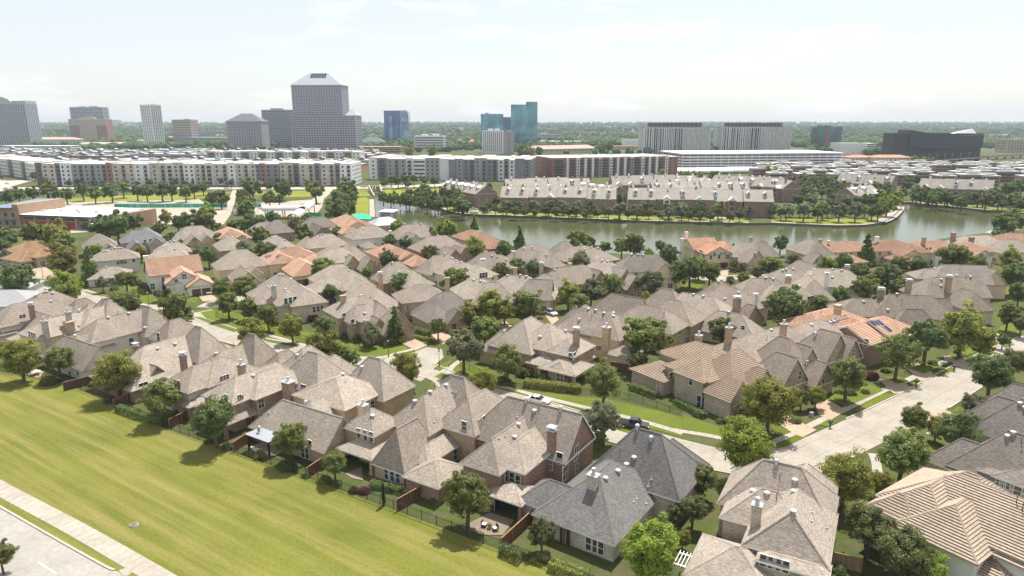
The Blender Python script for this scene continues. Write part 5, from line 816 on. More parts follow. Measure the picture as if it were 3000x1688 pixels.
# trees: x, y, crown radius, kind, crown height, detail, rank, side, neighbour
TREES=[(-16.9,408.9,2.91,'p',4.3,2,0,2,83),(-9.8,411.1,2.85,'o',4.2,2,3,1,83),(-5.4,401.1,3.3,'o',4.8,2,4,1,83),(1.5,397.3,3.41,'d',4.9,2,4,1,83),(7.3,397.5,2.84,'d',4.2,2,3,0,85),
(13.4,396.9,2.61,'d',3.9,2,3,2,85),(20.0,403.5,3.02,'d',4.4,2,5,2,85),(25.4,391.8,3.37,'o',4.9,2,0,2,85),(32.8,394.7,3.46,'d',5.0,2,8,2,85),(36.9,393.1,3.67,'d',5.3,2,4,2,85),
(41.8,386.1,3.18,'o',4.6,2,3,1,85),(48.9,390.5,3.21,'d',4.7,2,8,1,85),(55.5,391.9,3.23,'p',4.7,2,3,0,86),(62.3,396.5,3.12,'d',4.5,2,3,0,86),(66.5,390.3,2.64,'o',3.9,2,3,0,86),
(71.4,389.9,3.14,'p',4.6,2,5,0,86),(79.5,394.9,3.03,'o',4.4,2,3,2,86),(83.3,383.0,2.94,'p',4.3,2,3,2,86),(89.9,389.2,3.35,'p',4.8,2,8,2,86),(97.1,389.5,2.99,'d',4.4,2,0,2,86),
(100.0,385.0,2.61,'d',3.9,2,5,1,86),(105.4,381.0,3.0,'o',4.4,2,8,1,86),(110.9,379.4,2.85,'d',4.2,2,3,3,65),(121.6,394.3,2.67,'d',3.9,2,5,3,65),(120.3,375.9,3.1,'d',4.5,2,4,3,65),
(128.0,382.7,3.15,'d',4.6,2,8,0,86),(153.4,399.0,3.86,'o',5.5,2,4,0,86),(154.2,390.3,3.28,'p',4.8,2,2,2,86),(164.5,403.1,3.53,'p',5.1,2,4,2,86),(169.6,400.7,3.66,'o',5.3,2,4,2,86),
(174.8,401.5,3.96,'d',5.7,2,2,1,86),(171.8,382.1,3.57,'d',5.2,2,7,1,86),(185.2,399.6,3.94,'d',5.7,2,4,1,86),(192.7,404.4,3.18,'o',4.6,2,3,2,91),(198.9,407.7,3.35,'d',4.9,2,0,2,91),
(201.3,399.3,4.16,'p',6.0,2,3,2,91),(206.2,398.4,3.64,'o',5.2,2,8,2,91),(206.9,390.9,3.5,'p',5.1,2,4,2,91),(249.2,534.8,5.33,'o',7.5,2,3,0,91),(213.0,490.9,4.72,'d',6.7,2,4,1,86),
(222.0,533.1,5.12,'d',7.3,2,3,3,86),(198.8,456.6,4.4,'o',6.3,2,4,1,86),(252.2,555.9,4.13,'o',5.9,2,3,0,91),(232.0,534.2,4.55,'d',6.5,2,1,1,86),(228.4,530.6,5.1,'d',7.2,2,4,3,86),
(224.0,526.5,3.92,'d',5.6,2,4,3,86),(252.7,551.0,5.79,'d',8.0,2,3,0,91),(219.2,449.0,4.9,'d',7.0,2,3,2,91),(270.5,571.9,5.69,'d',7.9,2,2,0,91),(211.0,500.1,4.18,'d',6.0,2,8,3,86),
(266.6,548.8,4.97,'d',7.1,2,4,0,91),(223.6,478.1,5.21,'d',7.4,2,8,0,91),(235.9,491.1,4.99,'o',7.1,2,5,0,91),(213.3,455.3,3.98,'d',5.7,2,8,0,91),(243.0,497.2,4.96,'o',7.0,2,4,0,91),
(248.2,513.7,5.59,'d',7.8,2,1,0,91),(245.9,574.3,5.4,'d',7.6,2,8,3,86),(228.5,538.7,4.0,'o',5.8,2,0,3,86),(215.5,457.5,4.49,'d',6.4,2,2,0,91),(225.5,498.4,4.7,'o',6.7,2,5,1,86),
(281.5,480.8,4.46,'o',6.4,2,3,0,93),(278.5,466.2,5.42,'d',7.6,2,8,0,93),(282.4,463.2,4.8,'d',6.8,2,1,0,93),(279.1,448.9,5.06,'o',7.2,2,3,0,93),(291.5,460.1,4.19,'d',6.0,2,3,2,93),
(283.0,438.1,4.95,'d',7.0,2,5,2,93),(280.5,426.0,4.58,'o',6.5,2,0,2,93),(314.2,469.6,3.93,'d',5.6,2,4,2,93),(307.8,451.9,4.93,'d',7.0,2,3,1,93),(303.0,436.9,5.09,'o',7.2,2,3,1,93),
(323.2,458.6,4.67,'o',6.7,2,4,1,93),(310.5,432.3,3.55,'d',5.1,2,0,1,93),(321.8,441.1,3.78,'o',5.4,2,4,1,93),(309.3,416.7,4.48,'d',6.4,2,3,3,72),(-86.0,457.2,4.52,'o',6.5,2,3,1,84),
(-79.2,446.3,4.42,'o',6.3,2,5,1,84),(-79.7,459.6,4.45,'d',6.4,2,3,1,84),(-74.0,451.8,3.58,'o',5.2,2,8,1,84),(-68.4,441.5,4.63,'d',6.6,2,3,1,84),(-65.8,438.3,3.73,'d',5.4,2,5,1,84),
(-64.1,451.1,3.75,'d',5.4,2,4,1,84),(-58.1,437.9,3.99,'o',5.7,2,0,1,43),(-55.6,449.3,3.38,'d',4.9,2,3,0,83),(-51.2,428.9,3.49,'d',5.0,2,5,0,83),(-44.8,413.3,4.34,'o',6.2,2,3,0,83),
(-43.1,425.0,4.3,'d',6.1,2,2,0,83),(-40.7,430.0,3.67,'o',5.3,2,4,0,83),(-36.5,428.9,4.08,'d',5.8,2,1,0,83),(-32.1,411.9,4.41,'d',6.3,2,7,0,83),(-28.1,400.5,4.14,'d',5.9,2,0,2,83),
(-63.6,74.5,1.88,'o',2.9,0,0,2,7),(-106.4,139.8,4.09,'g',5.9,0,0,2,10),(-98.3,140.1,3.61,'o',5.2,0,0,2,9),(-79.8,129.8,4.28,'g',6.1,0,0,2,8),(-65.4,118.8,3.81,'o',5.5,0,0,2,7),
(-51.2,108.6,4.06,'d',5.8,0,0,2,6),(-36.3,102.5,3.34,'o',4.8,0,0,0,4),(-27.8,97.2,2.22,'o',3.3,0,0,2,4),(-99.8,138.3,2.19,'s',0.8,0,0,0,8),(-89.7,137.1,1.17,'s',0.4,0,0,2,8),
(-81.1,128.3,1.49,'s',0.5,0,0,0,7),(-64.6,121.6,1.42,'t',0.5,0,0,0,6),(-42.5,105.1,1.38,'t',0.5,0,0,0,4),(-36.7,101.3,1.84,'s',0.6,0,3,2,4),(-49.2,108.1,1.28,'s',0.5,0,4,2,5),
(-47.9,112.8,0.91,'t',0.3,0,0,2,5),(-32.2,100.8,1.14,'r',0.4,0,0,2,4),(-29.6,97.2,1.23,'t',0.4,0,0,2,4),(-32.8,98.6,0.87,'s',0.3,0,4,2,4),(-53.4,110.4,1.03,'s',0.4,0,3,2,5),
(-6.2,84.5,3.77,'o',5.4,0,0,2,2),(16.7,72.2,3.81,'b',5.5,0,0,2,1),(3.9,78.9,1.92,'m',2.9,0,0,0,1),(22.8,84.3,1.57,'m',2.4,0,0,1,1),(15.9,109.4,3.54,'p',5.1,0,0,3,1),
(14.9,107.4,1.55,'o',2.4,0,0,3,1),(17.7,124.5,4.34,'o',6.2,0,0,1,20),(-5.9,127.3,2.94,'g',4.3,0,0,1,3),(-24.1,94.0,1.01,'r',0.3,0,3,2,3),(-22.5,93.9,1.13,'r',0.4,0,4,2,3),
(-18.9,90.3,0.43,'k',1.7,0,0,2,3),(-20.9,95.2,1.2,'s',0.4,0,3,2,3),(-18.6,94.4,1.25,'s',0.4,0,4,2,3),(-11.3,91.5,1.1,'s',0.4,0,0,0,2),(3.5,77.1,1.38,'t',0.5,0,4,2,1),
(1.9,77.7,0.66,'t',0.2,0,3,2,1),(-2.0,138.4,2.1,'s',0.7,0,0,0,20),(3.3,143.5,2.69,'s',0.9,1,3,2,20),(6.9,140.3,2.47,'s',0.9,0,4,2,20),(12.9,134.8,1.97,'t',0.7,0,0,2,20),
(46.0,113.5,4.66,'g',6.6,0,0,1,14),(36.3,96.9,4.4,'b',6.3,0,0,2,14),(67.1,128.3,4.23,'o',6.1,0,0,1,15),(59.6,124.9,1.93,'b',2.9,0,0,2,15),(56.4,124.1,1.77,'m',2.7,0,0,2,15),
(42.4,117.8,1.69,'m',2.6,0,0,2,14),(78.9,141.2,2.06,'r',0.7,1,3,1,15),(71.0,111.5,2.84,'o',4.2,0,0,0,13),(74.6,110.7,1.93,'g',2.9,0,0,0,13),(73.7,104.2,3.7,'d',5.3,0,3,0,13),
(79.6,108.6,2.77,'d',4.1,0,4,0,13),(85.3,116.5,2.78,'p',4.1,0,0,0,13),(59.8,95.4,4.28,'o',6.1,0,0,0,12),(48.1,89.2,3.82,'g',5.5,0,0,1,0),(55.3,92.5,1.7,'g',2.6,0,0,0,11),
(28.3,91.5,2.47,'m',3.6,0,4,1,1),(24.9,84.0,2.21,'m',3.3,0,3,1,1),(22.5,79.6,1.12,'b',1.8,0,0,0,0),(45.6,77.2,3.37,'m',4.9,0,0,1,0),(46.7,71.1,3.81,'m',5.5,0,0,0,11),
(49.3,70.5,2.46,'b',3.6,0,0,2,11),(23.6,74.0,1.26,'r',0.4,0,0,0,0),(64.7,97.0,1.47,'s',0.5,0,0,3,11),(41.2,74.8,1.1,'s',0.4,0,3,1,0),(42.7,77.6,0.88,'s',0.3,0,4,1,0),
(45.8,113.3,1.23,'s',0.4,0,4,2,14),(53.4,118.8,1.25,'s',0.4,0,3,2,15),(68.3,132.9,1.22,'t',0.4,0,0,2,15),(70.1,132.2,1.45,'s',0.5,0,4,2,15),(73.6,133.0,1.06,'s',0.4,0,0,1,15),
(84.6,145.4,1.32,'s',0.5,1,0,2,16),(98.0,150.2,1.36,'s',0.5,1,0,2,17),(108.7,158.2,1.24,'s',0.4,1,0,1,17),(39.1,118.9,1.1,'s',0.4,0,5,2,14),(36.0,121.6,1.42,'s',0.5,0,3,2,14),
(43.9,116.7,0.87,'t',0.3,0,0,2,14),(-86.3,169.1,5.52,'o',7.7,1,0,2,50),(-107.3,183.5,4.46,'o',6.4,1,0,1,9),(-132.1,196.0,5.28,'b',7.5,1,0,3,10),(-145.8,230.5,4.35,'c',6.0,1,0,0,52),
(-158.4,236.0,5.44,'g',7.6,1,0,1,64),(-153.6,206.6,5.69,'d',7.9,1,0,1,47),(-161.7,222.7,1.59,'s',0.6,1,0,1,47),(-125.6,216.2,3.81,'o',5.5,1,0,2,52),(-91.1,206.9,3.35,'o',4.8,1,0,0,49),
(-82.2,203.9,4.05,'o',5.8,1,4,2,49),(-80.9,187.8,3.46,'o',5.0,1,3,2,49),(-74.7,186.4,3.04,'o',4.4,1,0,0,46),(-65.4,175.8,3.26,'o',4.7,1,0,2,46),(-56.0,166.3,3.2,'g',4.7,1,4,2,46),
(-46.7,163.7,3.4,'o',4.9,1,0,0,24),(-64.1,160.2,3.68,'g',5.3,1,3,2,46),(-56.5,186.1,2.29,'r',0.8,1,0,2,46),(-41.8,143.7,4.28,'g',6.1,1,0,0,24),(-135.1,218.9,2.36,'p',3.5,1,0,2,52),
(-133.7,222.7,1.64,'s',0.6,1,0,2,52),(-113.7,216.8,0.73,'k',2.9,1,0,0,50),(-109.8,220.3,0.74,'k',3.0,1,0,2,50),(-111.0,207.3,1.7,'p',2.6,1,0,0,50),(-109.8,211.2,1.46,'m',2.3,1,0,2,50),
(-105.8,218.1,1.01,'s',0.3,1,4,2,50),(-110.2,215.5,0.91,'s',0.3,1,3,2,50),(-216.0,289.6,5.4,'d',7.6,2,0,0,64),(-211.3,297.7,5.54,'o',7.7,2,0,3,64),(-194.2,288.6,6.41,'g',8.6,2,0,2,78),
(-209.5,304.7,3.1,'b',4.5,2,0,3,64),(-180.2,270.0,5.16,'o',7.3,1,0,1,64),(-211.8,280.0,3.45,'d',5.0,1,0,0,64),(-201.7,267.3,2.56,'p',3.8,1,0,0,64),(-191.8,316.1,5.74,'d',7.9,2,3,3,63),
(-183.1,314.1,6.96,'d',9.2,2,4,3,63),(-185.1,331.2,5.44,'d',7.6,2,0,3,62),(-170.5,327.3,4.01,'o',5.8,2,0,3,62),(-169.8,344.8,4.21,'o',6.0,2,0,3,61),(-154.4,324.9,6.03,'d',8.2,2,0,3,61),
(-148.5,328.9,6.1,'o',8.3,2,0,3,61),(-165.2,367.8,5.25,'b',7.5,2,0,3,61),(-187.4,367.4,3.71,'g',5.3,2,0,3,62),(-143.2,329.1,3.48,'o',5.0,2,3,0,60),(-141.8,343.2,2.9,'d',4.2,2,3,3,60),
(-131.5,332.5,4.07,'d',5.8,2,4,3,60),(-125.2,330.2,5.91,'d',8.1,2,0,0,58),(-152.9,393.0,5.11,'o',7.2,2,8,0,81),(-167.9,430.7,6.3,'o',8.5,2,5,0,81),(-126.7,360.5,4.4,'d',6.3,2,0,3,58),
(-110.0,342.5,3.47,'p',5.0,2,0,0,57),(-108.9,363.0,3.36,'o',4.9,2,0,3,57),(-95.1,306.7,4.86,'o',6.9,2,0,0,57),(-110.5,296.1,5.01,'o',7.1,2,0,0,58),(-131.4,301.1,3.32,'o',4.8,2,4,0,60),
(-116.6,257.4,3.95,'d',5.7,1,0,2,61),(-105.5,264.6,4.5,'p',6.4,1,0,1,59),(-95.8,262.0,4.46,'d',6.4,1,0,0,56),(-65.4,231.8,4.47,'o',6.4,1,0,0,55),(-55.5,201.7,3.05,'d',4.5,1,0,2,54),
(-172.0,278.0,2.48,'b',3.7,1,0,0,63),(-148.7,268.8,2.86,'g',4.2,1,0,2,62),(-151.2,298.1,3.48,'o',5.0,2,3,3,51),(-188.8,314.3,2.4,'b',3.6,2,0,3,63),(-82.5,319.6,3.38,'d',4.9,2,0,0,44),
(-127.4,249.1,1.35,'s',0.5,1,0,0,50),(-133.9,278.0,2.48,'p',3.7,1,0,1,51),(-142.6,290.7,2.47,'o',3.7,2,4,3,51),(-53.5,296.6,3.15,'d',4.6,2,0,1,42),(-45.6,287.8,3.36,'d',4.9,2,0,0,41),
(-55.4,326.3,4.27,'b',6.1,2,0,1,43),(-36.3,310.1,3.81,'g',5.5,2,0,1,41),(-30.7,311.9,4.94,'b',7.0,2,0,1,41),(-28.7,313.4,3.65,'b',5.3,2,0,3,39),(-19.7,351.1,2.67,'c',3.8,2,0,3,40),
(-14.6,266.4,4.65,'b',6.6,1,0,0,40),(-31.3,260.6,3.89,'o',5.6,1,0,0,39),(-45.2,243.8,4.43,'d',6.3,1,0,0,38),(-3.2,270.4,3.91,'d',5.6,1,0,1,40),(3.3,297.6,3.47,'c',4.8,2,0,1,40),
(-4.9,268.4,2.4,'o',3.6,1,0,3,34),(27.7,280.9,5.06,'o',7.2,1,0,3,32),(32.7,288.7,3.37,'d',4.9,2,0,3,32),(38.6,279.6,3.09,'o',4.5,1,3,1,32),(44.7,274.3,3.79,'o',5.5,1,4,1,32),
(50.0,274.5,4.78,'o',6.8,1,0,3,31),(62.8,284.0,2.72,'d',4.0,1,3,3,31),(55.1,270.5,2.31,'b',3.4,1,0,3,31),(59.7,254.7,4.34,'d',6.2,1,4,3,31),(55.2,223.7,4.22,'d',6.0,1,0,1,31),
(19.7,253.4,2.28,'b',3.4,1,0,0,32),(25.3,244.8,4.29,'p',6.1,1,0,1,32),(1.5,238.3,3.47,'o',5.0,1,0,1,34),(-3.6,230.1,3.36,'o',4.9,1,0,2,34),(7.4,236.1,3.29,'d',4.8,1,0,2,33),
(-18.0,210.7,4.89,'o',7.0,1,0,2,35),(-35.3,211.5,3.64,'d',5.3,1,0,2,36),(-29.3,213.4,3.31,'d',4.8,1,0,1,36),(-51.8,213.4,3.31,'c',4.6,1,0,0,45),(-51.1,234.5,2.41,'o',3.6,1,0,2,37),
(16.8,197.0,3.92,'g',5.6,1,0,2,29),(23.7,198.7,4.2,'p',6.0,1,0,1,29),(31.3,205.5,4.21,'o',6.0,1,0,2,30),(43.0,205.8,4.79,'p',6.8,1,0,2,31),(7.8,197.9,3.0,'b',4.4,1,0,2,28),
(3.9,179.9,4.61,'o',6.6,1,0,2,28),(-5.7,180.5,4.62,'g',6.6,1,0,2,27),(-2.1,182.9,3.18,'g',4.6,1,0,1,27),(-11.6,178.7,3.19,'g',4.6,1,0,1,25),(-6.7,158.9,4.11,'o',5.9,1,0,1,25),
(-10.8,144.2,4.61,'p',6.6,1,0,2,25),(-1.1,138.5,3.83,'o',5.5,0,0,0,20),(-29.9,166.3,3.2,'c',4.5,1,0,1,24),(-35.2,163.0,2.79,'p',4.1,1,0,2,24),(-19.1,168.3,2.58,'o',3.8,1,0,2,25),
(-22.3,136.0,3.17,'g',4.6,0,0,2,24),(-36.3,144.5,2.72,'o',4.0,1,0,2,24),(30.5,147.4,5.82,'o',8.0,1,0,2,22),(28.1,142.3,2.37,'o',3.5,1,0,2,21),(18.9,183.3,3.78,'o',5.4,1,0,2,29),
(8.1,188.3,1.04,'t',0.4,1,0,2,28),(-24.8,174.8,1.19,'s',0.4,1,3,2,25),(-22.3,171.9,1.17,'s',0.4,1,5,2,25),(-43.8,171.3,1.64,'s',0.6,1,0,0,24),(-40.1,167.1,1.43,'s',0.5,1,3,2,24),
(-36.2,163.1,1.19,'s',0.4,1,5,2,24),(-33.9,164.9,0.99,'s',0.3,1,4,2,24),(-22.3,169.4,0.87,'t',0.3,1,0,2,25),(-13.9,177.2,1.13,'s',0.4,1,4,2,25),(3.0,180.7,2.36,'o',3.5,1,0,2,28),
(47.1,213.2,1.35,'t',0.5,1,0,3,23),(40.6,200.2,1.95,'b',3.0,1,0,3,23),(60.4,225.7,4.74,'d',6.8,1,0,2,65),(66.5,224.5,4.43,'o',6.3,1,4,2,65),(66.4,237.2,3.81,'o',5.5,1,3,2,65),
(95.1,289.3,1.35,'c',2.1,2,0,1,65),(83.9,252.4,2.05,'o',3.1,1,0,0,66),(84.2,244.2,2.2,'o',3.3,1,3,2,66),(112.7,282.7,3.72,'d',5.4,1,0,1,66),(122.6,246.4,3.69,'d',5.3,1,3,2,68),
(139.3,263.8,4.21,'c',5.8,1,0,1,68),(90.5,234.4,4.41,'o',6.3,1,0,1,66),(107.3,254.9,2.61,'o',3.9,1,0,0,67),(95.1,233.9,2.76,'o',4.0,1,0,0,73),(114.1,241.2,3.2,'b',4.7,1,0,2,67),
(73.7,224.4,2.03,'p',3.1,1,0,3,76),(78.6,225.8,2.18,'g',3.3,1,0,2,66),(137.1,236.4,3.95,'o',5.7,1,4,2,69),(144.1,236.2,3.79,'d',5.5,1,0,2,69),(156.9,237.9,6.5,'o',8.7,1,0,2,70),
(171.9,246.7,2.9,'g',4.2,1,0,2,71),(185.5,249.5,4.15,'g',6.0,1,0,1,71),(162.5,215.8,5.0,'d',7.1,1,0,2,71),(153.9,200.7,3.38,'d',4.9,1,3,1,18),(133.0,175.9,3.37,'o',4.9,1,0,1,18),
(119.4,228.3,3.82,'d',5.5,1,4,2,68),(121.4,214.0,4.83,'d',6.9,1,0,2,69),(106.7,200.3,4.66,'o',6.6,1,0,1,74),(120.2,207.0,3.48,'d',5.0,1,0,3,17),(120.4,221.0,3.33,'o',4.8,1,3,2,69),
(71.2,172.2,5.91,'d',8.1,1,0,2,75),(88.1,188.5,3.19,'o',4.6,1,0,2,74),(97.1,194.4,3.37,'d',4.9,1,0,1,74),(52.0,161.7,3.72,'d',5.3,1,0,2,77),(83.7,140.3,4.59,'o',6.5,0,0,1,16),
(95.3,149.4,5.08,'d',7.2,1,0,2,17),(107.1,155.0,5.36,'g',7.6,1,0,2,18),(111.5,154.4,3.33,'g',4.8,1,0,2,18),(95.7,128.2,4.7,'d',6.7,0,0,3,13),(108.8,139.6,3.09,'o',4.5,0,0,3,13),
(99.9,191.0,0.44,'k',1.8,1,3,3,16),(100.4,188.7,0.36,'k',1.4,1,5,3,16),(101.9,189.1,0.4,'k',1.6,1,4,3,16),(233.7,322.0,6.45,'d',8.7,2,3,3,72),(249.9,336.5,5.67,'d',7.9,2,4,3,72),
(220.3,306.4,3.57,'d',5.2,2,0,3,71),(173.1,225.6,2.91,'o',4.2,1,0,2,72),(132.9,170.7,2.61,'d',3.9,1,4,1,18),(86.0,234.3,2.51,'o',3.7,1,4,2,66),(121.4,160.9,1.77,'d',2.7,1,0,2,18),
(79.5,141.8,1.78,'r',0.6,1,4,1,15),(-331.4,448.5,5.15,'d',7.3,2,3,3,79),(-330.6,458.4,5.62,'d',7.8,2,5,3,79),(-328.1,468.6,5.37,'d',7.6,2,4,3,79),(-332.7,491.6,6.4,'o',8.6,2,3,0,80),
(-319.3,478.6,5.2,'d',7.4,2,3,0,80),(-303.9,467.2,5.35,'o',7.5,2,3,2,80),(-304.8,487.1,5.58,'d',7.8,2,3,2,80),(-286.9,471.0,5.77,'o',8.0,2,5,2,80),(-279.6,478.7,6.8,'d',9.0,2,3,1,80),
(-286.5,505.4,5.78,'o',8.0,2,0,1,80),(-266.4,487.1,5.58,'d',7.8,2,4,1,80),(-257.5,483.3,5.53,'o',7.7,2,4,0,80),(-246.3,482.4,6.85,'d',9.1,2,5,0,80),(-242.2,487.4,5.96,'d',8.2,2,4,0,80),
(-228.6,479.5,5.49,'o',7.7,2,8,2,80),(-233.2,503.0,5.75,'d',8.0,2,4,2,80),(-236.2,525.1,4.76,'o',6.8,2,2,2,80),(-195.9,447.3,5.13,'o',7.3,2,1,2,80),(-188.2,442.2,5.77,'o',8.0,2,7,2,80),
(-180.9,460.3,5.1,'d',7.2,2,3,0,81),(-185.4,490.7,7.74,'d',9.9,2,4,0,81),(-162.1,415.2,5.43,'o',7.6,2,3,0,81),(-148.2,380.6,5.44,'o',7.6,2,0,3,58),(-196.2,555.4,3.06,'d',4.5,2,0,3,81),
(-159.0,448.5,5.15,'o',7.3,2,4,0,81),(-391.4,579.7,4.33,'o',6.2,2,5,0,80),(-378.5,587.5,3.12,'o',4.5,2,8,0,80),(-380.2,601.5,2.84,'d',4.2,2,3,2,80),(-358.1,576.7,2.73,'o',4.0,2,0,2,80),
(-354.3,583.7,3.22,'d',4.7,2,3,1,80),(-346.1,583.7,3.22,'o',4.7,2,3,1,80),(-330.5,587.8,3.47,'o',5.0,2,5,1,80),(-325.8,597.3,2.35,'o',3.5,2,8,1,80),(-312.9,594.5,3.28,'o',4.8,2,2,0,80),
(-295.0,601.5,2.84,'o',4.2,2,1,0,80),(-282.8,597.3,2.35,'d',3.5,2,3,0,80),(-263.2,590.4,2.79,'d',4.1,2,4,2,80),(-255.3,605.6,3.34,'o',4.8,2,2,1,80),(-238.2,583.7,3.22,'d',4.7,2,5,1,80),
(-228.2,583.7,3.22,'o',4.7,2,4,1,80),(-450.9,651.5,4.35,'o',6.2,2,3,0,80),(-489.4,661.0,2.6,'o',3.8,2,0,3,79),(-162.5,486.5,7.29,'d',9.5,2,0,3,81),(-135.1,472.2,7.82,'o',10.0,2,4,2,80),
(-152.8,448.9,4.26,'d',6.1,2,0,0,81),(-157.5,445.0,4.58,'o',6.5,2,0,0,81),(-112.5,465.6,8.45,'d',10.7,2,5,0,84),(-102.5,439.2,5.04,'d',7.2,2,4,0,84),(-104.9,421.9,7.93,'d',10.1,2,3,0,84),
(-94.9,377.8,8.39,'d',10.6,2,5,3,44),(-93.5,361.5,7.18,'d',9.4,2,3,3,44),(-92.6,389.8,4.8,'d',6.8,2,4,3,44),(-204.6,601.5,2.84,'o',4.2,2,7,0,80),(-191.8,594.5,3.28,'o',4.8,2,4,0,80),
(-190.3,617.2,3.4,'d',4.9,2,4,0,80),(-168.7,609.4,2.88,'d',4.2,2,4,1,80),(-176.5,590.4,2.79,'b',4.1,2,0,2,80),(-211.2,597.3,2.35,'o',3.5,2,0,3,81),(-107.0,574.6,4.3,'o',6.1,2,0,2,82),
(-104.5,595.8,4.45,'d',6.3,2,0,2,82),(-95.8,578.4,4.78,'d',6.8,2,3,1,82),(-91.5,590.7,5.57,'d',7.8,2,4,1,82),(-86.1,567.5,4.25,'o',6.1,2,3,1,82),(-87.8,614.4,4.11,'d',5.9,2,0,1,82),
(-76.0,595.8,4.45,'o',6.3,2,4,1,82),(-65.6,585.0,4.37,'d',6.2,2,8,0,83),(-64.2,508.9,5.22,'d',7.4,2,4,1,84),(-70.9,471.4,4.84,'o',6.9,2,0,1,84),(-66.0,483.0,4.58,'o',6.5,2,4,1,84),
(-57.4,460.3,5.1,'d',7.2,2,3,0,83),(-50.7,449.2,4.98,'o',7.1,2,3,0,83),(-47.6,481.3,5.32,'d',7.5,2,5,0,83),(-40.7,458.7,5.98,'d',8.2,2,8,0,83),(-34.6,441.0,6.28,'o',8.5,2,4,0,83),
(-29.4,400.6,5.72,'d',7.9,2,4,0,83),(-28.3,462.0,4.39,'d',6.3,2,4,0,83),(-15.7,422.4,3.18,'d',4.6,2,3,1,83),(-9.8,452.5,3.4,'o',4.9,2,5,1,83),(-309.2,1139.8,6.21,'o',8.4,2,0,2,95),
(-226.6,986.0,9.22,'o',11.4,2,0,0,82),(-220.7,989.1,6.94,'d',9.1,2,0,0,82),(-228.3,939.2,4.4,'o',6.3,2,0,0,82),(-156.3,1065.6,8.72,'g',10.9,2,3,1,82),(-124.2,1085.0,9.72,'g',11.9,2,4,1,82),
(-15.3,428.4,3.28,'d',4.8,2,5,1,83),(-9.6,449.1,3.44,'d',5.0,2,2,1,83),(-3.5,412.1,4.21,'p',6.0,2,0,1,83),(0.5,425.1,3.57,'d',5.2,2,1,1,83),(5.1,421.5,3.38,'p',4.9,2,3,0,85),
(8.5,429.8,3.76,'d',5.4,2,5,0,85),(12.8,411.1,4.2,'p',6.0,2,4,0,85),(17.1,436.6,4.45,'d',6.4,2,4,0,85),(21.8,408.0,4.47,'p',6.4,2,3,2,85),(30.5,411.1,4.2,'p',6.0,2,4,2,85),
(36.1,432.8,4.42,'d',6.3,2,5,1,85),(38.5,406.2,4.15,'p',6.0,2,0,1,85),(46.6,404.2,4.43,'o',6.3,2,4,1,85),(55.8,453.8,4.62,'d',6.6,2,0,1,85),(57.2,442.2,4.51,'d',6.4,2,2,1,85),
(63.1,444.9,5.34,'d',7.5,2,3,0,90),(68.4,442.2,4.51,'d',6.4,2,0,2,90),(61.7,389.8,4.7,'p',6.7,2,0,0,86),(74.3,457.2,3.83,'b',5.5,2,0,2,90),(55.6,403.3,3.1,'d',4.5,2,4,1,85),
(72.9,396.8,4.06,'p',5.8,2,8,0,86),(80.6,410.6,4.2,'d',6.0,2,5,0,86),(92.8,440.3,3.23,'r',1.1,2,0,2,86),(91.3,397.1,4.5,'p',6.4,2,5,2,86),(99.9,401.5,4.11,'p',5.9,2,3,1,86),
(107.8,425.8,4.35,'d',6.2,2,3,1,86),(104.4,398.6,3.06,'o',4.5,2,5,1,86),(109.4,394.3,4.75,'d',6.8,2,3,1,86),(130.0,444.4,4.53,'c',6.2,2,0,1,86),(117.3,387.0,4.95,'o',7.0,2,3,1,86),
(138.0,423.2,4.78,'c',6.5,2,0,0,86),(144.9,460.6,3.19,'d',4.6,2,0,2,88),(137.3,394.8,3.32,'p',4.8,2,4,0,86),(45.9,565.8,3.49,'d',5.0,2,3,1,85),(59.5,584.5,4.02,'d',5.8,2,0,1,89),
(65.9,600.8,3.7,'d',5.3,2,0,0,87),(90.7,529.5,4.99,'d',7.1,2,4,0,90),(97.4,529.5,4.99,'o',7.1,2,0,2,90),(105.3,536.0,5.05,'d',7.2,2,0,2,90),(133.9,600.2,3.04,'d',4.4,2,3,3,86),
(158.1,617.5,2.68,'o',4.0,2,3,1,86),(22.0,565.3,2.87,'d',4.2,2,0,0,89),(30.1,567.4,2.47,'d',3.7,2,0,2,89),(144.9,665.6,4.33,'g',6.2,2,0,1,90),(166.7,681.9,3.45,'g',5.0,2,3,0,88),
(174.4,687.2,3.47,'g',5.0,2,4,0,88),(180.9,687.2,3.47,'g',5.0,2,3,2,88),(182.5,668.9,3.38,'g',4.9,2,4,2,88),(178.9,609.9,6.17,'o',8.4,2,0,2,88),(14.3,1056.9,10.6,'o',12.8,2,0,3,89),
(26.0,1064.6,9.15,'g',11.3,2,0,3,89),(-18.3,539.3,3.72,'d',5.3,2,8,1,83),(150.4,1171.8,10.48,'d',12.7,2,3,3,87),(168.3,1223.0,10.5,'d',12.7,2,4,3,87),(147.2,420.6,4.45,'d',6.3,2,4,0,86),
(152.2,414.2,4.98,'d',7.1,2,3,0,86),(156.8,389.0,4.41,'p',6.3,2,1,2,86),(186.0,443.9,4.53,'d',6.5,2,8,1,86),(164.4,383.6,4.91,'p',7.0,2,0,2,86),(195.5,445.4,3.89,'p',5.6,2,4,1,86),
(178.2,390.7,4.71,'o',6.7,2,4,1,86),(196.6,422.2,4.31,'d',6.2,2,3,0,91),(183.8,382.0,4.61,'p',6.6,2,3,2,91),(211.7,432.8,4.42,'o',6.3,2,5,2,91),(192.9,382.0,4.61,'p',6.6,2,4,2,91),
(217.0,424.5,5.1,'d',7.2,2,4,2,91),(204.9,387.3,4.11,'o',5.9,2,4,2,91),(232.4,443.9,4.53,'d',6.5,2,0,1,91),(207.3,385.2,5.21,'o',7.4,2,0,2,91),(235.4,432.9,6.62,'d',8.8,2,0,1,91),
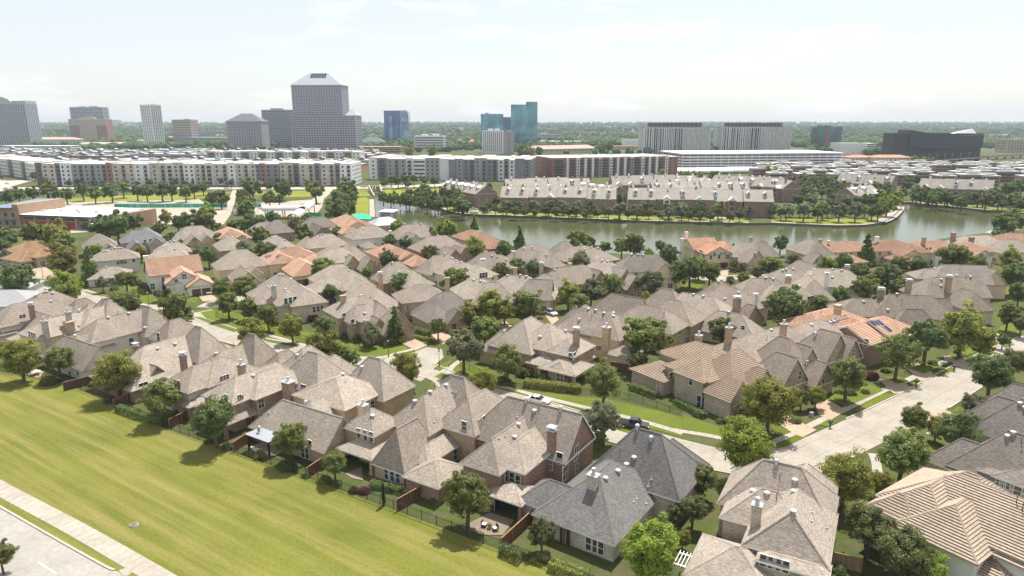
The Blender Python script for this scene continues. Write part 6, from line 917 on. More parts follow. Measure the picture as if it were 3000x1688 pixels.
(222.8,405.3,5.91,'b',8.1,2,0,1,91),(247.7,442.5,5.15,'b',7.3,2,0,2,92),(255.4,474.4,4.83,'o',6.9,2,0,1,91),(196.7,529.5,4.99,'d',7.1,2,4,0,86),(218.9,524.6,5.32,'o',7.5,2,3,3,86),
(249.6,588.7,5.96,'d',8.2,2,5,3,86),(244.5,559.5,5.67,'o',7.9,2,4,3,86),(241.0,537.2,4.48,'d',6.4,2,6,1,86),(253.8,551.0,6.38,'d',8.6,2,5,0,91),(242.5,516.7,5.25,'p',7.4,2,0,0,91),
(279.2,615.3,4.23,'o',6.0,2,4,0,91),(274.9,574.9,3.96,'d',5.7,2,4,0,91),(226.6,486.5,3.36,'d',4.9,2,5,0,91),(257.7,628.6,2.73,'d',4.0,2,5,3,86),(274.3,516.7,5.25,'o',7.4,2,0,2,92),
(276.0,509.1,5.17,'d',7.3,2,3,1,92),(333.9,581.9,4.84,'d',6.9,2,4,1,92),(347.8,591.8,4.92,'d',7.0,2,3,0,93),(280.9,491.6,4.11,'o',5.9,2,0,1,92),(313.5,545.6,4.55,'d',6.5,2,0,1,92),
(269.4,455.6,4.64,'d',6.6,2,5,0,93),(283.4,464.9,5.41,'d',7.6,2,4,0,93),(269.1,438.3,4.47,'d',6.4,2,0,0,93),(281.1,441.2,5.94,'d',8.1,2,3,2,93),(297.4,474.4,4.83,'o',6.9,2,4,0,93),
(317.8,487.7,4.96,'d',7.0,2,8,2,93),(302.5,455.6,4.64,'d',6.6,2,4,2,93),(310.1,449.7,4.58,'o',6.5,2,3,1,93),(326.4,463.4,5.56,'d',7.8,2,5,1,93),(311.1,436.9,5.09,'d',7.2,2,4,1,93),
(358.4,493.2,6.62,'d',8.8,2,0,1,97),(317.5,431.4,5.03,'d',7.1,2,0,2,97),(383.7,517.2,6.0,'o',8.2,2,0,1,97),(355.8,494.6,5.03,'o',7.1,2,0,2,97),(323.3,434.2,3.64,'d',5.2,2,4,3,72),
(292.4,487.7,4.96,'d',7.0,2,2,0,93),(292.7,498.7,4.17,'o',6.0,2,4,0,93),(510.2,878.7,6.0,'g',8.2,2,0,0,94),(528.9,889.4,5.43,'g',7.6,2,0,2,94),(536.8,887.4,4.47,'g',6.4,2,3,2,94),
(451.2,793.3,2.86,'d',4.2,2,0,1,96),(478.6,771.4,3.89,'g',5.6,2,4,2,94),(474.3,744.1,3.49,'d',5.0,2,0,3,93),(604.1,830.6,2.99,'d',4.4,2,0,1,97),(602.9,818.4,3.54,'o',5.1,2,0,1,97),
(384.8,778.7,5.33,'g',7.5,2,0,3,92),(419.7,818.4,3.54,'d',5.1,2,0,0,96),(437.4,837.8,3.62,'g',5.2,2,0,0,96),(420.7,788.6,3.98,'g',5.7,2,0,2,96),(476.0,850.5,3.06,'g',4.5,2,0,1,96),
(250.7,672.3,5.58,'g',7.8,2,3,3,86),(258.9,674.3,4.62,'g',6.6,2,5,3,86),(271.4,687.5,4.71,'g',6.7,2,4,3,86),(262.6,749.0,3.24,'d',4.7,2,0,1,88),(650.1,1264.9,9.05,'d',11.2,2,3,3,96),
(578.2,1103.3,7.9,'d',10.1,2,5,3,96),(633.8,1178.7,8.44,'d',10.6,2,4,3,96),]
BLOCKS=[
{'name':'office_tower','label':'grey granite tower with a barrel vault roof at the far left edge','style':'punch','D':38,'mat':'granite_grey','fh':3.9,'bay':5.2,'ww':3.2,'wh':2.3,'vault':[-5,172,262],'x':-1107.9,'y':1532.3,'W':104.2,'rot':0.0,'h':93.1},
{'name':'office_tower','label':'dark grey ribbon tower standing behind the pink arched-top apartments','style':'ribbon','D':30,'mat':'granite_grey','fh':4,'wh':1.9,'x':-1294.8,'y':2144.9,'W':101.3,'rot':0.0,'h':98.0},
{'name':'apartment_tower','label':'pink and brown apartment tower with arched cream top','style':'punch','D':30,'mat':'brick_rose','fh':3.2,'bay':4.6,'ww':1.8,'wh':1.7,'pmat':'precast_cream','pedi':1,'upper':'precast_cream','x':-1162.0,'y':1922.2,'W':103.6,'rot':0.0,'h':61.7},
{'name':'apartment_tower','label':'tall slim white condominium tower with balconies and square punched windows','style':'punch','D':30,'mat':'precast_white','fh':3.3,'bay':5,'ww':2.8,'wh':2.0,'sides':'fr','x':-839.2,'y':1614.3,'W':32.2,'rot':-0.384,'h':92.5},
{'name':'office_building','label':'tan ribbon-window office behind the slim white tower','style':'ribbon','D':40,'mat':'precast_tan','fh':4,'wh':1.7,'x':-846.0,'y':1797.6,'W':48.6,'rot':0.0,'h':60.1},
{'name':'parking_structure','label':'long grey parking structure beside the clock tower','style':'garage','D':30,'mat':'granite_grey','floors':4,'x':-785.3,'y':1773.7,'W':128.9,'rot':0.0,'h':15.9},
{'name':'parking_structure','label':'far hazy grey parking structure behind the clock tower','style':'garage','D':30,'mat':'granite_grey','floors':5,'x':-1065.8,'y':2498.1,'W':105.2,'rot':0.0,'h':21.8},
{'name':'clock_tower','label':'small white tower with a round white clock face','style':'punch','D':9,'mat':'precast_white','fh':6,'bay':20,'ww':0.6,'wh':0.6,'roofbox':0,'hip':2.0,'rmat':'roof_terracotta','clock':1,'rl':0.5,'x':-1039.6,'y':2292.3,'W':19.3,'rot':0.0,'h':27.1},
{'name':'office_building','label':'rose granite office with low slate pyramid roof left of the tallest tower','style':'punch','D':46,'mat':'granite_rose','fh':4.1,'bay':4.9,'ww':2.6,'wh':2.1,'hip':15,'rmat':'roof_slate','sides':'fr','x':-521.5,'y':1365.1,'W':67.1,'rot':0.052,'h':55.3},
{'name':'office_tower','label':'pinkish striped slab tower behind the slate pyramid roof office','style':'ribbon','D':30,'mat':'granite_pink','fh':4,'wh':1.6,'x':-510.0,'y':1532.3,'W':70.0,'rot':0.0,'h':80.0},
{'name':'office_tower','label':'tallest granite tower with pale pyramid roof and dark solar panels','style':'punch','D':42,'mat':'granite_pink','fh':4.1,'bay':4.6,'ww':2.7,'wh':2.0,'hip':22,'rl':34,'rmat':'roof_pale','solar':1,'sides':'fr','podium':1,'x':-357.6,'y':1298.2,'W':93.9,'rot':-0.052,'h':120.1},
{'name':'office_tower','label':'rose granite office with pyramid roof mostly hidden behind the tallest tower','style':'punch','D':36,'mat':'granite_rose','fh':4.1,'bay':4.9,'ww':2.6,'wh':2.1,'hip':14,'rmat':'roof_pale','x':-329.4,'y':1414.7,'W':20.3,'rot':0.0,'h':54.7},
{'name':'glass_tower','label':'blue mirror glass office tower with paler right wing','style':'glass','D':34,'mat':'glass_blue','side_glass':1,'roofbox':0,'x':-303.6,'y':1778.4,'W':40.5,'rot':0.0,'h':82.0},
{'name':'office_building','label':'low hipped slate roof building beside the tallest tower','style':'punch','D':36,'mat':'tan_brick','fh':4,'bay':5,'ww':2.6,'wh':1.8,'hip':12,'rmat':'roof_slate','x':-327.0,'y':1614.3,'W':57.3,'rot':0.0,'h':8.8},
{'name':'parking_structure','label':'brown two-level parking structure below the blue glass tower','style':'garage','D':40,'mat':'tan_brick','floors':3,'x':-241.1,'y':1258.6,'W':77.8,'rot':0.0,'h':10.7},
{'name':'hotel','label':'white hotel with blue-grey window bands and white frame','style':'ribbon','D':36,'mat':'precast_white','fh':4.6,'wh':2.4,'wmat':'pane_far','sides':'fr','x':-159.7,'y':1343.0,'W':57.3,'rot':0.0,'h':28.3},
{'name':'glass_tower','label':'short teal glass tower left of the tall teal tower','style':'glass','D':34,'mat':'glass_teal','roofbox':1,'pmat':'glass_teal','x':-45.1,'y':1590.1,'W':50.7,'rot':0.0,'h':71.9},
{'name':'glass_tower','label':'dark teal glass link between the two teal towers','style':'glass','D':28,'mat':'glass_teal_dark','roofbox':0,'x':-11.2,'y':1590.1,'W':18.1,'rot':0.0,'h':64.8},
{'name':'glass_tower','label':'tall teal glass tower with stepped top','style':'glass','D':30,'mat':'glass_teal','roofbox':0,'x':14.3,'y':1576.3,'W':33.6,'rot':0.0,'h':91.9},
{'name':'glass_tower','label':'tallest right half of the teal glass tower','style':'glass','D':32,'mat':'glass_teal','roofbox':0,'x':44.2,'y':1576.3,'W':25.7,'rot':0.0,'h':97.9},
{'name':'hotel','label':'white and grey hotel with narrow vertical window strips before the teal towers','style':'punch','D':24,'mat':'precast_white','fh':3.2,'bay':3.4,'ww':1.6,'wh':2.4,'x':-34.6,'y':1252.8,'W':38.3,'rot':0.0,'h':39.2},
{'name':'hotel','label':'pale rose stair wing on the right of the white and grey hotel','style':'punch','D':26,'mat':'granite_rose','fh':3.2,'bay':9,'ww':1.5,'wh':1.8,'x':-5.4,'y':1194.4,'W':18.6,'rot':0.0,'h':38.1},
{'name':'hotel','label':'far pinkish hotel slab on the horizon right of the teal towers','style':'punch','D':40,'mat':'granite_rose','fh':3.4,'bay':7,'ww':3,'wh':1.8,'x':268.1,'y':5312.5,'W':150.3,'rot':0.0,'h':43.1},
{'name':'office_building','label':'left bar-code finned office with a flat roof canopy','style':'fins','D':40,'mat':'precast_white','x':285.4,'y':1206.5,'W':116.6,'rot':0.07,'h':54.7},
{'name':'office_building','label':'right bar-code finned office with a flat roof canopy','style':'fins','D':40,'mat':'precast_white','x':440.1,'y':1257.1,'W':128.9,'rot':0.07,'h':54.6},
{'name':'parking_structure','label':'huge white parking structure with a flat white roof in front of the finned offices','style':'garage','D':75,'mat':'slab_white','floors':6,'whiteroof':1,'x':289.4,'y':798.9,'W':194.1,'rot':0.122,'h':18.8},
{'name':'office_building','label':'small tan grid-window office right of the finned offices','style':'punch','D':25,'mat':'precast_tan','fh':4,'bay':4.6,'ww':3,'wh':2.2,'x':709.3,'y':1841.3,'W':26.9,'rot':0.0,'h':31.5},
{'name':'office_tower','label':'dark green glass tower with maroon stripe','style':'glass','D':30,'mat':'glass_green','stripe':1,'x':653.8,'y':1461.3,'W':31.8,'rot':0.0,'h':43.8},
{'name':'warehouse','label':'blank white hall right of the maroon striped tower','style':'punch','D':40,'mat':'precast_white','fh':30,'bay':900,'ww':1,'wh':1,'roofbox':0,'x':583.0,'y':1188.5,'W':44.5,'rot':0.0,'h':19.3},
{'name':'parking_structure','label':'white parking decks at the end of the blank white hall','style':'garage','D':30,'mat':'slab_white','floors':5,'x':614.0,'y':1190.5,'W':15.7,'rot':0.0,'h':18.9},
{'name':'hall','label':'huge dark wedge-shaped hall with a slanted bright roof light','style':'punch','D':28,'mat':'black_panel','fh':30,'bay':900,'ww':1,'wh':1,'roofbox':0,'wedge':1,'x':612.1,'y':1003.7,'W':127.8,'rot':0.0,'h':38.6},
{'name':'office_building','label':'tan brick office cut by the right edge near the rail viaduct','style':'punch','D':30,'mat':'precast_tan','fh':4.2,'bay':5,'ww':2.8,'wh':2.2,'x':922.6,'y':1270.5,'W':41.6,'rot':0.0,'h':23.2},
{'name':'apartment_building','label':'left white villa-style building with orange tile roof in front of the dark hall','style':'punch','D':20,'mat':'precast_white','fh':3.4,'bay':5,'ww':1.6,'wh':1.6,'hip':3,'rmat':'roof_terracotta','x':456.6,'y':906.8,'W':30.5,'rot':0.0,'h':9.5},
{'name':'apartment_building','label':'right white villa-style building with orange tile roof in front of the dark hall','style':'punch','D':20,'mat':'precast_white','fh':3.4,'bay':5,'ww':1.6,'wh':1.6,'hip':3,'rmat':'roof_terracotta','x':490.1,'y':892.0,'W':47.4,'rot':0.0,'h':10.2},
{'name':'apartment_building','label':'long pinkish-roofed gabled apartments behind the red brick block','style':'punch','D':24,'mat':'stone_panel','fh':3.2,'bay':6,'ww':2.4,'wh':1.9,'hip':6,'rmat':'roof_pinkish','x':94.8,'y':1247.0,'W':137.7,'rot':0.491,'h':7.7},
{'name':'parking_structure','label':'long low white parking deck behind the pinkish-roofed apartments','style':'garage','D':30,'mat':'slab_white','floors':2,'x':126.3,'y':1675.0,'W':114.6,'rot':0.0,'h':9.3},
{'name':'warehouse','label':'white barrel hall over an orange wall left of the finned offices','style':'punch','D':40,'mat':'precast_white','fh':30,'bay':900,'ww':1,'wh':1,'roofbox':0,'x':276.9,'y':1590.1,'W':42.1,'rot':0.0,'h':15.0},
{'name':'warehouse','label':'low orange-walled store left of the finned offices','style':'punch','D':40,'mat':'orange_wall','fh':30,'bay':900,'ww':1,'wh':1,'roofbox':0,'x':231.9,'y':1404.3,'W':59.5,'rot':0.0,'h':7.3},
{'name':'office_building','label':'hazy flat office block far behind at the foot of the hill','style':'ribbon','D':40,'mat':'granite_grey','fh':4,'wh':1.8,'x':115.6,'y':2128.0,'W':76.0,'rot':0.0,'h':17.6},
{'name':'office_building','label':'hazy brown office low on the wooded horizon','style':'ribbon','D':40,'mat':'roof_terracotta','fh':4,'wh':1.8,'x':326.0,'y':3073.3,'W':114.3,'rot':0.0,'h':13.0},
{'name':'hotel','label':'distant blue-grey tower block on the left horizon','style':'ribbon','D':30,'mat':'granite_grey','fh':4,'wh':1.8,'x':-3092.9,'y':5481.6,'W':57.1,'rot':0.0,'h':67.1},
{'name':'parking_structure','label':'long white parking deck beneath the vaulted tower at left','style':'garage','D':30,'mat':'slab_white','floors':3,'x':-871.7,'y':1273.2,'W':131.6,'rot':0.0,'h':11.8},
{'name':'apartment_building','label':'pale apartments with pink tile roofs right of the vaulted tower','style':'punch','D':30,'mat':'white_panel','fh':3.3,'bay':6,'ww':3,'wh':2,'hip':5,'rmat':'roof_pinkish','x':-1053.4,'y':1606.5,'W':99.2,'rot':0.0,'h':15.1},
{'name':'apartment_building','label':'low pink-tiled row below the pink and brown tower','style':'punch','D':40,'mat':'tan_brick','fh':3.3,'bay':6,'ww':3,'wh':1.5,'hip':4,'rmat':'roof_pinkish','x':-907.9,'y':1546.6,'W':133.4,'rot':0.0,'h':6.4},
{'name':'office_building','label':'long flat dark pavilion on the right horizon','style':'ribbon','D':30,'mat':'granite_grey','fh':4,'wh':1.8,'x':1228.8,'y':2172.6,'W':107.9,'rot':0.0,'h':12.2},
{'name':'office_building','label':'long flat glass office beyond the dark hall at right','style':'ribbon','D':30,'mat':'granite_grey','fh':4,'wh':1.8,'x':1714.2,'y':2435.1,'W':169.9,'rot':0.0,'h':8.5},
]
APTS=[
{'name':'apartment_block','label':'long white,grey and stone apartment block with balconies behind the oak row','D':40,'floors':5,'sec':[(60,'bronze','W'),(110,'stone_panel','W'),(45,'charcoal_panel','B'),(90,'white_panel','W'),(290,'grey_panel','M'),(45,'red_panel','W'),(190,'stone_panel','M'),(125,'white_panel','M'),(140,'stone_panel','M'),(55,'white_panel','B'),(90,'stone_panel','M'),(90,'white_panel','W'),(90,'stone_panel','M'),(60,'white_panel','B'),(130,'stone_panel','M'),(60,'white_panel','W'),(170,'stone_panel','M'),(28,'blue_panel','W'),(50,'red_panel','W'),(115,'charcoal_panel','W'),(115,'stone_panel','M'),(50,'charcoal_panel','B'),(130,'stone_panel','M'),(45,'charcoal_panel','B'),(125,'stone_panel','M'),(40,'charcoal_panel','B'),(95,'white_panel','M')],'x':-279.2,'y':605.7,'W':276.9,'rot':0.0,'h':18.8},
{'name':'apartment_block','label':'receding white and brown apartment wing at the far left behind the road','D':30,'floors':4,'sec':[(40,'tan_brick','W'),(50,'white_panel','W'),(30,'tan_brick','B'),(50,'white_panel','W'),(30,'tan_brick','B'),(50,'white_panel','W'),(30,'tan_brick','B'),(50,'white_panel','W')],'x':-530.6,'y':728.8,'W':196.1,'rot':-0.722,'h':15.7},
{'name':'apartment_block','label':'beige stepped apartment row with balconies behind the long block','D':30,'floors':3,'sec':[(60,'precast_tan','B'),(50,'white_panel','W'),(60,'precast_tan','B'),(50,'white_panel','W'),(60,'precast_tan','B'),(50,'white_panel','W'),(60,'precast_tan','B'),(50,'white_panel','W'),(60,'precast_tan','B'),(50,'white_panel','W'),(60,'precast_tan','B'),(50,'white_panel','W'),(60,'precast_tan','B'),(50,'white_panel','W'),(60,'precast_tan','B'),(50,'white_panel','W'),(60,'precast_tan','B'),(50,'white_panel','W')],'x':-316.4,'y':961.2,'W':212.4,'rot':0.0,'h':14.1},
{'name':'apartment_block','label':'charcoal,white and striped-panel apartment block left of the red brick one','D':60,'floors':5,'sec':[(80,'white_panel','W'),(90,'charcoal_panel','B'),(190,'grey_panel','M'),(60,'white_panel','B'),(120,'white_panel','G'),(130,'grey_panel','W'),(90,'white_panel','N'),(60,'charcoal_panel','N'),(70,'grey_panel','W'),(110,'charcoal_panel','M'),(110,'grey_panel','M'),(100,'charcoal_panel','M'),(60,'white_panel','W'),(40,'charcoal_panel','B'),(60,'white_panel','W'),(80,'charcoal_panel','N'),(60,'charcoal_panel','W')],'x':-60.8,'y':663.5,'W':158.0,'rot':-0.129,'h':19.8},
{'name':'apartment_block','label':'red brick and white striped apartment block with stacked balconies','D':55,'floors':6,'sec':[(130,'red_panel','B'),(20,'white_panel','N'),(70,'red_panel','B'),(30,'white_panel','W'),(45,'red_panel','B'),(22,'white_panel','N'),(45,'red_panel','B'),(22,'white_panel','N'),(45,'red_panel','B'),(30,'grey_panel','W'),(70,'red_panel','B'),(28,'white_panel','W'),(45,'red_panel','B'),(22,'white_panel','N'),(45,'red_panel','B'),(22,'white_panel','N'),(45,'red_panel','B'),(28,'grey_panel','W'),(75,'red_panel','B'),(28,'white_panel','W'),(45,'red_panel','B'),(22,'white_panel','N'),(45,'red_panel','B'),(22,'white_panel','N'),(75,'red_panel','B'),(30,'white_panel','W'),(100,'red_panel','W')],'x':107.8,'y':712.8,'W':142.3,'rot':0.307,'h':18.6},
]
TERR=[
{'name':'townhouse_terrace','label':'long brick terrace behind the front tree row,its left half nearest the car park','x':29.4,'y':432.1,'rot':-0.155,'L':72.0,'D':17,'zr':15.2,'ze':9.3},
{'name':'townhouse_terrace','label':'long brick terrace facing the lake right of the dark tree gap','x':113.8,'y':417.9,'rot':-0.204,'L':84.9,'D':17,'zr':15.2,'ze':9.3},
{'name':'townhouse_terrace','label':'rear left terrace with small tree clumps behind the lakefront row','x':25.4,'y':496.4,'rot':0.124,'L':62.1,'D':17,'zr':15.2,'ze':9.3},
{'name':'townhouse_terrace','label':'rear middle terrace with stepped gable tops near the white arched canopies','x':107.0,'y':522.8,'rot':0.066,'L':65.4,'D':17,'zr':15.2,'ze':9.3},
{'name':'townhouse_terrace','label':'inner terrace behind the right lakefront row with wide flat dormers','x':127.7,'y':470.8,'rot':0.101,'L':68.2,'D':17,'zr':15.2,'ze':9.3},
{'name':'townhouse_terrace','label':'rear right terrace with hipped end beside the street trees','x':175.7,'y':511.9,'rot':-0.793,'L':54.6,'D':17,'zr':15.2,'ze':9.3},
{'name':'townhouse_terrace','label':'short end-on terrace between the two lakefront rows','x':59.6,'y':467.8,'rot':-1.006,'L':39.1,'D':15,'zr':13.6,'ze':9.0},
{'name':'townhouse_terrace','label':'small brick block with grey gable at the lake bend near the dam','x':-30.1,'y':468.1,'rot':-1.017,'L':54.0,'D':16,'zr':14.5,'ze':9.3},
{'name':'townhouse_terrace','label':'small inner terrace partly hidden behind the flat-dormer terrace','x':123.5,'y':499.9,'rot':0.152,'L':38.9,'D':16,'zr':15.0,'ze':9.3},
{'name':'townhouse_terrace','label':'end terrace with hipped shadow side beside the peninsula trees','x':190.1,'y':499.6,'rot':-1.266,'L':38.3,'D':16,'zr':14.6,'ze':9.3},
{'name':'townhouse_terrace','label':'stepped terrace beyond the trees on the tip of the peninsula','x':273.5,'y':531.2,'rot':-0.782,'L':39.2,'D':17,'zr':15.2,'ze':9.3},
{'name':'townhouse_terrace','label':'terrace on the far lake shore with white gables among oaks','x':314.7,'y':487.2,'rot':-0.631,'L':44.1,'D':17,'zr':15.2,'ze':9.3},
{'name':'townhouse_terrace','label':'pale grey roofed end block on the tip of the peninsula','x':227.9,'y':451.4,'rot':0.545,'L':29.7,'D':15,'zr':13.6,'ze':9.0},
]
HEDGE=[
{'p':[(2.7,137.2),(14.2,133.3)],'w':1.8,'h':1.5,'m':'leaf_g','label':'long clipped hedge in front of the wraparound porch'},
{'p':[(-1.4,78.8),(1.3,77.0)],'w':1.3,'h':1.3,'m':'leaf_d','label':'short clipped hedge behind the iron fence by the orange fence'},
{'p':[(4.8,75.7),(9.4,73.0)],'w':1.4,'h':1.2,'m':'leaf_g','label':'pale clipped hedge below the stone-walled patio'},
{'p':[(-45.6,174.3),(-38.9,168.1)],'w':1.6,'h':1.2,'m':'leaf_d','label':'dark hedge under the stone gabled house'},
{'p':[(-26.7,176.1),(-21.9,171.4)],'w':1.6,'h':1.5,'m':'leaf_d','label':'dark hedge beside the low house with stone entry'},
{'p':[(-26.0,170.9),(-19.2,165.9)],'w':0.9,'h':0.8,'m':'leaf_g','label':'low clipped hedge edging the lawn of the stone-entry house'},
{'p':[(-131.9,233.8),(-118.7,218.6)],'w':1.3,'h':1.1,'m':'leaf_d','label':'hedge along the white wall of the orange-roofed house'},
{'p':[(32.8,127.6),(36.8,120.6)],'w':1.3,'h':1.0,'m':'leaf_d','label':'dark hedge below the striped tile house wall'},
{'p':[(-21.9,95.7),(-16.7,93.8)],'w':1.2,'h':0.9,'m':'leaf_d','label':'low hedge below the three-window ground bay'},
{'p':[(-76.9,124.0),(-64.9,117.3)],'w':1.2,'h':1.3,'m':'leaf_d','label':'dark hedge along the iron fence right of the tall tree'},
{'p':[(25.2,135.5),(29.7,130.5)],'w':1.6,'h':1.2,'m':'leaf_d','label':'hedge at the foot of the pale striped tile house'},
]
LAKE=[(-81.8,407.9),(-100.6,501.0),(-104.8,517.1),(-109.4,543.4),(-105.3,543.4),(-97.3,513.0),(-91.8,494.8),(-75.7,478.5),(-66.3,470.0),(-47.4,443.9),(-35.7,422.6),(-25.7,414.3),(-20.7,412.5),(18.3,402.4),(49.2,393.2),(78.9,384.8),(108.4,380.5),(131.3,376.3),(145.0,377.6),(161.0,372.6),(176.8,368.2),(192.6,370.2),(205.7,378.4),(220.6,395.9),(252.7,442.7),(260.2,456.7),(266.1,470.3),(273.9,480.0),(286.4,462.1),(296.8,444.4),(306.6,427.8),(315.8,420.0),(332.6,409.1),(295.4,379.5),(271.3,368.5),(255.1,355.3),(241.4,344.3),(212.5,329.2),(188.3,314.3),(159.0,308.6),(115.5,285.6),(92.6,278.3),(55.4,285.6),(15.9,297.0),(-5.3,307.3),(-26.4,329.2),(-45.5,359.0),(-66.6,375.4),(-75.7,392.7)]
SHORE=[[(-109.0,541.6),(-100.6,501.0),(-81.8,407.9)],[(-105.3,543.4),(-97.3,513.0),(-91.8,494.8),(-75.7,478.5),(-66.3,470.0),(-47.4,443.9),(-35.7,422.6),(-25.7,414.3),(-20.7,412.5),(18.3,402.4),(49.2,393.2),(78.9,384.8),(108.4,380.5),(131.3,376.3),(145.0,377.6),(161.0,372.6),(176.8,368.2),(192.6,370.2),(205.7,378.4),(220.6,395.9),(252.7,442.7),(260.2,456.7),(266.1,470.3)],[(273.9,480.0),(286.4,462.1),(296.8,444.4),(306.6,427.8),(315.8,420.0),(332.6,409.1)]]
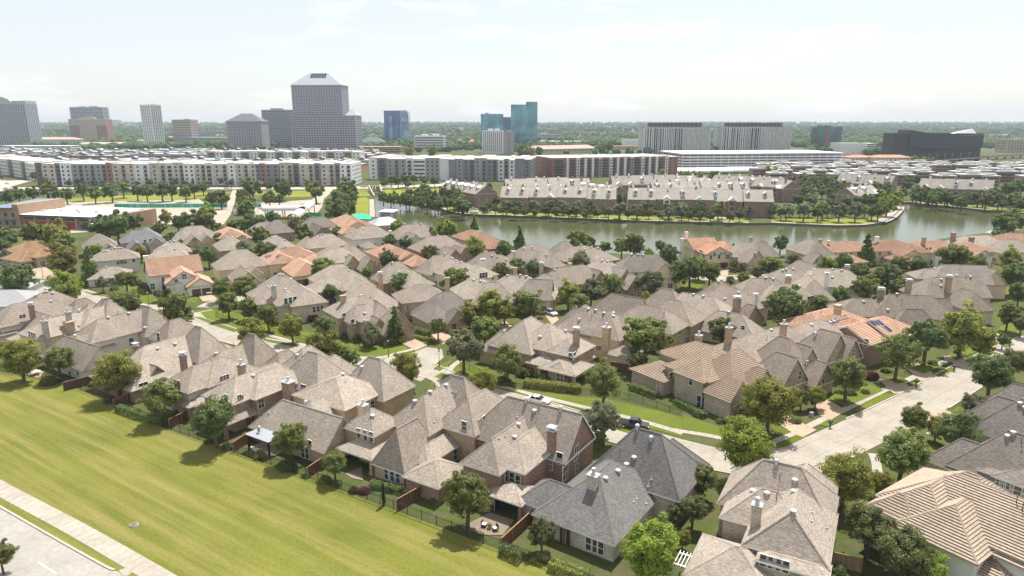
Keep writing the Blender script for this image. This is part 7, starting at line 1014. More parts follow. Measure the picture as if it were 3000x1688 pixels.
PATCH=[('park_lawn','field_grass',0.02,[(-155.3,164.0),(-115.7,145.4),(-97.3,139.1),(-77.6,125.5),(-62.5,115.3),(-46.6,106.2),(-30.5,97.0),(-17.2,89.0),(-1.5,79.4),(7.5,73.8),(14.6,69.0),(8.6,58.3),(-40.1,58.3),(-95.2,92.6)]),('avenue','road_pale',0.03,[(-91.2,99.4),(-75.0,89.5),(-51.9,75.9),(-49.4,74.9),(-46.6,72.3),(-39.0,66.0),(-57.8,60.5),(-74.5,75.9)]),('avenue_drain_apron','walk',0.05,[(-49.6,75.2),(-48.9,75.7),(-47.7,75.2),(-47.8,74.1),(-48.5,74.1)]),('parking_lot','lot',0.02,[(-321.0,464.6),(-318.8,478.5),(-228.4,499.4),(-211.4,471.4),(-192.3,461.2),(-158.9,374.1),(-217.4,374.1),(-262.7,451.4),(-299.7,451.4)]),('driveway_lane','lot',0.026,[(-222.0,541.6),(-230.9,567.3),(-227.5,567.3),(-191.5,471.4),(-171.8,415.9),(-158.9,374.1),(-164.1,374.1),(-194.0,464.6)]),('plaza','lot',0.02,[(-181.1,471.4),(-145.3,497.1),(-159.1,588.0),(-152.6,588.0),(-143.6,543.4),(-137.8,501.0),(-125.7,451.4),(-117.8,405.3),(-157.1,405.3)]),('plaza_front','lot',0.024,[(-237.2,363.3),(-227.7,365.4),(-216.8,347.2),(-224.1,343.4)]),('boulevard','asphalt_pale',0.03,[(-462.5,593.4),(-406.1,591.2),(-205.6,591.2),(-199.9,574.4),(-396.2,576.5),(-435.1,557.5)]),('boulevard_bridge_road','asphalt_pale',0.034,[(-194.4,591.2),(-134.8,601.1),(-65.8,622.0),(-61.4,643.0),(-59.4,622.0),(-63.6,600.0),(-129.4,576.5),(-188.4,572.4)]),('avenue_far_left','asphalt_pale',0.034,[(-415.0,543.4),(-522.8,687.9),(-483.9,660.0),(-469.4,666.8),(-466.2,680.7),(-450.1,634.1),(-436.9,598.9),(-412.5,552.7)]),('street_behind_terraces','asphalt_pale',0.03,[(125.6,674.1),(180.3,680.6),(249.3,694.0),(376.4,804.3),(352.8,753.1),(237.8,661.5),(173.8,655.3),(121.1,649.3)]),('park_strip','park_grass',0.024,[(-347.4,457.9),(-342.8,485.8),(-309.0,521.3),(-243.4,548.0),(-226.5,552.7),(-223.0,541.6),(-227.8,508.9),(-229.1,501.0),(-319.8,479.9),(-321.4,454.6)]),('park_strip_verge','park_grass',0.024,[(-214.5,543.4),(-213.4,560.4),(-169.1,560.4),(-152.0,543.4),(-146.0,521.3),(-155.9,515.5),(-175.5,513.0)]),('dam_lawn','park_grass',0.02,[(-115.3,471.4),(-114.5,504.9),(-109.3,513.0),(-103.8,497.1),(-87.0,413.2),(-97.1,413.2),(-105.4,451.4)]),('bank_lawn','park_grass',0.02,[(-108.7,569.3),(-90.5,574.4),(-61.8,582.7),(-58.6,543.4),(-80.5,521.3),(-96.6,521.3)]),('bank_lawn','park_grass',0.02,[(-128.3,567.3),(-118.1,567.3),(-107.9,521.3),(-117.6,518.8)]),('spillway_walk','walk',0.03,[(-104.0,499.4),(-100.8,499.4),(-81.4,404.3),(-84.7,404.3)]),('peninsula_lawn','park_grass',0.02,[(-92.7,499.4),(-79.9,517.1),(-57.6,493.3),(-38.0,451.4),(-27.2,439.0),(-25.9,418.7),(-36.0,427.2),(-47.9,448.9),(-66.9,474.2),(-76.6,484.3)]),('peninsula_lawn','park_grass',0.02,[(-21.5,429.4),(19.1,421.6),(51.4,411.5),(113.0,397.2),(136.8,392.7),(132.9,380.9),(109.6,384.8),(79.8,389.1),(49.8,397.7),(18.5,407.1),(-20.9,417.0)]),('peninsula_lawn','park_grass',0.02,[(150.5,395.0),(189.2,395.0),(210.5,399.6),(227.7,414.0),(219.4,399.6),(207.4,383.9),(195.2,375.5),(178.9,372.6),(162.7,376.7),(145.7,381.8)]),('courtyard_drive','lot',0.028,[(114.9,399.6),(126.2,434.9),(142.4,451.9),(144.1,434.9),(134.8,401.9),(125.3,395.9)]),('courtyard_drive','lot',0.028,[(-28.1,430.0),(-28.5,448.2),(-17.1,454.6),(-6.1,451.4),(-4.3,430.0),(-16.1,426.0)]),('lawn_by_tower','park_grass',0.03,[(-255.4,990.2),(-242.9,1053.6),(-221.5,1037.0),(-170.3,797.4),(-183.7,793.5),(-221.9,961.2)]),('far_shore_lawn','park_grass',0.02,[(281.9,486.8),(297.2,480.0),(309.6,464.0),(318.4,444.9),(326.6,434.9),(318.8,424.2),(309.5,432.1),(299.5,448.4),(289.0,466.5),(278.1,480.0)]),('far_shore_lot','lot',0.028,[(328.0,464.0),(343.4,457.9),(332.7,443.2),(319.8,449.0)]),('green_bank','green_screen',0.3,[(-96.8,409.9),(-92.5,417.8),(-83.9,407.0),(-81.1,391.1),(-88.7,392.7)]),('beach','walk',0.05,[(241.6,345.6),(249.7,352.6),(254.5,355.3),(252.3,350.9),(242.0,342.2)]),('front_lawn','yard_grass',0.02,[(-138.2,233.8),(-128.5,227.9),(-115.6,215.0),(-107.1,211.6),(-99.6,209.9),(-98.6,205.9),(-105.1,208.3),(-111.4,205.1),(-115.5,205.1),(-122.4,213.3)]),('front_lawn','yard_grass',0.02,[(-93.6,196.6),(-88.6,198.9),(-75.4,190.2),(-62.4,179.8),(-45.3,168.1),(-44.4,164.3),(-55.2,168.1),(-66.6,176.1),(-74.9,179.1),(-87.6,188.2)]),('front_lawn','yard_grass',0.024,[(-64.4,173.7),(-55.9,176.1),(-45.5,171.4),(-42.5,161.7),(-48.9,163.8)]),('front_lawn','yard_grass',0.02,[(-14.9,147.8),(-12.2,151.5),(-5.9,147.8),(1.6,135.5),(12.3,131.5),(20.0,129.5),(32.7,121.4),(30.6,112.7),(20.4,119.8),(12.2,125.8),(1.6,132.4),(-8.9,139.7)]),('front_lawn','yard_grass',0.024,[(33.0,122.3),(39.9,115.7),(40.6,112.7),(38.7,111.8),(31.5,116.1)]),('front_lawn','yard_grass',0.02,[(-43.8,166.8),(-34.8,169.9),(-26.5,163.1),(-25.6,159.5),(-30.3,155.4),(-36.7,156.1),(-41.7,158.1)]),('verge_lawn','yard_grass',0.08,[(64.0,130.0),(70.8,135.5),(77.0,137.6),(78.3,134.5),(66.2,125.8)]),('verge_lawn','yard_grass',0.08,[(66.6,124.0),(77.3,132.9),(79.6,131.9),(70.4,125.4),(67.2,123.5)]),('verge_lawn','yard_grass',0.08,[(93.7,143.7),(101.1,148.8),(101.6,147.2),(95.1,142.5)]),('verge_lawn','yard_grass',0.08,[(84.4,137.0),(88.2,139.7),(88.6,138.4),(85.4,136.3)]),('verge_lawn','yard_grass',0.08,[(57.2,117.6),(59.9,120.0),(61.4,118.8),(58.5,116.9)]),('verge_lawn','yard_grass',0.08,[(46.3,109.9),(51.3,113.4),(52.3,112.3),(47.8,109.0),(45.5,108.1)]),('verge_lawn','yard_grass',0.08,[(47.7,116.5),(49.3,118.1),(50.9,114.6),(48.0,112.7)]),('verge_lawn','yard_grass',0.08,[(106.5,152.2),(117.8,160.2),(118.8,158.8),(107.6,150.9)]),('verge_lawn','yard_grass',0.08,[(123.1,163.5),(127.5,166.8),(127.5,164.8),(123.7,162.6)]),('verge_lawn','yard_grass',0.08,[(85.6,123.6),(91.2,128.1),(91.2,125.8),(86.8,123.0)]),('verge_lawn','yard_grass',0.08,[(59.5,96.0),(62.1,99.1),(63.5,98.0),(63.0,96.0)]),('verge_lawn','yard_grass',0.08,[(67.9,102.5),(73.2,109.8),(74.6,108.4),(70.6,101.5)]),('verge_lawn','yard_grass',0.08,[(90.7,147.8),(98.0,151.5),(99.5,149.0),(92.4,144.2)]),('verge_lawn','yard_grass',0.08,[(106.5,158.1),(115.1,162.3),(114.6,159.5),(104.9,152.8)]),('verge_lawn','yard_grass',0.08,[(82.1,142.0),(85.5,143.1),(86.5,139.7),(83.2,138.1)]),('verge_lawn','yard_grass',0.08,[(129.2,174.7),(138.3,184.2),(143.3,183.3),(137.0,174.7),(131.2,170.6)]),('verge_lawn','yard_grass',0.08,[(32.2,96.8),(33.8,98.0),(33.6,96.2),(31.9,95.5)]),('verge_lawn','yard_grass',0.08,[(48.6,90.7),(50.0,91.4),(49.1,89.7)]),('verge_lawn','yard_grass',0.08,[(-17.9,147.8),(-14.7,153.4),(-13.8,152.2),(-16.4,146.0)]),('verge_lawn','yard_grass',0.08,[(-17.1,142.5),(-15.9,144.8),(-14.0,143.1),(-15.3,140.8)]),('verge_lawn','yard_grass',0.08,[(19.1,115.7),(29.6,108.4),(29.9,109.8),(19.7,117.3)]),('verge_lawn','yard_grass',0.08,[(-95.2,196.6),(-90.3,201.9),(-89.3,199.6),(-93.6,194.8)]),('verge_lawn','yard_grass',0.08,[(-92.1,190.2),(-89.7,189.5),(-74.2,177.3),(-74.6,175.5),(-83.5,182.3)]),('verge_lawn','yard_grass',0.08,[(-64.4,169.7),(-53.8,164.3),(-53.9,162.8),(-63.3,167.5)]),('verge_lawn','yard_grass',0.08,[(-142.1,220.4),(-129.8,214.2),(-129.7,212.5),(-140.6,218.6)]),('verge_lawn','yard_grass',0.08,[(-106.8,215.0),(-105.6,217.7),(-99.5,210.8),(-101.9,209.6)]),('verge_lawn','yard_grass',0.08,[(-169.9,239.0),(-168.7,239.7),(-163.1,234.9),(-163.6,233.4)]),('lawn','yard_grass',0.03,[(60.6,235.9),(67.3,240.1),(68.9,233.8),(61.4,221.3),(57.5,223.1)]),('lawn','yard_grass',0.03,[(169.2,229.8),(172.8,229.8),(162.7,215.0),(160.5,216.8)]),('driveway','paver',0.05,[(60.8,129.5),(64.4,130.0),(65.3,124.0),(60.5,119.8),(59.1,121.9)]),('driveway','paver',0.05,[(80.4,140.8),(85.0,141.4),(85.1,134.5),(79.3,132.4)]),('driveway','paver',0.05,[(90.8,150.3),(95.0,151.5),(94.6,143.1),(89.0,139.7)]),('driveway','paver',0.05,[(49.2,120.6),(52.9,121.9),(55.8,115.4),(51.6,112.0)]),('driveway','paver',0.05,[(103.4,155.4),(108.7,158.1),(108.5,151.5),(103.0,147.8)]),('driveway','paver',0.05,[(126.5,173.0),(131.1,174.7),(129.0,166.8),(123.5,163.8)]),('driveway','paver',0.05,[(78.7,121.4),(84.7,124.9),(86.2,121.4),(77.1,115.7)]),('driveway','paver',0.05,[(69.9,100.6),(68.5,102.5),(65.5,98.2),(67.5,97.7)]),('driveway','paver',0.05,[(-30.0,168.1),(-27.2,172.0),(-21.4,164.3),(-23.8,160.2)]),('driveway','paver',0.05,[(-21.8,173.7),(-18.2,176.1),(-15.1,169.2),(-17.7,164.8)]),('driveway','paver',0.05,[(9.4,193.0),(12.2,194.5),(13.9,184.9),(11.4,181.0)]),('driveway','paver',0.05,[(-4.0,182.3),(-1.8,185.5),(0.1,181.0),(-2.1,176.1)]),('driveway','paver',0.05,[(-104.3,218.6),(-101.1,220.4),(-92.1,208.3),(-97.2,207.5)]),('driveway','paver',0.05,[(-196.4,264.8),(-187.8,266.1),(-169.7,247.8),(-170.9,240.1),(-183.0,253.6)]),('driveway','paver',0.05,[(80.0,257.3),(84.0,258.5),(79.2,244.5),(76.7,244.5)]),('driveway','paver',0.05,[(88.5,253.6),(93.0,254.8),(89.9,244.5),(86.0,244.5)]),('knuckle_bulb','concrete',0.036,[(-27.1,152.1),(-24.8,157.7),(-21.5,162.8),(-17.4,161.2),(-16.4,154.9),(-18.1,149.4),(-17.9,145.1),(-19.8,139.4),(-23.8,142.6)]),('patio','paver_porch_shade',0.03,[(-26.8,99.4),(-24.6,101.8),(-23.5,97.4),(-25.3,98.0)]),('patio','paver_porch_shade',0.03,[(-7.2,84.5),(-3.2,88.2),(0.3,86.3),(-1.3,82.7),(-4.1,82.7)]),('patio','walk',0.03,[(-45.6,108.8),(-43.0,111.6),(-38.6,108.8),(-40.0,105.4),(-43.5,106.2)]),('patio','paver',0.03,[(-108.6,143.7),(-108.8,147.2),(-105.8,145.4),(-104.1,141.2)]),('patio','walk',0.03,[(9.3,138.4),(11.3,140.0),(14.1,139.2),(14.0,137.6),(11.4,135.4)])]
RIB=[('street','concrete',8.3,0.03,[(-173.3,244.5),(-144.0,217.7),(-129.8,208.3),(-113.3,200.1),(-95.6,192.3),(-81.2,178.5),(-64.9,166.4),(-20.8,147.8),(-11.1,137.0),(-1.5,130.5),(10.0,121.0),(20.8,113.4),(31.0,106.4),(38.5,103.1),(49.3,106.4)]),('street','concrete',9.0,0.033,[(39.6,96.0),(50.9,105.7),(66.2,116.5),(83.5,129.0),(105.2,146.0),(127.8,162.1),(166.7,188.9)]),('street','concrete',7,0.03,[(64.4,240.1),(73.4,241.2),(82.4,242.3),(96.7,244.5)]),('street','concrete',7,0.032,[(-92.9,200.4),(-91.3,208.3),(-84.0,213.3)]),('street','concrete',7,0.034,[(-167.5,244.5),(-164.8,233.8),(-159.9,223.1)]),('sidewalk','walk',2.6,0.04,[(-96.2,105.7),(-79.1,95.1),(-60.2,84.0),(-44.1,74.1),(-37.6,70.0)]),('sidewalk','walk',1.4,0.05,[(-14.3,137.6),(-14.0,147.8),(-12.3,152.8)]),('sidewalk','walk',1.4,0.05,[(-14.0,143.1),(-2.8,137.0),(5.4,131.5),(15.0,125.4),(23.9,119.8),(31.0,114.2)]),('sidewalk','walk',1.4,0.05,[(29.3,115.7),(35.7,113.1),(38.5,111.2)]),('sidewalk','walk',1.4,0.05,[(-90.3,198.1),(-93.1,194.5),(-91.5,190.9),(-86.4,185.5),(-74.5,177.9),(-63.4,172.0),(-52.4,164.3),(-44.4,159.2)]),('sidewalk','walk',1.4,0.05,[(-143.8,223.1),(-134.2,215.9),(-118.9,206.7),(-110.2,202.7),(-103.9,205.9)]),('sidewalk','walk',1.4,0.05,[(-38.4,153.9),(-31.4,155.3),(-28.1,158.2),(-24.0,161.7)]),('sidewalk','walk',1.5,0.06,[(45.7,110.2),(52.1,114.8),(58.7,119.8),(66.9,125.8),(76.8,133.4),(89.4,142.5),(101.0,151.5),(117.4,163.1),(140.8,179.8)]),('sidewalk','walk',1.5,0.06,[(61.4,106.4),(60.6,103.7),(58.7,99.4)]),('sidewalk','walk',1.5,0.06,[(75.4,113.4),(84.9,120.6),(90.9,125.4)]),('promenade','walk',2.4,0.05,[(-92.7,499.4),(-76.5,483.6),(-67.0,474.9),(-47.9,448.9),(-36.1,427.7),(-26.0,419.2)]),('promenade','walk',2.4,0.05,[(-20.9,417.0),(18.5,406.6),(49.7,397.2),(79.7,388.7),(109.5,384.3),(132.6,380.1)]),('promenade','walk',2.4,0.05,[(146.0,381.8),(162.6,376.3),(178.5,371.8),(194.4,373.9),(206.6,381.8)]),('promenade','walk',7,0.055,[(207.5,383.5),(222.1,400.5),(245.7,434.9),(257.8,454.9)]),('promenade','walk',2.4,0.05,[(276.9,484.7),(289.0,466.5),(299.5,448.4),(309.2,431.6),(322.3,421.6)])]
KERB=[[(-90.9,99.1),(-75.2,89.8),(-61.9,81.9),(-52.0,76.1),(-50.1,75.2)],[(-176.13,241.4),(-146.69,214.47),(-131.89,204.66),(-115.08,196.3),(-97.94,188.82),(-83.91,175.29),(-66.8,162.66),(-22.81,144.11),(-13.9,133.87),(-4.04,127.15),(7.44,117.67),(18.4,109.95),(28.89,102.77),(38.5,98.9),(50.53,102.38)],[(-18.79,151.49),(-8.3,140.13),(1.04,133.85),(12.56,124.33),(23.2,116.85)],[(63.53,120.24),(80.72,132.67),(102.45,149.68),(125.17,165.87),(164.09,192.69)],[(86.28,125.33),(107.95,142.32),(130.43,158.33),(169.31,185.11)]]
FENCE=[('iron','black iron fence along the open lawn behind the row of houses',1.5,[(-138.2,156.4),(-115.9,145.6),(-97.3,139.1),(-77.9,125.9),(-62.6,115.7),(-46.7,106.5),(-30.5,97.2),(-17.3,89.2),(-1.6,79.6),(7.5,74.0),(14.6,69.0)]),('iron','black iron fence round the corner yard of the wraparound porch house',1.3,[(-12.0,149.0),(-9.7,146.6),(-4.9,141.4),(0.8,135.5),(14.3,132.4),(21.4,131.5),(28.7,125.8),(32.7,121.4)]),('iron','black iron fence of the lawn below the white stone chimney house',1.3,[(-88.1,196.6),(-85.4,190.2),(-78.7,184.9),(-71.1,178.5)]),('iron','black iron fence beside the patio cover lawn',1.3,[(-65.2,176.1),(-59.2,173.2),(-49.2,164.8),(-43.5,160.7)]),('iron','black iron fence left of the white orange-roofed house',1.3,[(-143.5,224.1),(-129.4,215.0),(-117.2,208.3)]),('wood_red','long red-brown board fence below the corner patio house',1.9,[(-16.7,88.7),(-6.9,100.9)]),('wood_orange','orange-brown board fence left of the charcoal-roofed house',1.9,[(-1.4,79.2),(4.3,88.2)]),('wood_dark','dark board fence left of the tall yellow-green tree',1.9,[(-94.1,134.2),(-89.5,139.7)]),('wood_red','dark red board fence right of the tall yellow-green tree',1.9,[(-78.6,125.4),(-74.6,132.9)]),('wood_red','brown board fence behind the big dark oak',1.9,[(-63.0,116.0),(-60.2,124.0)]),('wood_orange','orange board fence beside the black pergola',1.9,[(-47.6,106.7),(-45.5,113.4)]),('wood_red','red board fence by the pink flowering shrub',1.9,[(-32.3,98.2),(-28.9,105.7)]),('wood_dark','weathered dark board fence at the left end of the row',1.9,[(-111.7,144.2),(-110.1,152.8)]),('wood_red','short red fence right of the wraparound porch',1.9,[(22.5,147.2),(26.2,145.0)]),('wood_pale','pale board fence between two bottom houses',1.9,[(40.7,76.3),(43.8,74.8)]),('brickw','low brown brick garden wall at the far left garage house',1.6,[(-200.7,263.5),(-200.7,270.0)]),('screen','green construction screen fence across the pale parking lot',2.6,[(-260.6,447.6),(-228.3,448.9),(-194.0,450.1),(-187.3,448.9)]),('screen','short green screen fence left of the arched canopies',2.6,[(-171.3,451.4),(-165.4,450.1)]),('screen','green screen fence below the arched canopies',2.2,[(-126.6,404.3),(-114.3,407.9)]),('concretew','pale sound wall behind the brick shop rows',4.5,[(473.4,753.1),(546.1,729.8)])]
LAMP=[((-16.8,148.9),'black street lamp with glass lantern at the street bend'),((-111.9,203.2),'black street lamp in front of the white orange-roofed house'),((-169.9,241.2),'black street lamp in front of the far left garage house'),((-29.7,155.8),'black street lamp beside the bright conical tree')]
LOTLAMP=[(-356.5,482.1),(-351.8,478.5),(-320.2,464.6),(-308.3,457.9),(-301.4,461.2),(-314.6,489.5),(-261.5,451.4),(-264.3,461.2),(-274.9,493.3),(-218.5,397.7),(-216.4,396.2),(-222.7,439.0),(-224.4,448.2),(-239.1,494.8),(-191.9,407.9),(-204.5,471.4),(-194.8,415.9),(-160.4,410.6),(-159.3,427.2),(-169.8,478.5),(-162.4,415.9),(-163.8,439.0),(-169.7,478.5),(-161.4,534.4)]
MAIL=[(58.8,116.5),(86.3,136.7),(100.2,146.0),(125.2,163.5),(90.7,127.2)]
CARS=[('sedan','car_white',(5.4,128.1),-0.423,'white sedan parked at the kerb behind the brick house'),('pickup','car_black',(22.5,116.5),-0.364,'dark pickup truck parked by the sidewalk'),('suv','car_white',(11.4,192.35),-1.027,'white SUV on the driveway between the trees'),('pickup','car_white',(-100.0,218.15),2.136,'white pickup on the driveway of the orange-roofed house'),('pickup','car_silver',(-166.95,226.45),-2.769,'silver pickup at the far left street'),('pickup','car_white',(-24.85,435.35),0.396,'white pickup in the brick block car park'),('sedan','car_black',(-19.4,431.85),1.205,'black car left of the red car at the lake bend'),('suv','car_red',(-16.4,432.15),1.177,'red SUV in the car park at the lake bend'),('sedan','car_black',(-13.1,431.85),1.205,'dark car right of the red SUV'),('sedan','car_silver',(-7.5,434.75),0.503,'silver car at the right end of the lake bend car park'),('sedan','car_red',(-421.7,572.4),0.0,'red car on the far left avenue'),('sedan','car_white',(-456.15,622.0),0.0,'white car on the far left avenue'),('sedan','car_white',(-240.3,578.5),0.0,'white car on the boulevard before the long block'),('sedan','car_blue',(-203.3,573.4),0.367,'dark blue car on the boulevard before the long block'),('suv','car_blue',(-245.9,595.6),0.0,'dark SUV parked below the long block'),('suv','car_silver',(-240.3,595.6),0.0,'silver SUV parked below the long block'),('sedan','car_black',(-215.85,602.3),0.0,'black car parked by the long block'),('sedan','car_white',(-127.75,588.55),0.25,'white car on the spillway bridge'),('pickup','car_white',(-78.25,602.25),0.477,'white work truck on the road right of the spillway'),('suv','car_silver',(121.25,410.5),0.332,'silver SUV in the courtyard drive between terraces'),('sedan','car_black',(53.35,440.4),0.0,'dark car half hidden by the lakefront trees'),('sedan','car_white',(38.65,215.9),-0.624,'white car half hidden behind the huge dark slope'),('suv','car_silver',(322.9,451.3),0.464,'silver SUV in the far shore car park'),('sedan','car_white',(324.7,450.4),0.464,'white car in the far shore car park'),('suv','car_black',(326.6,449.55),0.43,'black SUV in the far shore car park'),('sedan','car_silver',(328.4,448.7),0.464,'grey sedan in the far shore car park'),('suv','car_white',(330.2,447.8),0.464,'white SUV in the far shore car park'),('sedan','car_black',(332.0,446.95),0.43,'black sedan in the far shore car park'),('suv','car_silver',(333.7,446.1),0.464,'silver wagon in the far shore car park')]
MISC={'manhole':[(-53.0,85.1)],'dash':[(-60.8,76.8),(-57.1,74.6)],'pergola':[(-45.9,109.7),(-42.5,111.6),(-38.9,108.8),(-42.2,106.8)],'lattice':[[21.9,73.2]],'lift':[(-226.3,355.8)],'person':[-43.6,108.3],'table':[(-106.4,143.7)],'patio_chair':[(-3.9,84.7),(-2.3,83.8)],'planter':[(-3.1,84.3)],'utility':[(57.4,121.4)],'boathouse':[(-78.6,404.3),(-69.5,401.2)],'spill':[(-116.1,557.5),(-107.9,562.4),(-103.9,517.1),(-96.7,513.0)],'container':[(-168.9,413.2),(-166.0,413.2)],'cansA':[[-144.6,396.6],[-122.2,399.5]],'cansB':[[-117.0,363.0],[-119.8,385.8]],'cansC':[[-121.2,395.3],[-124.7,421.5]],'school':[(-263.9,365.4),(-218.6,354.2),(-222.2,380.9)],'wing':[(-279.5,366.7),(-263.1,363.3)],'pumphouse':[(65.6,253.6)],'dock':[(78.1,333.3)],'arches':[(181.9,745.2),(219.3,753.1),(253.8,761.2)],'bleach':[(-258.6,604.5),(-251.9,604.5)],'viaduct':[(534.3,906.8),(609.0,960.5),(694.6,1020.9),(801.0,1085.9)]}
S1=[(-173.3,244.5),(-144.0,217.7),(-129.8,208.3),(-113.3,200.1),(-95.6,192.3),(-81.2,178.5),(-64.9,166.4),(-20.8,147.8),(-11.1,137.0),(-1.5,130.5),(10.0,121.0),(20.8,113.4),(31.0,106.4),(38.5,103.1),(49.3,106.4)]
S2=[(39.6,96.0),(50.9,105.7),(66.2,116.5),(83.5,129.0),(105.2,146.0),(127.8,162.1),(166.7,188.9)]
import numpy as np
# ------------------------------------------------------------------ ground, water, roads
def polymesh(name,mat,pts,z,holes=()):
    loops=[[Vector((p[0],p[1],0)) for p in l] for l in (pts,*holes)]
    flat=[p for l in loops for p in l]; tri=tessellate_polygon(loops)
    m=MB()
    for t in tri:
        P=[(flat[i].x,flat[i].y,z) for i in t]
        a=(P[1][0]-P[0][0])*(P[2][1]-P[0][1])-(P[1][1]-P[0][1])*(P[2][0]-P[0][0])
        if abs(a)<1e-9: continue
        m.poly(P if a>0 else P[::-1])
    return m
def terrain(x,y):
    d=max(0,y-1900)
    z=38*(1-math.exp(-(d/3400)**1.6))
    return z+ (min(1,d/900))*(5*noise.noise(Vector((x/900,y/700,1)))+3*noise.noise(Vector((x/300,y/260,5))))
g=polymesh('ground','base_ground',[(-1500,-80),(1500,-80),(1500,1300),(-1500,1300)],0,[LAKE])
ys=[1300,1500,1700,1900,2100,2350,2650,3000,3400,3900,4500,5200,6000,7000,8200]
xs=[-8200+i*328 for i in range(51)]
for i in range(len(ys)-1):
    for j in range(50):
        q=[(xs[j],ys[i]),(xs[j+1],ys[i]),(xs[j+1],ys[i+1]),(xs[j],ys[i+1])]
        g.poly([(x,y,terrain(x,y)) for x,y in q],mi=1)
for sx in(-1,1):
    g.poly([(sx*8200 if sx<0 else 1500,-80,0),(-1500 if sx<0 else 8200,-80,0),(-1500 if sx<0 else 8200,1300,0),(sx*8200 if sx<0 else 1500,1300,0)],mi=1)
structure(g.build('ground',['base_ground','far_ground']))
# water
m,nt,b=nmat('water',.15,.5)
b.inputs['Base Color'].default_value=(.075,.085,.032,1); b.inputs['IOR'].default_value=1.65
w1=noise_fac(nt,world_pos(nt,(.5,1.6,1)),1.1,3,.6)
bp=N(nt,'ShaderNodeBump'); bp.inputs['Strength'].default_value=.045; bp.inputs['Distance'].default_value=.12; nt.links.new(w1,bp.inputs['Height']); nt.links.new(bp.outputs[0],b.inputs['Normal'])
structure(polymesh('lake','water',LAKE,-.9).build('lake_water','water'))
e=MB()
for i in range(len(LAKE)):
    a,c=LAKE[i],LAKE[(i+1)%len(LAKE)]
    e.poly([(a[0],a[1],-1.6),(c[0],c[1],-1.6),(c[0],c[1],.0),(a[0],a[1],.0)])
structure(e.build('lake_bank','kerb'))
plain('quay_dark',(.12,.105,.09),.9,.2,.2,1)
for k,sh_ in enumerate(SHORE):
    q=MB()
    for a,c in zip(sh_[:-1],sh_[1:]):
        L=math.dist(a,c); q.obox((a[0]+c[0])/2,(a[1]+c[1])/2,-1.5,.32+.002*k,L+.3,.45,math.atan2(c[1]-a[1],c[0]-a[0]))
    structure(q.build('quay_edge','quay_dark'))
nn={}
for i,(name,mat,z,pts) in enumerate(PATCH):
    a=sum(p[0]*q[1]-q[0]*p[1] for p,q in zip(pts,pts[1:]+pts[:1]))
    structure(polymesh(name,mat,pts,z+.0006*i).build(name,mat))
def smooth(pts,n=5):
    out=[]
    for i in range(len(pts)-1):
        p0=pts[max(i-1,0)];p1=pts[i];p2=pts[i+1];p3=pts[min(i+2,len(pts)-1)]
        for k in range(n):
            t=k/n
            out.append(tuple(.5*((2*b)+(-a+c)*t+(2*a-5*b+4*c-d)*t*t+(-a+3*b-3*c+d)*t**3) for a,b,c,d in zip(p0,p1,p2,p3)))
    return out+[tuple(pts[-1])]
def ribbon(pts,w,z,h=0):
    m=MB(); P=smooth(pts); s=0; prev=None
    for i,p in enumerate(P):
        a=Vector(P[max(0,i-1)]);c=Vector(P[min(len(P)-1,i+1)]); d=(c-a).normalized(); n=Vector((-d.y,d.x))
        L=(p[0]+n.x*w/2,p[1]+n.y*w/2,z);Rr=(p[0]-n.x*w/2,p[1]-n.y*w/2,z)
        if prev:
            s2=s+math.dist(p,P[i-1]); m.poly([prev[1],Rr,L,prev[0]],[(s,0),(s2,0),(s2,w),(s,w)])
            if h:
                for (u,v) in ((prev[1],Rr),(L,prev[0])): m.poly([(u[0],u[1],0),(v[0],v[1],0),v,u])
            s=s2
        prev=(L,Rr)
    return m
for i,(name,mat,w,z,pts) in enumerate(RIB): structure(ribbon(pts,w,z+.0005*i).build(name,mat))
for k in KERB: structure(ribbon(k,.28,.16,.16).build('kerb','kerb'))
# avenue lane dash
a,c=MISC['dash']; q=MB(); q.obox((a[0]+c[0])/2,(a[1]+c[1])/2,.05,.056,math.dist(a,c),.16,math.atan2(c[1]-a[1],c[0]-a[0])); structure(q.build('lane_marking','trim_white'))
# ------------------------------------------------------------------ houses, trees, hedges
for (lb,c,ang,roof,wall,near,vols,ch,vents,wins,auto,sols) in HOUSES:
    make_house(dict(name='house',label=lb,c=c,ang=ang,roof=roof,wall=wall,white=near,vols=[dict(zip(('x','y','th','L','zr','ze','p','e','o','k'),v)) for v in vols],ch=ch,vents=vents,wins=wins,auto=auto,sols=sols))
ranked=sorted((i for i,t in enumerate(TREES) if t[3] in 'odp'),key=lambda i:-TREES[i][2]/TREES[i][1])
rest=set(ranked[298:])
for i,(x,y,r,k,h,lod,o,rel,nb) in enumerate(TREES):
    if i in rest: continue
    size=('small ' if r<2.2 else 'large ' if r>4.6 else '') if k in 'odbgpm' else ''
    od=RANK[o]
    lb=(od+' ' if od else '')+size+KIND[k]+' '+SIDE[rel]+' '+NEAR_BY[nb]
    make_tree(dict(x=x,y=y,r=r,k=k,h=h,lod=lod,label=lb,group='trees and shrubs of the neighbourhood'),i)
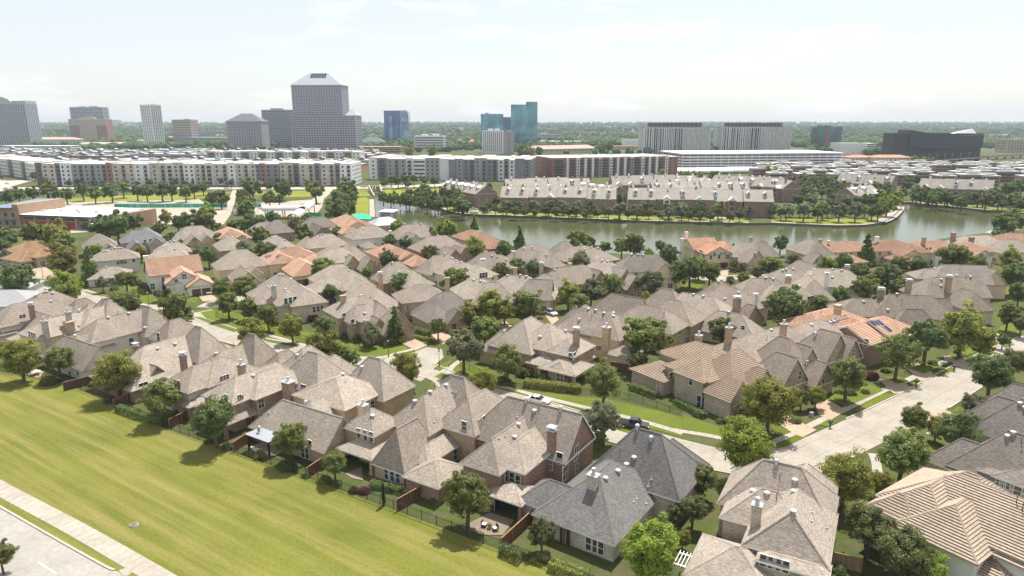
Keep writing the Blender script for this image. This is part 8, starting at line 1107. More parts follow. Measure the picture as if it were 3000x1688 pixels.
# the many smallest oaks of the far shores and street rows, as one mass
VV=[];FF=[];MI=[];nv=0
def flat(me):
    v=np.empty(len(me.vertices)*3); me.vertices.foreach_get('co',v); return v.reshape(-1,3),[tuple(p.vertices) for p in me.polygons]
FL={}
for i in sorted(rest):
    x,y,r,k,h=TREES[i][:5]; rr_=random.Random(i); a=rr_.uniform(0,6.28); hu=round(h/r,1)
    tk=('o',hu,0)
    if tk not in TK: TK[tk]=trunk_mesh(hu*10,hu,'o')
    for me,dz,mi in ((TK[tk],0,0),(crown_of(k,2,rr_.randrange(3)),h,1+'odp'.index(k))):
        if me.name not in FL: FL[me.name]=flat(me)
        v,f=FL[me.name]; c,s_=math.cos(a),math.sin(a)
        VV.append(np.stack([x+(v[:,0]*c-v[:,1]*s_)*r,y+(v[:,0]*s_+v[:,1]*c)*r,dz+v[:,2]*r],1)); FF+=[tuple(q+nv for q in p) for p in f]; MI+=[mi]*len(f); nv+=len(v)
me=bpy.data.meshes.new('tree_belt'); me.from_pydata(np.concatenate(VV).tolist(),[],FF)
for mt in ('bark','leaf_o','leaf_d','leaf_p'): me.materials.append(MATS[mt])
me.polygons.foreach_set('material_index',MI); me.update(); o_=link('tree_belt',me); o_['kind']='stuff'
for h in HEDGE: make_hedge(dict(h,group='clipped hedges'))
# ------------------------------------------------------------------ fences
for (kind,lb,h,pts) in FENCE:
    L=sum(math.dist(a,b) for a,b in zip(pts,pts[1:])); x0,y0=pts[0]
    root=thing('fence' if kind not in('brickw','concretew') else 'garden_wall',lb,'fence' if kind not in('brickw','concretew') else 'wall',(x0,y0,0))
    if kind=='iron':
        post,rail,bar=MB(),MB(),MB(); POSTS=[]; post.obox(0,0,0,h+.12,.07,.07); pm=post.data('post',['black_metal'])
        for a,c in zip(pts,pts[1:]):
            l=math.dist(a,c); th=math.atan2(c[1]-a[1],c[0]-a[0]); n=max(1,int(l/2.4))
            for i in range(n): POSTS.append((a[0]+(c[0]-a[0])*i/n-x0,a[1]+(c[1]-a[1])*i/n-y0,th))
            for z in (.15,h-.25,h-.05): rail.obox((a[0]+c[0])/2-x0,(a[1]+c[1])/2-y0,z,z+.035,l,.04,th)
            n=int(l/.14)
            for i in range(n):
                px,py=a[0]+(c[0]-a[0])*i/n-x0,a[1]+(c[1]-a[1])*i/n-y0
                dx,dy=math.cos(th)*.011,math.sin(th)*.011; bar.poly([(px-dx,py-dy,.1),(px+dx,py+dy,.1),(px+dx,py+dy,h),(px-dx,py-dy,h)])
        [link('post',pm,root,(px,py,0),th) for px,py,th in POSTS]; rail.build('rail','black_metal',root); bar.build('picket','black_metal',root)
    else:
        mt={'screen':'green_screen','brickw':'brick_brown','concretew':'precast_tan'}.get(kind,kind); m=MB();t=MB();n_=0
        for a,c in zip(pts,pts[1:]):
            l=math.dist(a,c); th=math.atan2(c[1]-a[1],c[0]-a[0]); w=.06 if kind not in('brickw','concretew') else .3
            if kind=='screen':
                k=max(1,int(l/9))
                for i in range(k): m.obox(a[0]+(c[0]-a[0])*(i+.5)/k-x0,a[1]+(c[1]-a[1])*(i+.5)/k-y0,.15,h-.05*((i*7)%3),l/k-.15,.05,th)
            else: m.obox((a[0]+c[0])/2-x0,(a[1]+c[1])/2-y0,0,h,l,w,th)
            t.obox((a[0]+c[0])/2-x0,(a[1]+c[1])/2-y0,h,h+.06,l,w+.1,th)
            k=int(l/2.4)
            for i in range(k+1): t.obox(a[0]+(c[0]-a[0])*i/max(1,k)-x0,a[1]+(c[1]-a[1])*i/max(1,k)-y0,0,h-.03,.1,w+.08,th)
        m.build('panel',mt,root); t.build('cap_rail','wood_pale' if kind.startswith('wood') else 'kerb' if kind in('brickw','concretew') else 'vent_grey',root)
# ------------------------------------------------------------------ blocks and apartments
for b in BLOCKS:
    root=make_block(b); W,D,h=b['W'],b['D'],b['h']
    if b.get('whiteroof'):
        q=MB(); q.box(-W/2-1,-1,h+.35,W/2+1,D+1,h+1.1); q.build('flat_roof','roof_white',root)
    if b.get('vault'):
        q=MB(); r=W*.21; n=16
        P=[(r*math.cos(PI*i/n),r*.62*math.sin(PI*i/n)) for i in range(n+1)]
        for a,c in zip(P,P[1:]): q.poly([(a[0],0,h+a[1]),(a[0],D,h+a[1]),(c[0],D,h+c[1]),(c[0],0,h+c[1])])
        q.poly([(x,0,h+z) for x,z in P][::-1]); q.build('barrel_vault','roof_pale',root)
        q=MB(); q.box(r,2,h-.5,W/2,D-2,h+6); q.box(-W/2,2,h-.5,-r,D-2,h+6); q.build('shoulder_roof','roof_pale',root)
    if b.get('pedi'):
        q=MB(); q.box(-W/2-.2,-.35,h*.72,W/2+.2,.2,h+.1); q.box(-W*.22,-1.2,h*.1,W*.22,.4,h*.985); q.build('upper_facade','precast_cream',root)
        q=MB(); n=10; P=[(W*.24*math.cos(PI*i/n),7*math.sin(PI*i/n)) for i in range(n+1)]
        q.poly([(x,-.4,h+z) for x,z in P][::-1]); q.poly([(x,3,h+z) for x,z in P])
        for a,c in zip(P,P[1:]): q.poly([(a[0],-.4,h+a[1]),(a[0],3,h+a[1]),(c[0],3,h+c[1]),(c[0],-.4,h+c[1])])
        q.build('arched_pediment','precast_cream',root)
        windows(root,[(x,y-.5 if abs(x)>W*.22 else -1.3,z,a,1.9,1.8) for (x,y,z,a,w_,h_) in grid_spots(W,D,2,h-2,3.2,4.6,1.8,1.7,'f')],name='bay_window')
    if b.get('clock'):
        q=MB(); q.tube((0,-.1,h-W*.42),(0,-.45,h-W*.42),W*.27,W*.27,20); o=q.build('clock_face','trim_white',root)
        q=MB(); q.box(-.25,-.6,h-W*.42-.3,.25,-.46,h-W*.42+W*.2); q.box(-.3,-.62,h-W*.42-.25,W*.14,-.47,h-W*.42+.25)
        for i in range(12):
            a=PI*i/6; q.box(W*.23*math.cos(a)-.2,-.58,h-W*.42+W*.23*math.sin(a)-.2,W*.23*math.cos(a)+.2,-.46,h-W*.42+W*.23*math.sin(a)+.2)
        q.build('clock_hands','black_metal',o)
    if b.get('solar'):
        q=MB(); rise=b['hip']; rl=b['rl']; y0=-1.2
        for i in range(6):
            x0=-rl*.40+i*rl*.145; f=lambda t:(y0+(D/2-y0)*t-.25,h+rise*t+.25)
            (ya,za),(yb,zb)=f(.58),f(.95); q.poly([(x0-.8,ya,za),(x0+rl*.125-.8,ya,za),(x0+rl*.125,yb,zb),(x0,yb,zb)])
        q.build('solar_panel','solar',root)
    if b.get('podium'):
        q=MB(); ph=h*.55; px0,px1=-W/2-3,W/2+24
        q.box(px0,-5,0,px1,D*.9,ph,skip='b'); q.build('podium_wall',b['mat'],root)
        sp=[(x+10.5,-5.06,z,0,w_,h_) for (x,y,z,a,w_,h_) in grid_spots(px1-px0,D,3,ph-1,4.1,4.8,3.0,2.3,'f')]+[(px1+.06,y-5,z,PI/2,w_,h_) for (x,y,z,a,w_,h_) in grid_spots(W,D,3,ph-1,4.1,4.8,3.0,2.3,'r')]
        windows(root,sp,name='podium_window')
        q=MB(); rl=8; roof_hip(q,20,26,ph+.1,12,1,4); o=q.build('wing_roof','roof_pale',root,(px1-10,2,0))
    if b.get('side_glass'):
        q=MB(); q.box(W*.5,1.5,0,W*.5+W*.52,D-2,h*.955,skip='b'); q.box(W*.5,1,h*.955,W*.5+W*.45,D-2,h*1.005); q.build('pale_wing','glass_sky',root)
        q=MB(); q.poly([(-W*.18,-.25,2),(0,-.25,2),(0,-.25,h*.85),(-W*.18,-.25,h*.85)]); q.build('pale_strip','glass_sky',root)
    if b.get('stripe'):
        q=MB(); q.box(W*.02,-.9,0,W*.30,D*.3,h*.80); q.build('maroon_panel','maroon_panel',root)
        q=MB(); q.box(W*.02,-.7,h*.8,W*.36,D*.3,h*1.07); q.box(W*.5,1,0,W*1.12,D,h*1.03); q.build('glass_wing','glass_green',root)
    if b.get('wedge'):
        q=MB(); x0,x1=-W*.34,W*.47; n=10
        tp=lambda t: h*(1.0-.16*t-.10*math.sin(PI*t))+ (h*.06 if t>.9 else 0)*0
        P=[(x0+(x1-x0)*i/n,tp(i/n)+h*.12) for i in range(n+1)]
        for a,c in zip(P,P[1:]):
            q.poly([(a[0],-8,h*.48),(c[0],-8,h*.48),(c[0],-8,c[1]),(a[0],-8,a[1])]); q.poly([(a[0],-8,a[1]),(c[0],-8,c[1]),(c[0],D,c[1]),(a[0],D,a[1])]); q.poly([(c[0],-8,h*.48),(a[0],-8,h*.48),(a[0],D,h*.48),(c[0],D,h*.48)])
        q.poly([(x0,D,h*.48),(x0,-8,h*.48),(x0,-8,P[0][1]),(x0,D,P[0][1])]); q.poly([(x1,-8,h*.48),(x1,D,h*.48),(x1,D,P[-1][1]),(x1,-8,P[-1][1])])
        q.build('upper_hall','black_panel',root)
        q=MB(); zl=h*.93; q.poly([(W*.10,0,zl),(x1-3,0,zl),(x1-9,6,h*1.17)]); q.poly([(W*.10,0,zl),(x1-9,6,h*1.17),(W*.10,14,zl)]); q.poly([(x1-3,0,zl),(x1-3,14,zl),(x1-9,6,h*1.17)]); q.poly([(x1-3,14,zl),(W*.10,14,zl),(x1-9,6,h*1.17)]); q.build('roof_light','roof_white',root)
for a in APTS: make_apartment(a)
for t in TERR: make_townrow(t)
# ------------------------------------------------------------------ low shop rows and distant roofs
rr=random.Random(11)
def low_block(kind,i):
    r=random.Random(i*3+len(kind)); w,d,h=(r.uniform(15,24),r.uniform(12,18),r.uniform(8.5,10.5)) if kind=='brick_town' or i>8 else (r.uniform(30,60),r.uniform(22,40),r.uniform(5.5,8.5)); m=MB(); q=MB()
    m.box(-w/2,0,0,w/2,d,h,skip='b'); q.box(-w/2-.4,-.4,h,w/2+.4,d+.4,h+.9)
    for k in range(3):
        x=r.uniform(-w*.4,w*.4); y=r.uniform(3,d-4); s=r.uniform(1.5,3.5); q.box(x-s,y-s*.6,h+.9,x+s,y+s*.6,h+.9+r.uniform(1,2.6))
    c=MB()
    for k in range(1):
        x=-w*.25+w*.5*r.random(); c.box(x-3,4,h,x+3,9,h+3.2)
        c.poly([(x-4,3,h+3.2),(x,3,h+4.8),(x,10,h+4.8),(x-4,10,h+3.2)],mi=1); c.poly([(x,3,h+4.8),(x+4,3,h+3.2),(x+4,10,h+3.2),(x,10,h+4.8)],mi=1)
    wn=MB(); wn.box(-w/2+1.5,-.06,0,w/2-1.5,.05,1.5)
    return (m.data('wall',[kind]),q.data('flat_roof',[r.choice(('roof_offwhite','roof_pale','kerb','roof_white'))]),c.data('roof_monitor',['bronze','roof_pale']),wn.data('window_strip',['pane_far']))
protoL=[low_block(k,i) for i,k in enumerate(('tan_brick','precast_white','brick_rose','precast_tan','grey_panel'))]
protoR=[low_block(k,i+9) for i,k in enumerate(('brick_town','tan_brick','brick_town'))]
k=0
for yy in (800,880,1020,1100,1190):
    for j in range(int(22*yy/1000)):
        x=-yy*.80+j*yy*.62/(22*yy/1000)*1.0+rr.uniform(-5,5)
        if x>-yy*.20 : continue
        if 930<yy<1000 : continue
        p=protoL[rr.randrange(5)]; root=thing('shop_block','low white-roofed block in the packed rows behind the long apartments','building',(x,yy+rr.uniform(-12,12),0),rr.uniform(-.1,.1),'low white-roofed blocks behind the long apartments')
        for n,dm in zip(('wall','flat_roof','roof_monitor'),p): link(n,dm,root)
        for f in range(2): link('window_band',p[3],root,(0,0,1.2+f*3.1))
for yy in (630,675,720,770,815):
    for j in range(17):
        x=yy*(.36+j*.027)+rr.uniform(-4,4)
        if rr.random()<.22: continue
        p=protoR[rr.randrange(3)]; root=thing('shop_block','low brick block with white flat roof among the rows right of the parking structure','building',(x,yy+rr.uniform(-6,6)-j*3,0),-.12+rr.uniform(-.06,.06),'brick shop rows right of the parking structure')
        for n,dm in zip(('wall','flat_roof'),(p[0],p[1])): link(n,dm,root)
        for f in range(3): link('window_band',p[3],root,(0,0,1.0+f*2.8))
def far_house(i):
    m,q=MB(),MB(); w,d=(14+3*i),12; m.box(-w/2,-d/2,0,w/2,d/2,5); roof_hip(q,w,d,5,5,.8); 
    return m.data('wall',['precast_cream']),q.data('roof',[('roof_pinkish','roof_terracotta','shingle_town')[i]])
FH=[far_house(i) for i in range(3)]
for i in range(95):
    y=rr.choice((rr.uniform(1750,2300),rr.uniform(2300,3600))); x=rr.uniform(-.72,.74)*y
    a,c=FH[rr.randrange(3)]; root=thing('distant_house','tiny pale-walled house roof among the distant trees','house',(x,y,terrain(x,y)-.5),rr.uniform(0,3),'distant roofs among the trees')
    link('wall',a,root); link('roof',c,root,(0,-6,0))
# ------------------------------------------------------------------ woodland to the horizon
def ico():
    import bmesh
    bm=bmesh.new(); bmesh.ops.create_icosphere(bm,subdivisions=2,radius=1); V=np.array([v.co[:] for v in bm.verts]); F=np.array([[v.index for v in f.verts] for f in bm.faces]); bm.free(); return V,F
IV,IF=ico()
rng=np.random.default_rng(3)
keep=[(b['x'],b['y']+b['D']/2,max(b['W']*.52,b['D']*.6)+4) for b in BLOCKS]+[(a['x'],a['y'],a['W']*.5+10) for a in APTS]
pts=[]
def add(n,y0,y1,pw,thr,r0,r1):
    c=0
    while c<n:
        y=y0+(y1-y0)*rng.random()**pw; x=(rng.random()*2-1)*.80*y
        if noise.noise(Vector((x/160,y/220,2)))+.35*noise.noise(Vector((x/50,y/60,9)))<thr: 
            c+=.3; continue
        if any((x-a)**2+(y-b_)**2<r*r for a,b_,r in keep): c+=.2; continue
        if y<1500 and x<-.2*y and y<1290: c+=.2; continue
        pts.append((x,y,terrain(x,y),rng.uniform(r0,r1))); c+=1
add(2600,1180,2100,1.0,.0,4.5,8); add(5200,1500,3200,1.1,-.16,5,9); add(4200,3000,7800,1.2,-.3,8,15)
VV=[];FF=[]
for i,(x,y,z,r) in enumerate(pts):
    jit=1+rng.normal(0,.16,(len(IV),1)); v=IV*jit*np.array([r,r,r*.85])*rng.uniform(.85,1.15,3)+np.array([x,y,z+r*.75]); VV.append(v); FF.append(IF+i*len(IV))
VV=np.concatenate(VV);FF=np.concatenate(FF)
me=bpy.data.meshes.new('woodland'); me.vertices.add(len(VV)); me.vertices.foreach_set('co',VV.ravel()); me.loops.add(FF.size); me.loops.foreach_set('vertex_index',FF.ravel().astype(np.int32)); me.polygons.add(len(FF)); me.polygons.foreach_set('loop_start',np.arange(0,FF.size,3,dtype=np.int32)); me.update(calc_edges=True)
m,nt,b=nmat('wood_far',.95,.05); gg=N(nt,'ShaderNodeNewGeometry'); f1=noise_fac(nt,world_pos(nt),.12,4,.7)
kk=mixc(nt,gg.outputs['Random Per Island'],(.040,.070,.022),(.085,.125,.040)); kk=mixc(nt,1.0,kk,mixc(nt,maprange(nt,f1,.3,.7),(.6,.6,.6),(1.35,1.35,1.3)),'MULTIPLY'); nt.links.new(kk,b.inputs['Base Color'])
me.materials.append(m); o=link('woodland',me); o['kind']='stuff'
# ------------------------------------------------------------------ street furniture and vehicles
def lamp_tall():
    a=MB(); a.tube((0,0,0),(0,0,9.2),.10,.06,7); a.tube((0,0,0),(0,0,.7),.25,.25,8); a.tube((-.9,0,9.2),(.9,0,9.2),.05,.05,5)
    h=MB(); h.box(-1.35,-.2,9.1,-.7,.2,9.28); h.box(.7,-.2,9.1,1.35,.2,9.28); return a.data('pole',['slab_white']),h.data('lamp_head',['roof_white'])
PL,HD=lamp_tall()
xs_=sorted(range(len(LOTLAMP)),key=lambda i:LOTLAMP[i][0])
ORDN='first second third fourth fifth sixth seventh eighth ninth tenth eleventh twelfth thirteenth fourteenth fifteenth sixteenth seventeenth eighteenth nineteenth twentieth'.split()
for n,i in enumerate(xs_):
    x,y=LOTLAMP[i]; lb='tall white twin-head parking lot lamp, '+(ORDN[n]+' from the left' if n<12 else ORDN[len(xs_)-1-n]+' from the right')
    root=thing('parking_lot_lamp',lb,'lamp post',(x,y,0),0,'lamp posts of the pale parking lot'); link('pole',PL,root); link('lamp_head',HD,root)
def lamp_short():
    a=MB(); a.tube((0,0,0),(0,0,.8),.16,.10,8); a.tube((0,0,.8),(0,0,3.7),.065,.05,8); a.tube((0,0,3.7),(0,0,3.8),.2,.2,8)
    g=MB(); g.tube((0,0,3.8),(0,0,4.25),.16,.24,8); c=MB(); c.tube((0,0,4.25),(0,0,4.5),.28,.04,8); return a.data('post',['black_metal']),g.data('lantern',['trim_white']),c.data('lantern_cap',['black_metal'])
L3=lamp_short()
for (x,y),lb in LAMP:
    root=thing('street_lamp',lb,'street lamp',(x,y,0),0,'black street lamps')
    for n,d in zip(('post','lantern','lantern_cap'),L3): link(n,d,root)
def mailbox():
    a=MB(); a.box(-.09,-.09,0,.09,.09,1.15); a.box(-.35,-.05,.95,.35,.05,1.03)
    b=MB(); 
    for s in (-1,1):
        c=s*.22; b.box(c-.16,-.3,1.05,c+.16,.3,1.28); 
        for i in range(6):
            a0,a1=PI*i/6,PI*(i+1)/6; b.poly([(c+.16*math.cos(a0),-.3,1.28+.12*math.sin(a0)),(c+.16*math.cos(a0),.3,1.28+.12*math.sin(a0)),(c+.16*math.cos(a1),.3,1.28+.12*math.sin(a1)),(c+.16*math.cos(a1),-.3,1.28+.12*math.sin(a1))])
        b.poly([(c+.16*math.cos(PI*i/6),-.3,1.28+.12*math.sin(PI*i/6)) for i in range(7)][::-1])
    return a.data('post',['black_metal']),b.data('letter_box',['black_metal'])
A_,B_=mailbox()
for (x,y),lb in zip(MAIL,('black twin mailbox at the street corner nearest the magnolias','black twin mailbox on the second verge strip along the street','black twin mailbox on the third verge strip along the street','black twin mailbox on the farthest verge strip along the street','black twin mailbox on the right side of the street by the oaks')):
    root=thing('mailbox',lb,'mailbox',(x,y,0),.6,'twin mailboxes'); link('post',A_,root); link('letter_box',B_,root)
CARM={}
def car_parts(kind,paint):
    if (kind,paint) in CARM: return CARM[kind,paint]
    L,W_,H_={'sedan':(4.7,1.8,1.42),'suv':(4.7,1.88,1.72),'pickup':(5.6,1.95,1.85)}[kind]; h=L/2
    hood=.86 if kind=='sedan' else 1.02; 
    if kind=='sedan': low=[(-h,.45),(-h,.82),(-h+.12,.96),(-h+.9,1.0),(h-1.35,.94),(h-.15,.74),(h,.6),(h,.4)]; cab=[(-h+.55,.99),(-h+1.25,H_),(-h+2.5,H_),(h-1.45,.94)]
    elif kind=='suv': low=[(-h,.5),(-h,.95),(-h+.06,1.08),(h-1.3,1.08),(h-.12,.95),(h,.75),(h,.45)]; cab=[(-h+.05,1.07),(-h+.35,H_-.04),(-h+.9,H_),(h-2.3,H_),(h-1.35,1.07)]
    else: low=[(-h,.55),(-h,1.1),(-h+2.0,1.1),(h-1.5,1.12),(h-.1,1.02),(h,.8),(h,.5)]; cab=[(-h+1.95,1.09),(-h+2.05,H_-.05),(-h+2.3,H_),(h-2.0,H_),(h-1.35,1.1)]
    def extr(prof,w0,w1,inset):
        m=MB(); zs=[p[1] for p in prof]; lo,hi=min(zs),max(zs)
        wf=lambda z:w0+(w1-w0)*((z-lo)/(hi-lo))
        A=[(x,-wf(z)/2,z) for x,z in prof];B=[(x,wf(z)/2,z) for x,z in prof]
        m.poly(A); m.poly(B[::-1])
        for i in range(len(prof)):
            j=(i+1)%len(prof); m.poly([A[j],A[i],B[i],B[j]])
        return m
    body=extr(low,W_,W_*.95,0)
    if kind=='pickup': # bed walls
        pass
    glass=extr(cab,W_*.9,W_*.72,0); roof=MB(); rx=[p[0] for p in cab if p[1]>H_-.06]; roof.box(min(rx)+.02,-W_*.37,H_-.03,max(rx)-.02,W_*.37,H_+.03)
    for p in cab[1:-1]: pass
    for s in (-1,1):
        for x0,x1 in zip(cab[:-1],cab[1:]):
            pass
        mx=(min(rx)+max(rx))/2; roof.poly([(mx-.06,s*W_*.455,1.0),(mx+.06,s*W_*.455,1.0),(mx+.06,s*W_*.37,H_),(mx-.06,s*W_*.37,H_)] if s>0 else [(mx+.06,s*W_*.455,1.0),(mx-.06,s*W_*.455,1.0),(mx-.06,s*W_*.37,H_),(mx+.06,s*W_*.37,H_)])
    ty,ri=MB(),MB(); rd=.33 if kind=='sedan' else .38
    ty.tube((0,-.12,0),(0,.12,0),rd,rd,14); ri.tube((0,-.13,0),(0,.13,0),rd*.6,rd*.6,10)
    lt=MB(); lt.box(-.05,-.2,-.07,.05,.2,.07)
    bed=None
    if kind=='pickup': q=MB(); q.box(-h+.1,-W_*.42,1.08,-h+1.85,W_*.42,1.115); bed=q.data('cargo_bed',['interior_dark'])
    CARM[kind,paint]=(body.data('body',[paint]),glass.data('window_glass',['car_glass']),roof.data('roof',[paint]),ty.data('wheel',['tyre']),ri.data('rim',['cap_metal']),lt.data('headlight',['trim_white']),bed,L,W_,rd); return CARM[kind,paint]
for (kind,paint,(x,y),a,lb) in CARS:
    bo,gl,ro,ty,ri,lt,bed,L,W_,rd=car_parts(kind,paint); root=thing({'sedan':'parked_car','suv':'parked_suv','pickup':'pickup_truck'}[kind],lb,'car' if kind!='pickup' else 'pickup truck',(x,y,.04),a,'vehicles parked and driving')
    link('body',bo,root); link('cabin_glass',gl,root); link('roof',ro,root)
    if bed: link('cargo_bed',bed,root)
    for sx in (-1,1):
        for sy in (-1,1):
            w=link('wheel',ty,root,(sx*L*.31,sy*(W_/2-.1),rd)); link('rim',ri,w)
    for sy in (-1,1): link('headlight',lt,root,(L/2-.02,sy*W_*.34,.66 if kind=='sedan' else .85))
# ------------------------------------------------------------------ single things
(x,y),=MISC['manhole']; q=MB(); q.tube((0,0,0),(0,0,.22),.62,.55,18); t=thing('manhole',"rusty round manhole cover on a low collar in the mown lawn",'manhole',(x,y,0)); q.build('collar','kerb',t); q=MB(); q.tube((0,0,.22),(0,0,.26),.46,.46,18); q.build('cover','bronze',t)
P=MISC['pergola']; cx,cy=sum(p[0] for p in P)/4,sum(p[1] for p in P)/4
cx,cy=MISC['person'][0]+1.4,MISC['person'][1]-.6
t=thing('pergola','black pergola with slatted flat roof behind the dormered house','pergola',(cx,cy,0),math.radians(-32))
for sx in(-1,1):
    for sy in(-1,1): q=MB(); q.box(-.13,-.13,0,.13,.13,2.75); q.build('post','black_metal',t,(sx*2.6,sy*1.6,0))
q=MB(); q.box(-2.9,-1.9,2.75,2.9,-1.72,2.97); q.box(-2.9,1.72,2.75,2.9,1.9,2.97); q.box(-2.9,-1.72,2.75,-2.72,1.72,2.97); q.box(2.72,-1.72,2.75,2.9,1.72,2.97); q.build('beam','black_metal',t)
q=MB()
for i in range(24): q.box(-2.95+i*.25,-1.95,2.97,-2.95+i*.25+.19,1.95,3.03)
q.build('roof_slats','granite_grey',t)
(x,y),=MISC['lattice']; t=thing('pergola','small white lattice pergola left of the bottom tan house','pergola',(x,y,0),math.radians(-29))
for sx in(-1,1):
    for sy in(-1,1): q=MB(); q.box(-.08,-.08,0,.08,.08,2.5); q.build('post','trim_white',t,(sx*1.5,sy*1.2,0))
q=MB()
for i in range(2): q.box(-1.8,-1.28+i*2.4,2.5,1.8,-1.12+i*2.4,2.65)
q.build('beam','trim_white',t); q=MB()
for i in range(9): q.box(-1.75+i*.43,-1.6,2.65,-1.67+i*.43,1.6,2.78)
q.build('roof_slats','trim_white',t)
(x,y),=MISC['lift']; t=thing('scissor_lift','orange scissor lift parked in front of the school hall entrance','scissor lift',(x,y,0)); w=6.0
q=MB(); q.box(0,0,.4,w,1.8,1.1); q.build('chassis','orange_safety',t); q=MB(); q.box(0,0,2.4,w,1.8,2.55); q.box(0,0,2.55,w,.08,3.5); q.box(0,1.72,2.55,w,1.8,3.5); q.build('platform','orange_safety',t); q=MB()
for s_ in (.2,1.6): q.tube((.3,s_,1.1),(w-.3,s_,2.4),.09,.09,5); q.tube((.3,s_,2.4),(w-.3,s_,1.1),.09,.09,5)
q.build('scissor_arm','orange_safety',t)
for sx in (.8,w-.8):
    for sy in (0,1.8): q=MB(); q.tube((0,-.12,0),(0,.12,0),.4,.4,10); q.build('wheel','tyre',t,(sx,sy,.4))
def person(x,y,z,rz):
    me=bpy.data.meshes.new('person'); V=[];E=[];Rd=[]
    def add(p,r,par=None):
        V.append(p);Rd.append(r)
        if par is not None:E.append((par,len(V)-1))
        return len(V)-1
    pel=add((0,0,.92),.15); wa=add((.14,0,1.02),.135,pel); chs=add((.38,0,1.10),.15,wa); nk=add((.52,0,1.10),.07,chs); hd0=add((.60,0,1.06),.085,nk); add((.72,0,.98),.09,hd0)
    for s in (-1,1):
        hip=add((0,s*.10,.86),.105,pel); kn=add((.06,s*.12,.48),.075,hip); an=add((-.02,s*.13,.08),.05,kn); add((.14,s*.14,.04),.045,an)
        shd=add((.42,s*.19,1.08),.065,chs); el=add((.47,s*.22,.80),.048,shd); wr=add((.56,s*.18,.58),.034,el); pm=add((.58,s*.17,.50),.036,wr)
        for i in range(4): f=add((.55+.022*i,s*.17,.44),.010,pm); add((.56+.022*i,s*.155,.405-.006*(i%2)),.009,f)
        th=add((.56,s*.13,.49),.011,pm); add((.575,s*.11,.455),.010,th)
    me.from_pydata(V,E,[]); me.materials.append(MATS['skin'])
    o=thing('person','person bending over on the pergola roof in white shirt and dark trousers','person',(x,y,z),rz,None,me)
    sk=o.modifiers.new('skin','SKIN')
    for sv,r in zip(me.skin_vertices[0].data,Rd): sv.radius=(r,r)
    me.skin_vertices[0].data[0].use_root=True
    o.modifiers.new('sub','SUBSURF').levels=1; o.modifiers['sub'].render_levels=1
    sh_=MB(); sh_.tube((.08,0,1.0),(.30,0,1.10),.19,.20,12); sh_.tube((.30,0,1.10),(.47,0,1.12),.20,.13,12)
    for s in(-1,1): sh_.tube((.42,s*.17,1.09),(.46,s*.225,.86),.085,.07,8)
    sh_.build('shirt','trim_white',o)
    tr=MB(); tr.tube((.0,0,.78),(.08,0,1.02),.185,.185,12)
    for s in(-1,1): tr.tube((0,s*.10,.88),(.06,s*.12,.48),.13,.095,9); tr.tube((.06,s*.12,.48),(-.02,s*.13,.09),.095,.075,9)
    tr.build('trousers','car_black',o)
    ha=MB(); ha.dome((.70,0,1.02),.11,.09,10,3); ha.build('hair','pipe_dark',o)
    return o
plain('skin',(.42,.25,.18),.6,.3,.05)
x,y=MISC['person']; person(x,y,3.03,-.6)
def chair(x,y,rz,lb):
    t=thing('patio_chair',lb,'chair',(x,y,.04),rz,'patio chairs by the brick house'); q=MB(); q.box(-.35,-.35,.32,.35,.35,.42); q.build('seat','black_metal',t); q=MB(); q.box(-.35,.28,.42,.35,.36,.95); q.build('backrest','black_metal',t); q=MB(); q.box(-.3,-.32,.42,.3,.27,.54); q.build('cushion','trim_white',t)
    for sx in(-.3,.3):
        for sy in(-.3,.3): q=MB(); q.box(-.03,-.03,0,.03,.03,.32); q.build('leg','black_metal',t,(sx,sy,0))
for (x,y),rz,lb in zip(MISC['patio_chair'],(1.2,-1.0),('left white-cushioned patio chair on the brick house patio','right white-cushioned patio chair beside the planter')): chair(x,y,rz,lb)
(x,y),=MISC['planter']; t=thing('planter','round patio planter of flowers between two cushioned chairs','planter',(x,y,.04)); q=MB(); q.tube((0,0,0),(0,0,.45),.22,.32,12); q.build('pot','stone_tan',t); link('plant',crown_of('t',0,0),t,(0,0,.55),0,(.4,.4,.4))
(x,y),=MISC['table']; t=thing('garden_table','pale round garden table in the backyard at the left lawn end','table',(x,y,0)); q=MB(); q.tube((0,0,.7),(0,0,.78),1.0,1.0,20); q.build('tabletop','stone_white',t); q=MB(); q.tube((0,0,0),(0,0,.7),.3,.12,10); q.build('pedestal','stone_white',t)
(x,y),=MISC['utility']; t=thing('utility_box','pale green utility box on the corner verge','utility box',(x,y,0),.6); q=MB(); q.box(-.35,-.3,.06,.35,.3,.85); q.build('cabinet','metal_pale',t); q=MB(); q.box(-.4,-.35,0,.4,.35,.06); q.build('base_slab','kerb',t); q=MB(); q.box(-.38,-.33,.85,.38,.33,.9); q.build('lid','metal_pale',t)
# boathouse
(a,c)=MISC['boathouse']; x,y=(a[0]+c[0])/2,(a[1]+c[1])/2; w=math.dist(a,c)
t=thing('boathouse','small dark boathouse with white mono-pitch roof standing in the lake','boathouse',(x,y,0),math.atan2(c[1]-a[1],c[0]-a[0]))
q=MB(); q.box(-w*.45,0,-1.2,w*.45,w*.55,3.0); q.build('wall','grey_panel',t); q=MB(); q.box(w*.25,-.06,-.4,w*.43,-.01,2.2); q.build('door','white_panel',t)
q=MB(); T=lambda p:(p[0],p[1],p[2]+p[1]*.10); q.box(-w*.5,-.8,3.05,w*.5,w*.62,3.3,T=T); q.build('roof','roof_white',t)
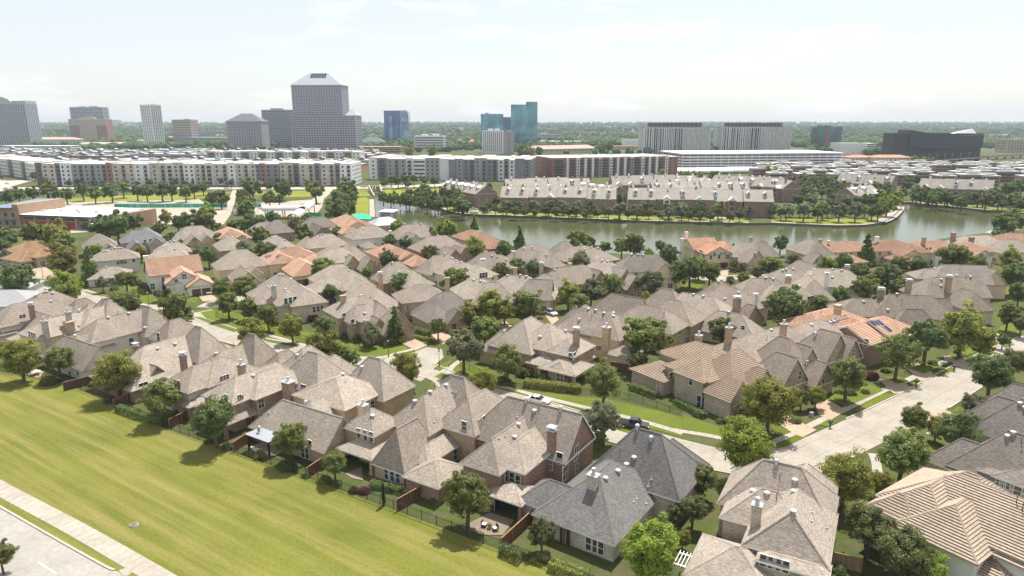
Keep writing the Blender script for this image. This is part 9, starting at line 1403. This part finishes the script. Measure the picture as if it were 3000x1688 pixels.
# spillway under the boulevard
s=MISC['spill']; x,y=s[0]
t=thing('spillway','concrete spillway walls below the boulevard bridge at the lake inlet','spillway',(x,y,0))
for (a,c) in ((s[0],s[2]),(s[1],s[3])):
    q=MB(); a0,c0=Vector((*a,0))-Vector((x,y,0)),Vector((*c,0))-Vector((x,y,0)); n=Vector((.5,0,0))
    q.poly([a0-n,c0-n,c0-n+Vector((0,0,.8)),a0-n+Vector((0,0,5))]); q.poly([c0+n,a0+n,a0+n+Vector((0,0,5)),c0+n+Vector((0,0,.8))]); q.poly([a0-n+Vector((0,0,5)),c0-n+Vector((0,0,.8)),c0+n+Vector((0,0,.8)),a0+n+Vector((0,0,5))]); q.poly([c0-n,c0+n,c0+n+Vector((0,0,.8)),c0-n+Vector((0,0,.8))]); q.build('wing_wall','kerb',t)
w=s[1][0]-s[0][0]; q=MB(); q.box(0,-.4,-1.5,w*.32,.8,3.6); q.box(w*.42,-.4,-1.5,w*.58,.8,3.6); q.box(w*.68,-.4,-1.5,w,.8,3.6); q.box(-6,-1.4,3.6,w+6,.8,4.4); q.build('gate_wall','kerb',t)
# arched canopies
def canopy(lb,a,c,r,legs):
    a,c=Vector(a[:2]),Vector(c[:2]); L=(c-a).length; th=math.atan2(c.y-a.y,c.x-a.x); z=7.4
    t=thing('arched_canopy',lb,'canopy',(a.x,a.y,0),th,'arched metal canopies of the plaza'); q=MB(); n=14
    for rr_,fl in ((r,1),(r-.12,0)):
        P=[(rr_*math.cos(PI*i/n),rr_*.8*math.sin(PI*i/n)) for i in range(n+1)]
        for i in range(n):
            f=[(0,P[i][0],z+P[i][1]-2.6),(L,P[i][0],z+P[i][1]-2.6),(L,P[i+1][0],z+P[i+1][1]-2.6),(0,P[i+1][0],z+P[i+1][1]-2.6)]
            q.poly(f if fl else f[::-1])
    q.build('vault_roof','cap_metal',t,smooth=False)
    for i in range(legs):
        for s_ in(-1,1): q=MB(); q.tube((L*(i+.15)/(legs-.7),s_*(r-.3),0),(L*(i+.15)/(legs-.7),s_*(r-.3),z-2.6),.3,.3,8); q.build('column','brick_tan',t)
    q=MB()
    for x in (0.2,L-.2):
        P=[((r-.15)*math.cos(PI*i/n),(r-.15)*.8*math.sin(PI*i/n)) for i in range(n+1)]
        for i in range(n): q.tube((x,P[i][0],z+P[i][1]-2.6),(x,P[i+1][0],z+P[i+1][1]-2.6),.14,.14,5)
        q.tube((x,-r,z-2.6),(x,r,z-2.6),.12,.12,5)
        for i in range(1,6): y_=-r+i*r/3; q.tube((x,y_,z-2.6),(x,y_,z-2.6+.8*math.sqrt(max(0,r*r-y_*y_))*.95),.06,.06,4)
    q.build('arch_truss','maroon_panel',t)
canopy('long horizontal arched metal canopy on the plaza',*MISC['cansA'],3.4,3); canopy('arched metal canopy coming forward with open truss end',*MISC['cansB'],3.2,3); canopy('short arched metal canopy pointing away on the plaza',*MISC['cansC'],3.2,2)
# school hall and wing
a,c,d=MISC['school']; th=math.atan2(c[1]-a[1],c[0]-a[0]); W_=math.dist(a,c); D_=34
t=thing('school_hall','brick school hall with white flat roof, blue fascia and red shutters','hall',(*a,0),th)
q=MB(); q.box(0,0,0,W_,D_,6.2,skip='b'); q.build('wall','tan_brick',t); q=MB(); q.box(-1.6,-1.8,6.2,W_+.6,D_+1,6.75); q.build('fascia','blue_trim',t); q=MB(); q.box(-1.5,-1.7,6.75,W_+.5,D_+.9,6.95); q.build('flat_roof','roof_white',t)
for i in range(6):
    q=MB(); q.box(-.6,-.7,0,.6,.05,6.0); q.build('pier','brick_tan',t,(W_*(i*.19+.02),0,0))
for i in range(5):
    x=W_*(i*.19+.115); q=MB(); q.box(-W_*.065,-.08,4.2,W_*.065,.05,5.4); q.build('clerestory_window','pane_far',t,(x,0,0))
    q=MB(); q.box(-W_*.06,-.1,0.1,W_*.06,.05,3.5 if i<4 else 3.6); q.build('shutter_door' if i<4 else 'entrance_glass','red_door' if i<4 else 'pane_far',t,(x,0,0))
q=MB(); q.box(W_+.65,3,0,W_*1.25,D_*.8,7.2); q.build('side_wing','grey_panel',t); q=MB(); q.box(W_+.65,-2.5,3.2,W_*1.18,2.9,3.6); q.box(W_+.65,1,4.6,W_*1.2,2.98,5.0); q.build('entry_canopy','roof_white',t)
q=MB(); q.box(W_*1.24,2,0,W_*1.32,D_*.8+1,8.2); q.build('end_wall','tan_brick',t)
q=MB()
for i in range(5): q.obox(W_*(.1+.17*i),D_*(.3+.1*(i%3)),6.95,8.0,2,1.5,.2)
q.build('roof_unit','vent_grey',t)
a,c=MISC['wing']; th=math.atan2(c[1]-a[1],c[0]-a[0]); W_=math.dist(a,c)
t=thing('school_wing','brick school wing with blue metal roof cut by the left edge','school',(*a,0),th)
q=MB(); q.box(0,0,0,W_,30,10.0,skip='b'); q.build('wall','tan_brick',t); q=MB(); T=lambda p:(p[0],p[1],p[2]+p[1]*.04); q.box(-1,-1.5,10.05,W_*.78,31,10.5,T=T); q.build('roof','blue_panel',t); q=MB(); q.box(W_*.78+.01,-.2,10.0,W_,30,12.2); q.build('parapet_tower','tan_brick',t)
for i in range(3): q=MB(); q.box(-.9,-.08,1.2,.9,.05,3.2); q.box(-.9,-.08,5.5,.9,.05,7.6); q.build('window','pane_far',t,(W_*(.2+.28*i),0,0))
q=MB(); q.box(W_*.35,-2.4,3.9,W_*.85,-.01,4.3); q.build('entry_canopy','blue_panel',t)
q=MB(); x,y=MISC['container'][0]; w=math.dist(*MISC['container']); t=thing('container','white storage container beside the driveway lane','container',(x,y,0)); q.box(0,0,.1,w,2.6,2.8)
q.build('shell','white_panel',t); q=MB(); 
for i in range(9): q.box(.2+i*(w-.4)/9,-.06,.25,.2+i*(w-.4)/9+.15,-.005,2.7)
q.build('rib','slab_white',t)
x,y=MISC['bleach'][0]; w=math.dist(*MISC['bleach']); t=thing('trailer','white site trailer at the foot of the long apartments','trailer',(x,y,0)); q=MB(); q.box(0,0,.6,w,3,3.4); q.build('shell','white_panel',t); q=MB(); q.box(-.15,-.15,3.4,w+.15,3.15,3.55); q.build('roof','roof_white',t)
for i in range(3): q=MB(); q.box(-.5,-.06,1.6,.5,.02,2.6); q.build('window','pane_far',t,(w*(.2+.3*i),0,0))
# white garden arches behind the terraces
for i,(x,y) in enumerate(MISC['arches']):
    t=thing('station_canopy',('left','middle','right')[i]+' white arched station canopy below the huge parking structure','canopy',(x,y,0),.05,'white station canopies'); L=38; r=9; n=12; q=MB()
    for k in range(n):
        a0,a1=PI*k/n,PI*(k+1)/n; q.poly([(-L/2,-r*math.cos(a0),2.2+4.5*math.sin(a0)),(-L/2,-r*math.cos(a1),2.2+4.5*math.sin(a1)),(L/2,-r*math.cos(a1),2.2+4.5*math.sin(a1)),(L/2,-r*math.cos(a0),2.2+4.5*math.sin(a0))][::-1])
    q.build('vault_roof','roof_white',t); q=MB()
    for k in range(4):
        for s_ in (-1,1): q.tube((-L/2+1+k*12,s_*(r-.3),0),(-L/2+1+k*12,s_*(r-.3),2.4),.3,.3,6)
    q.build('column','slab_white',t)
# rail viaduct
V_=MISC['viaduct']; t=thing('rail_viaduct','long low concrete rail viaduct curving below the dark hall','viaduct',(*V_[0],0)); x0,y0=V_[0]
q=ribbon([(a-x0,b_-y0) for a,b_ in V_],9,5.2); 
d=MB()
for a,c in zip(V_,V_[1:]): d.obox((a[0]+c[0])/2-x0,(a[1]+c[1])/2-y0,3.6,5.2,math.dist(a,c),9,math.atan2(c[1]-a[1],c[0]-a[0]))
d.build('deck','precast_tan',t); q.build('track_bed','kerb',t)
d=MB()
for a,c in zip(V_,V_[1:]):
    n=max(1,int(math.dist(a,c)/22))
    for i in range(n): d.obox(a[0]+(c[0]-a[0])*(i+.5)/n-x0,a[1]+(c[1]-a[1])*(i+.5)/n-y0,0,3.6,1.6,3,math.atan2(c[1]-a[1],c[0]-a[0]))
d.build('pier','precast_tan',t); d=MB()
for a,c in zip(V_,V_[1:]):
    for i in range(4):
        px,py=a[0]+(c[0]-a[0])*i/4-x0,a[1]+(c[1]-a[1])*i/4-y0; d.tube((px,py,5.2),(px,py,13),.14,.10,5); d.tube((px-2.5,py,12),(px+2.5,py,12),.08,.08,4)
d.build('catenary_mast','vent_grey',t)
# ------------------------------------------------------------------ light, sky, air, camera
EL,AZ=math.radians(63),math.radians(24)
sun=bpy.data.lights.new('sun','SUN'); sun.energy=4.0; sun.angle=math.radians(.6); sun.color=(1,.955,.88)
so=bpy.data.objects.new('sun',sun); COL.objects.link(so)
d=Vector((math.sin(AZ)*math.cos(EL),math.cos(AZ)*math.cos(EL),math.sin(EL))); so.rotation_euler=d.to_track_quat('Z','Y').to_euler(); so.location=(0,0,300)
wd=bpy.data.worlds.new('World'); S.world=wd; wd.use_nodes=True; nt=wd.node_tree; bg=nt.nodes['Background']
sky=N(nt,'ShaderNodeTexSky'); sky.sky_type='NISHITA'; sky.sun_disc=False; sky.sun_elevation=EL; sky.sun_rotation=AZ; sky.air_density=1.0; sky.dust_density=1.2; sky.ozone_density=1.0; sky.altitude=200
tc=N(nt,'ShaderNodeTexCoord'); mp=N(nt,'ShaderNodeMapping'); mp.inputs['Scale'].default_value=(1.6,1.6,9); nt.links.new(tc.outputs['Generated'],mp.inputs[0])
cn=noise_fac(nt,mp.outputs[0],3.2,6,.6)
sepz=N(nt,'ShaderNodeSeparateXYZ'); nt.links.new(tc.outputs['Generated'],sepz.inputs[0])
cf=maprange(nt,cn,.52,.72,0,.42)
vl=mixc(nt,.72,sky.outputs[0],(3.62,3.60,3.55)); cl=mixc(nt,cf,vl,(6.2,6.25,6.3)); nt.links.new(cl,bg.inputs[0]); bg.inputs[1].default_value=.125
hz=MB(); hz.box(-8150,-60,-2.6,8150,8150,150)
m=bpy.data.materials.new('haze_air'); m.use_nodes=True; nt=m.node_tree; nt.nodes.clear(); out=N(nt,'ShaderNodeOutputMaterial'); pv=N(nt,'ShaderNodeVolumePrincipled'); pv.inputs['Color'].default_value=(.78,.88,1,1); pv.inputs['Density'].default_value=.000095; pv.inputs['Anisotropy'].default_value=0; nt.links.new(pv.outputs[0],out.inputs['Volume']); MATS['haze_air']=m
USE_HAZE=True
if USE_HAZE:
    o=hz.build('haze','haze_air'); o['kind']='stuff'
cam=bpy.data.cameras.new('camera'); cam.sensor_width=36; cam.lens=24; cam.clip_start=.5; cam.clip_end=20000
co=bpy.data.objects.new('camera',cam); COL.objects.link(co); co.location=(0,0,55); co.rotation_euler=(math.radians(90-13.7),0,0); S.camera=co
S.view_settings.view_transform='Standard'; S.view_settings.look='None'; S.view_settings.exposure=.90; S.view_settings.gamma=1
S.render.resolution_x=1024; S.render.resolution_y=576
S.cycles.max_bounces=6; S.cycles.diffuse_bounces=3; S.cycles.glossy_bounces=3; S.cycles.transmission_bounces=3; S.cycles.volume_bounces=0; S.cycles.caustics_reflective=False; S.cycles.caustics_refractive=False
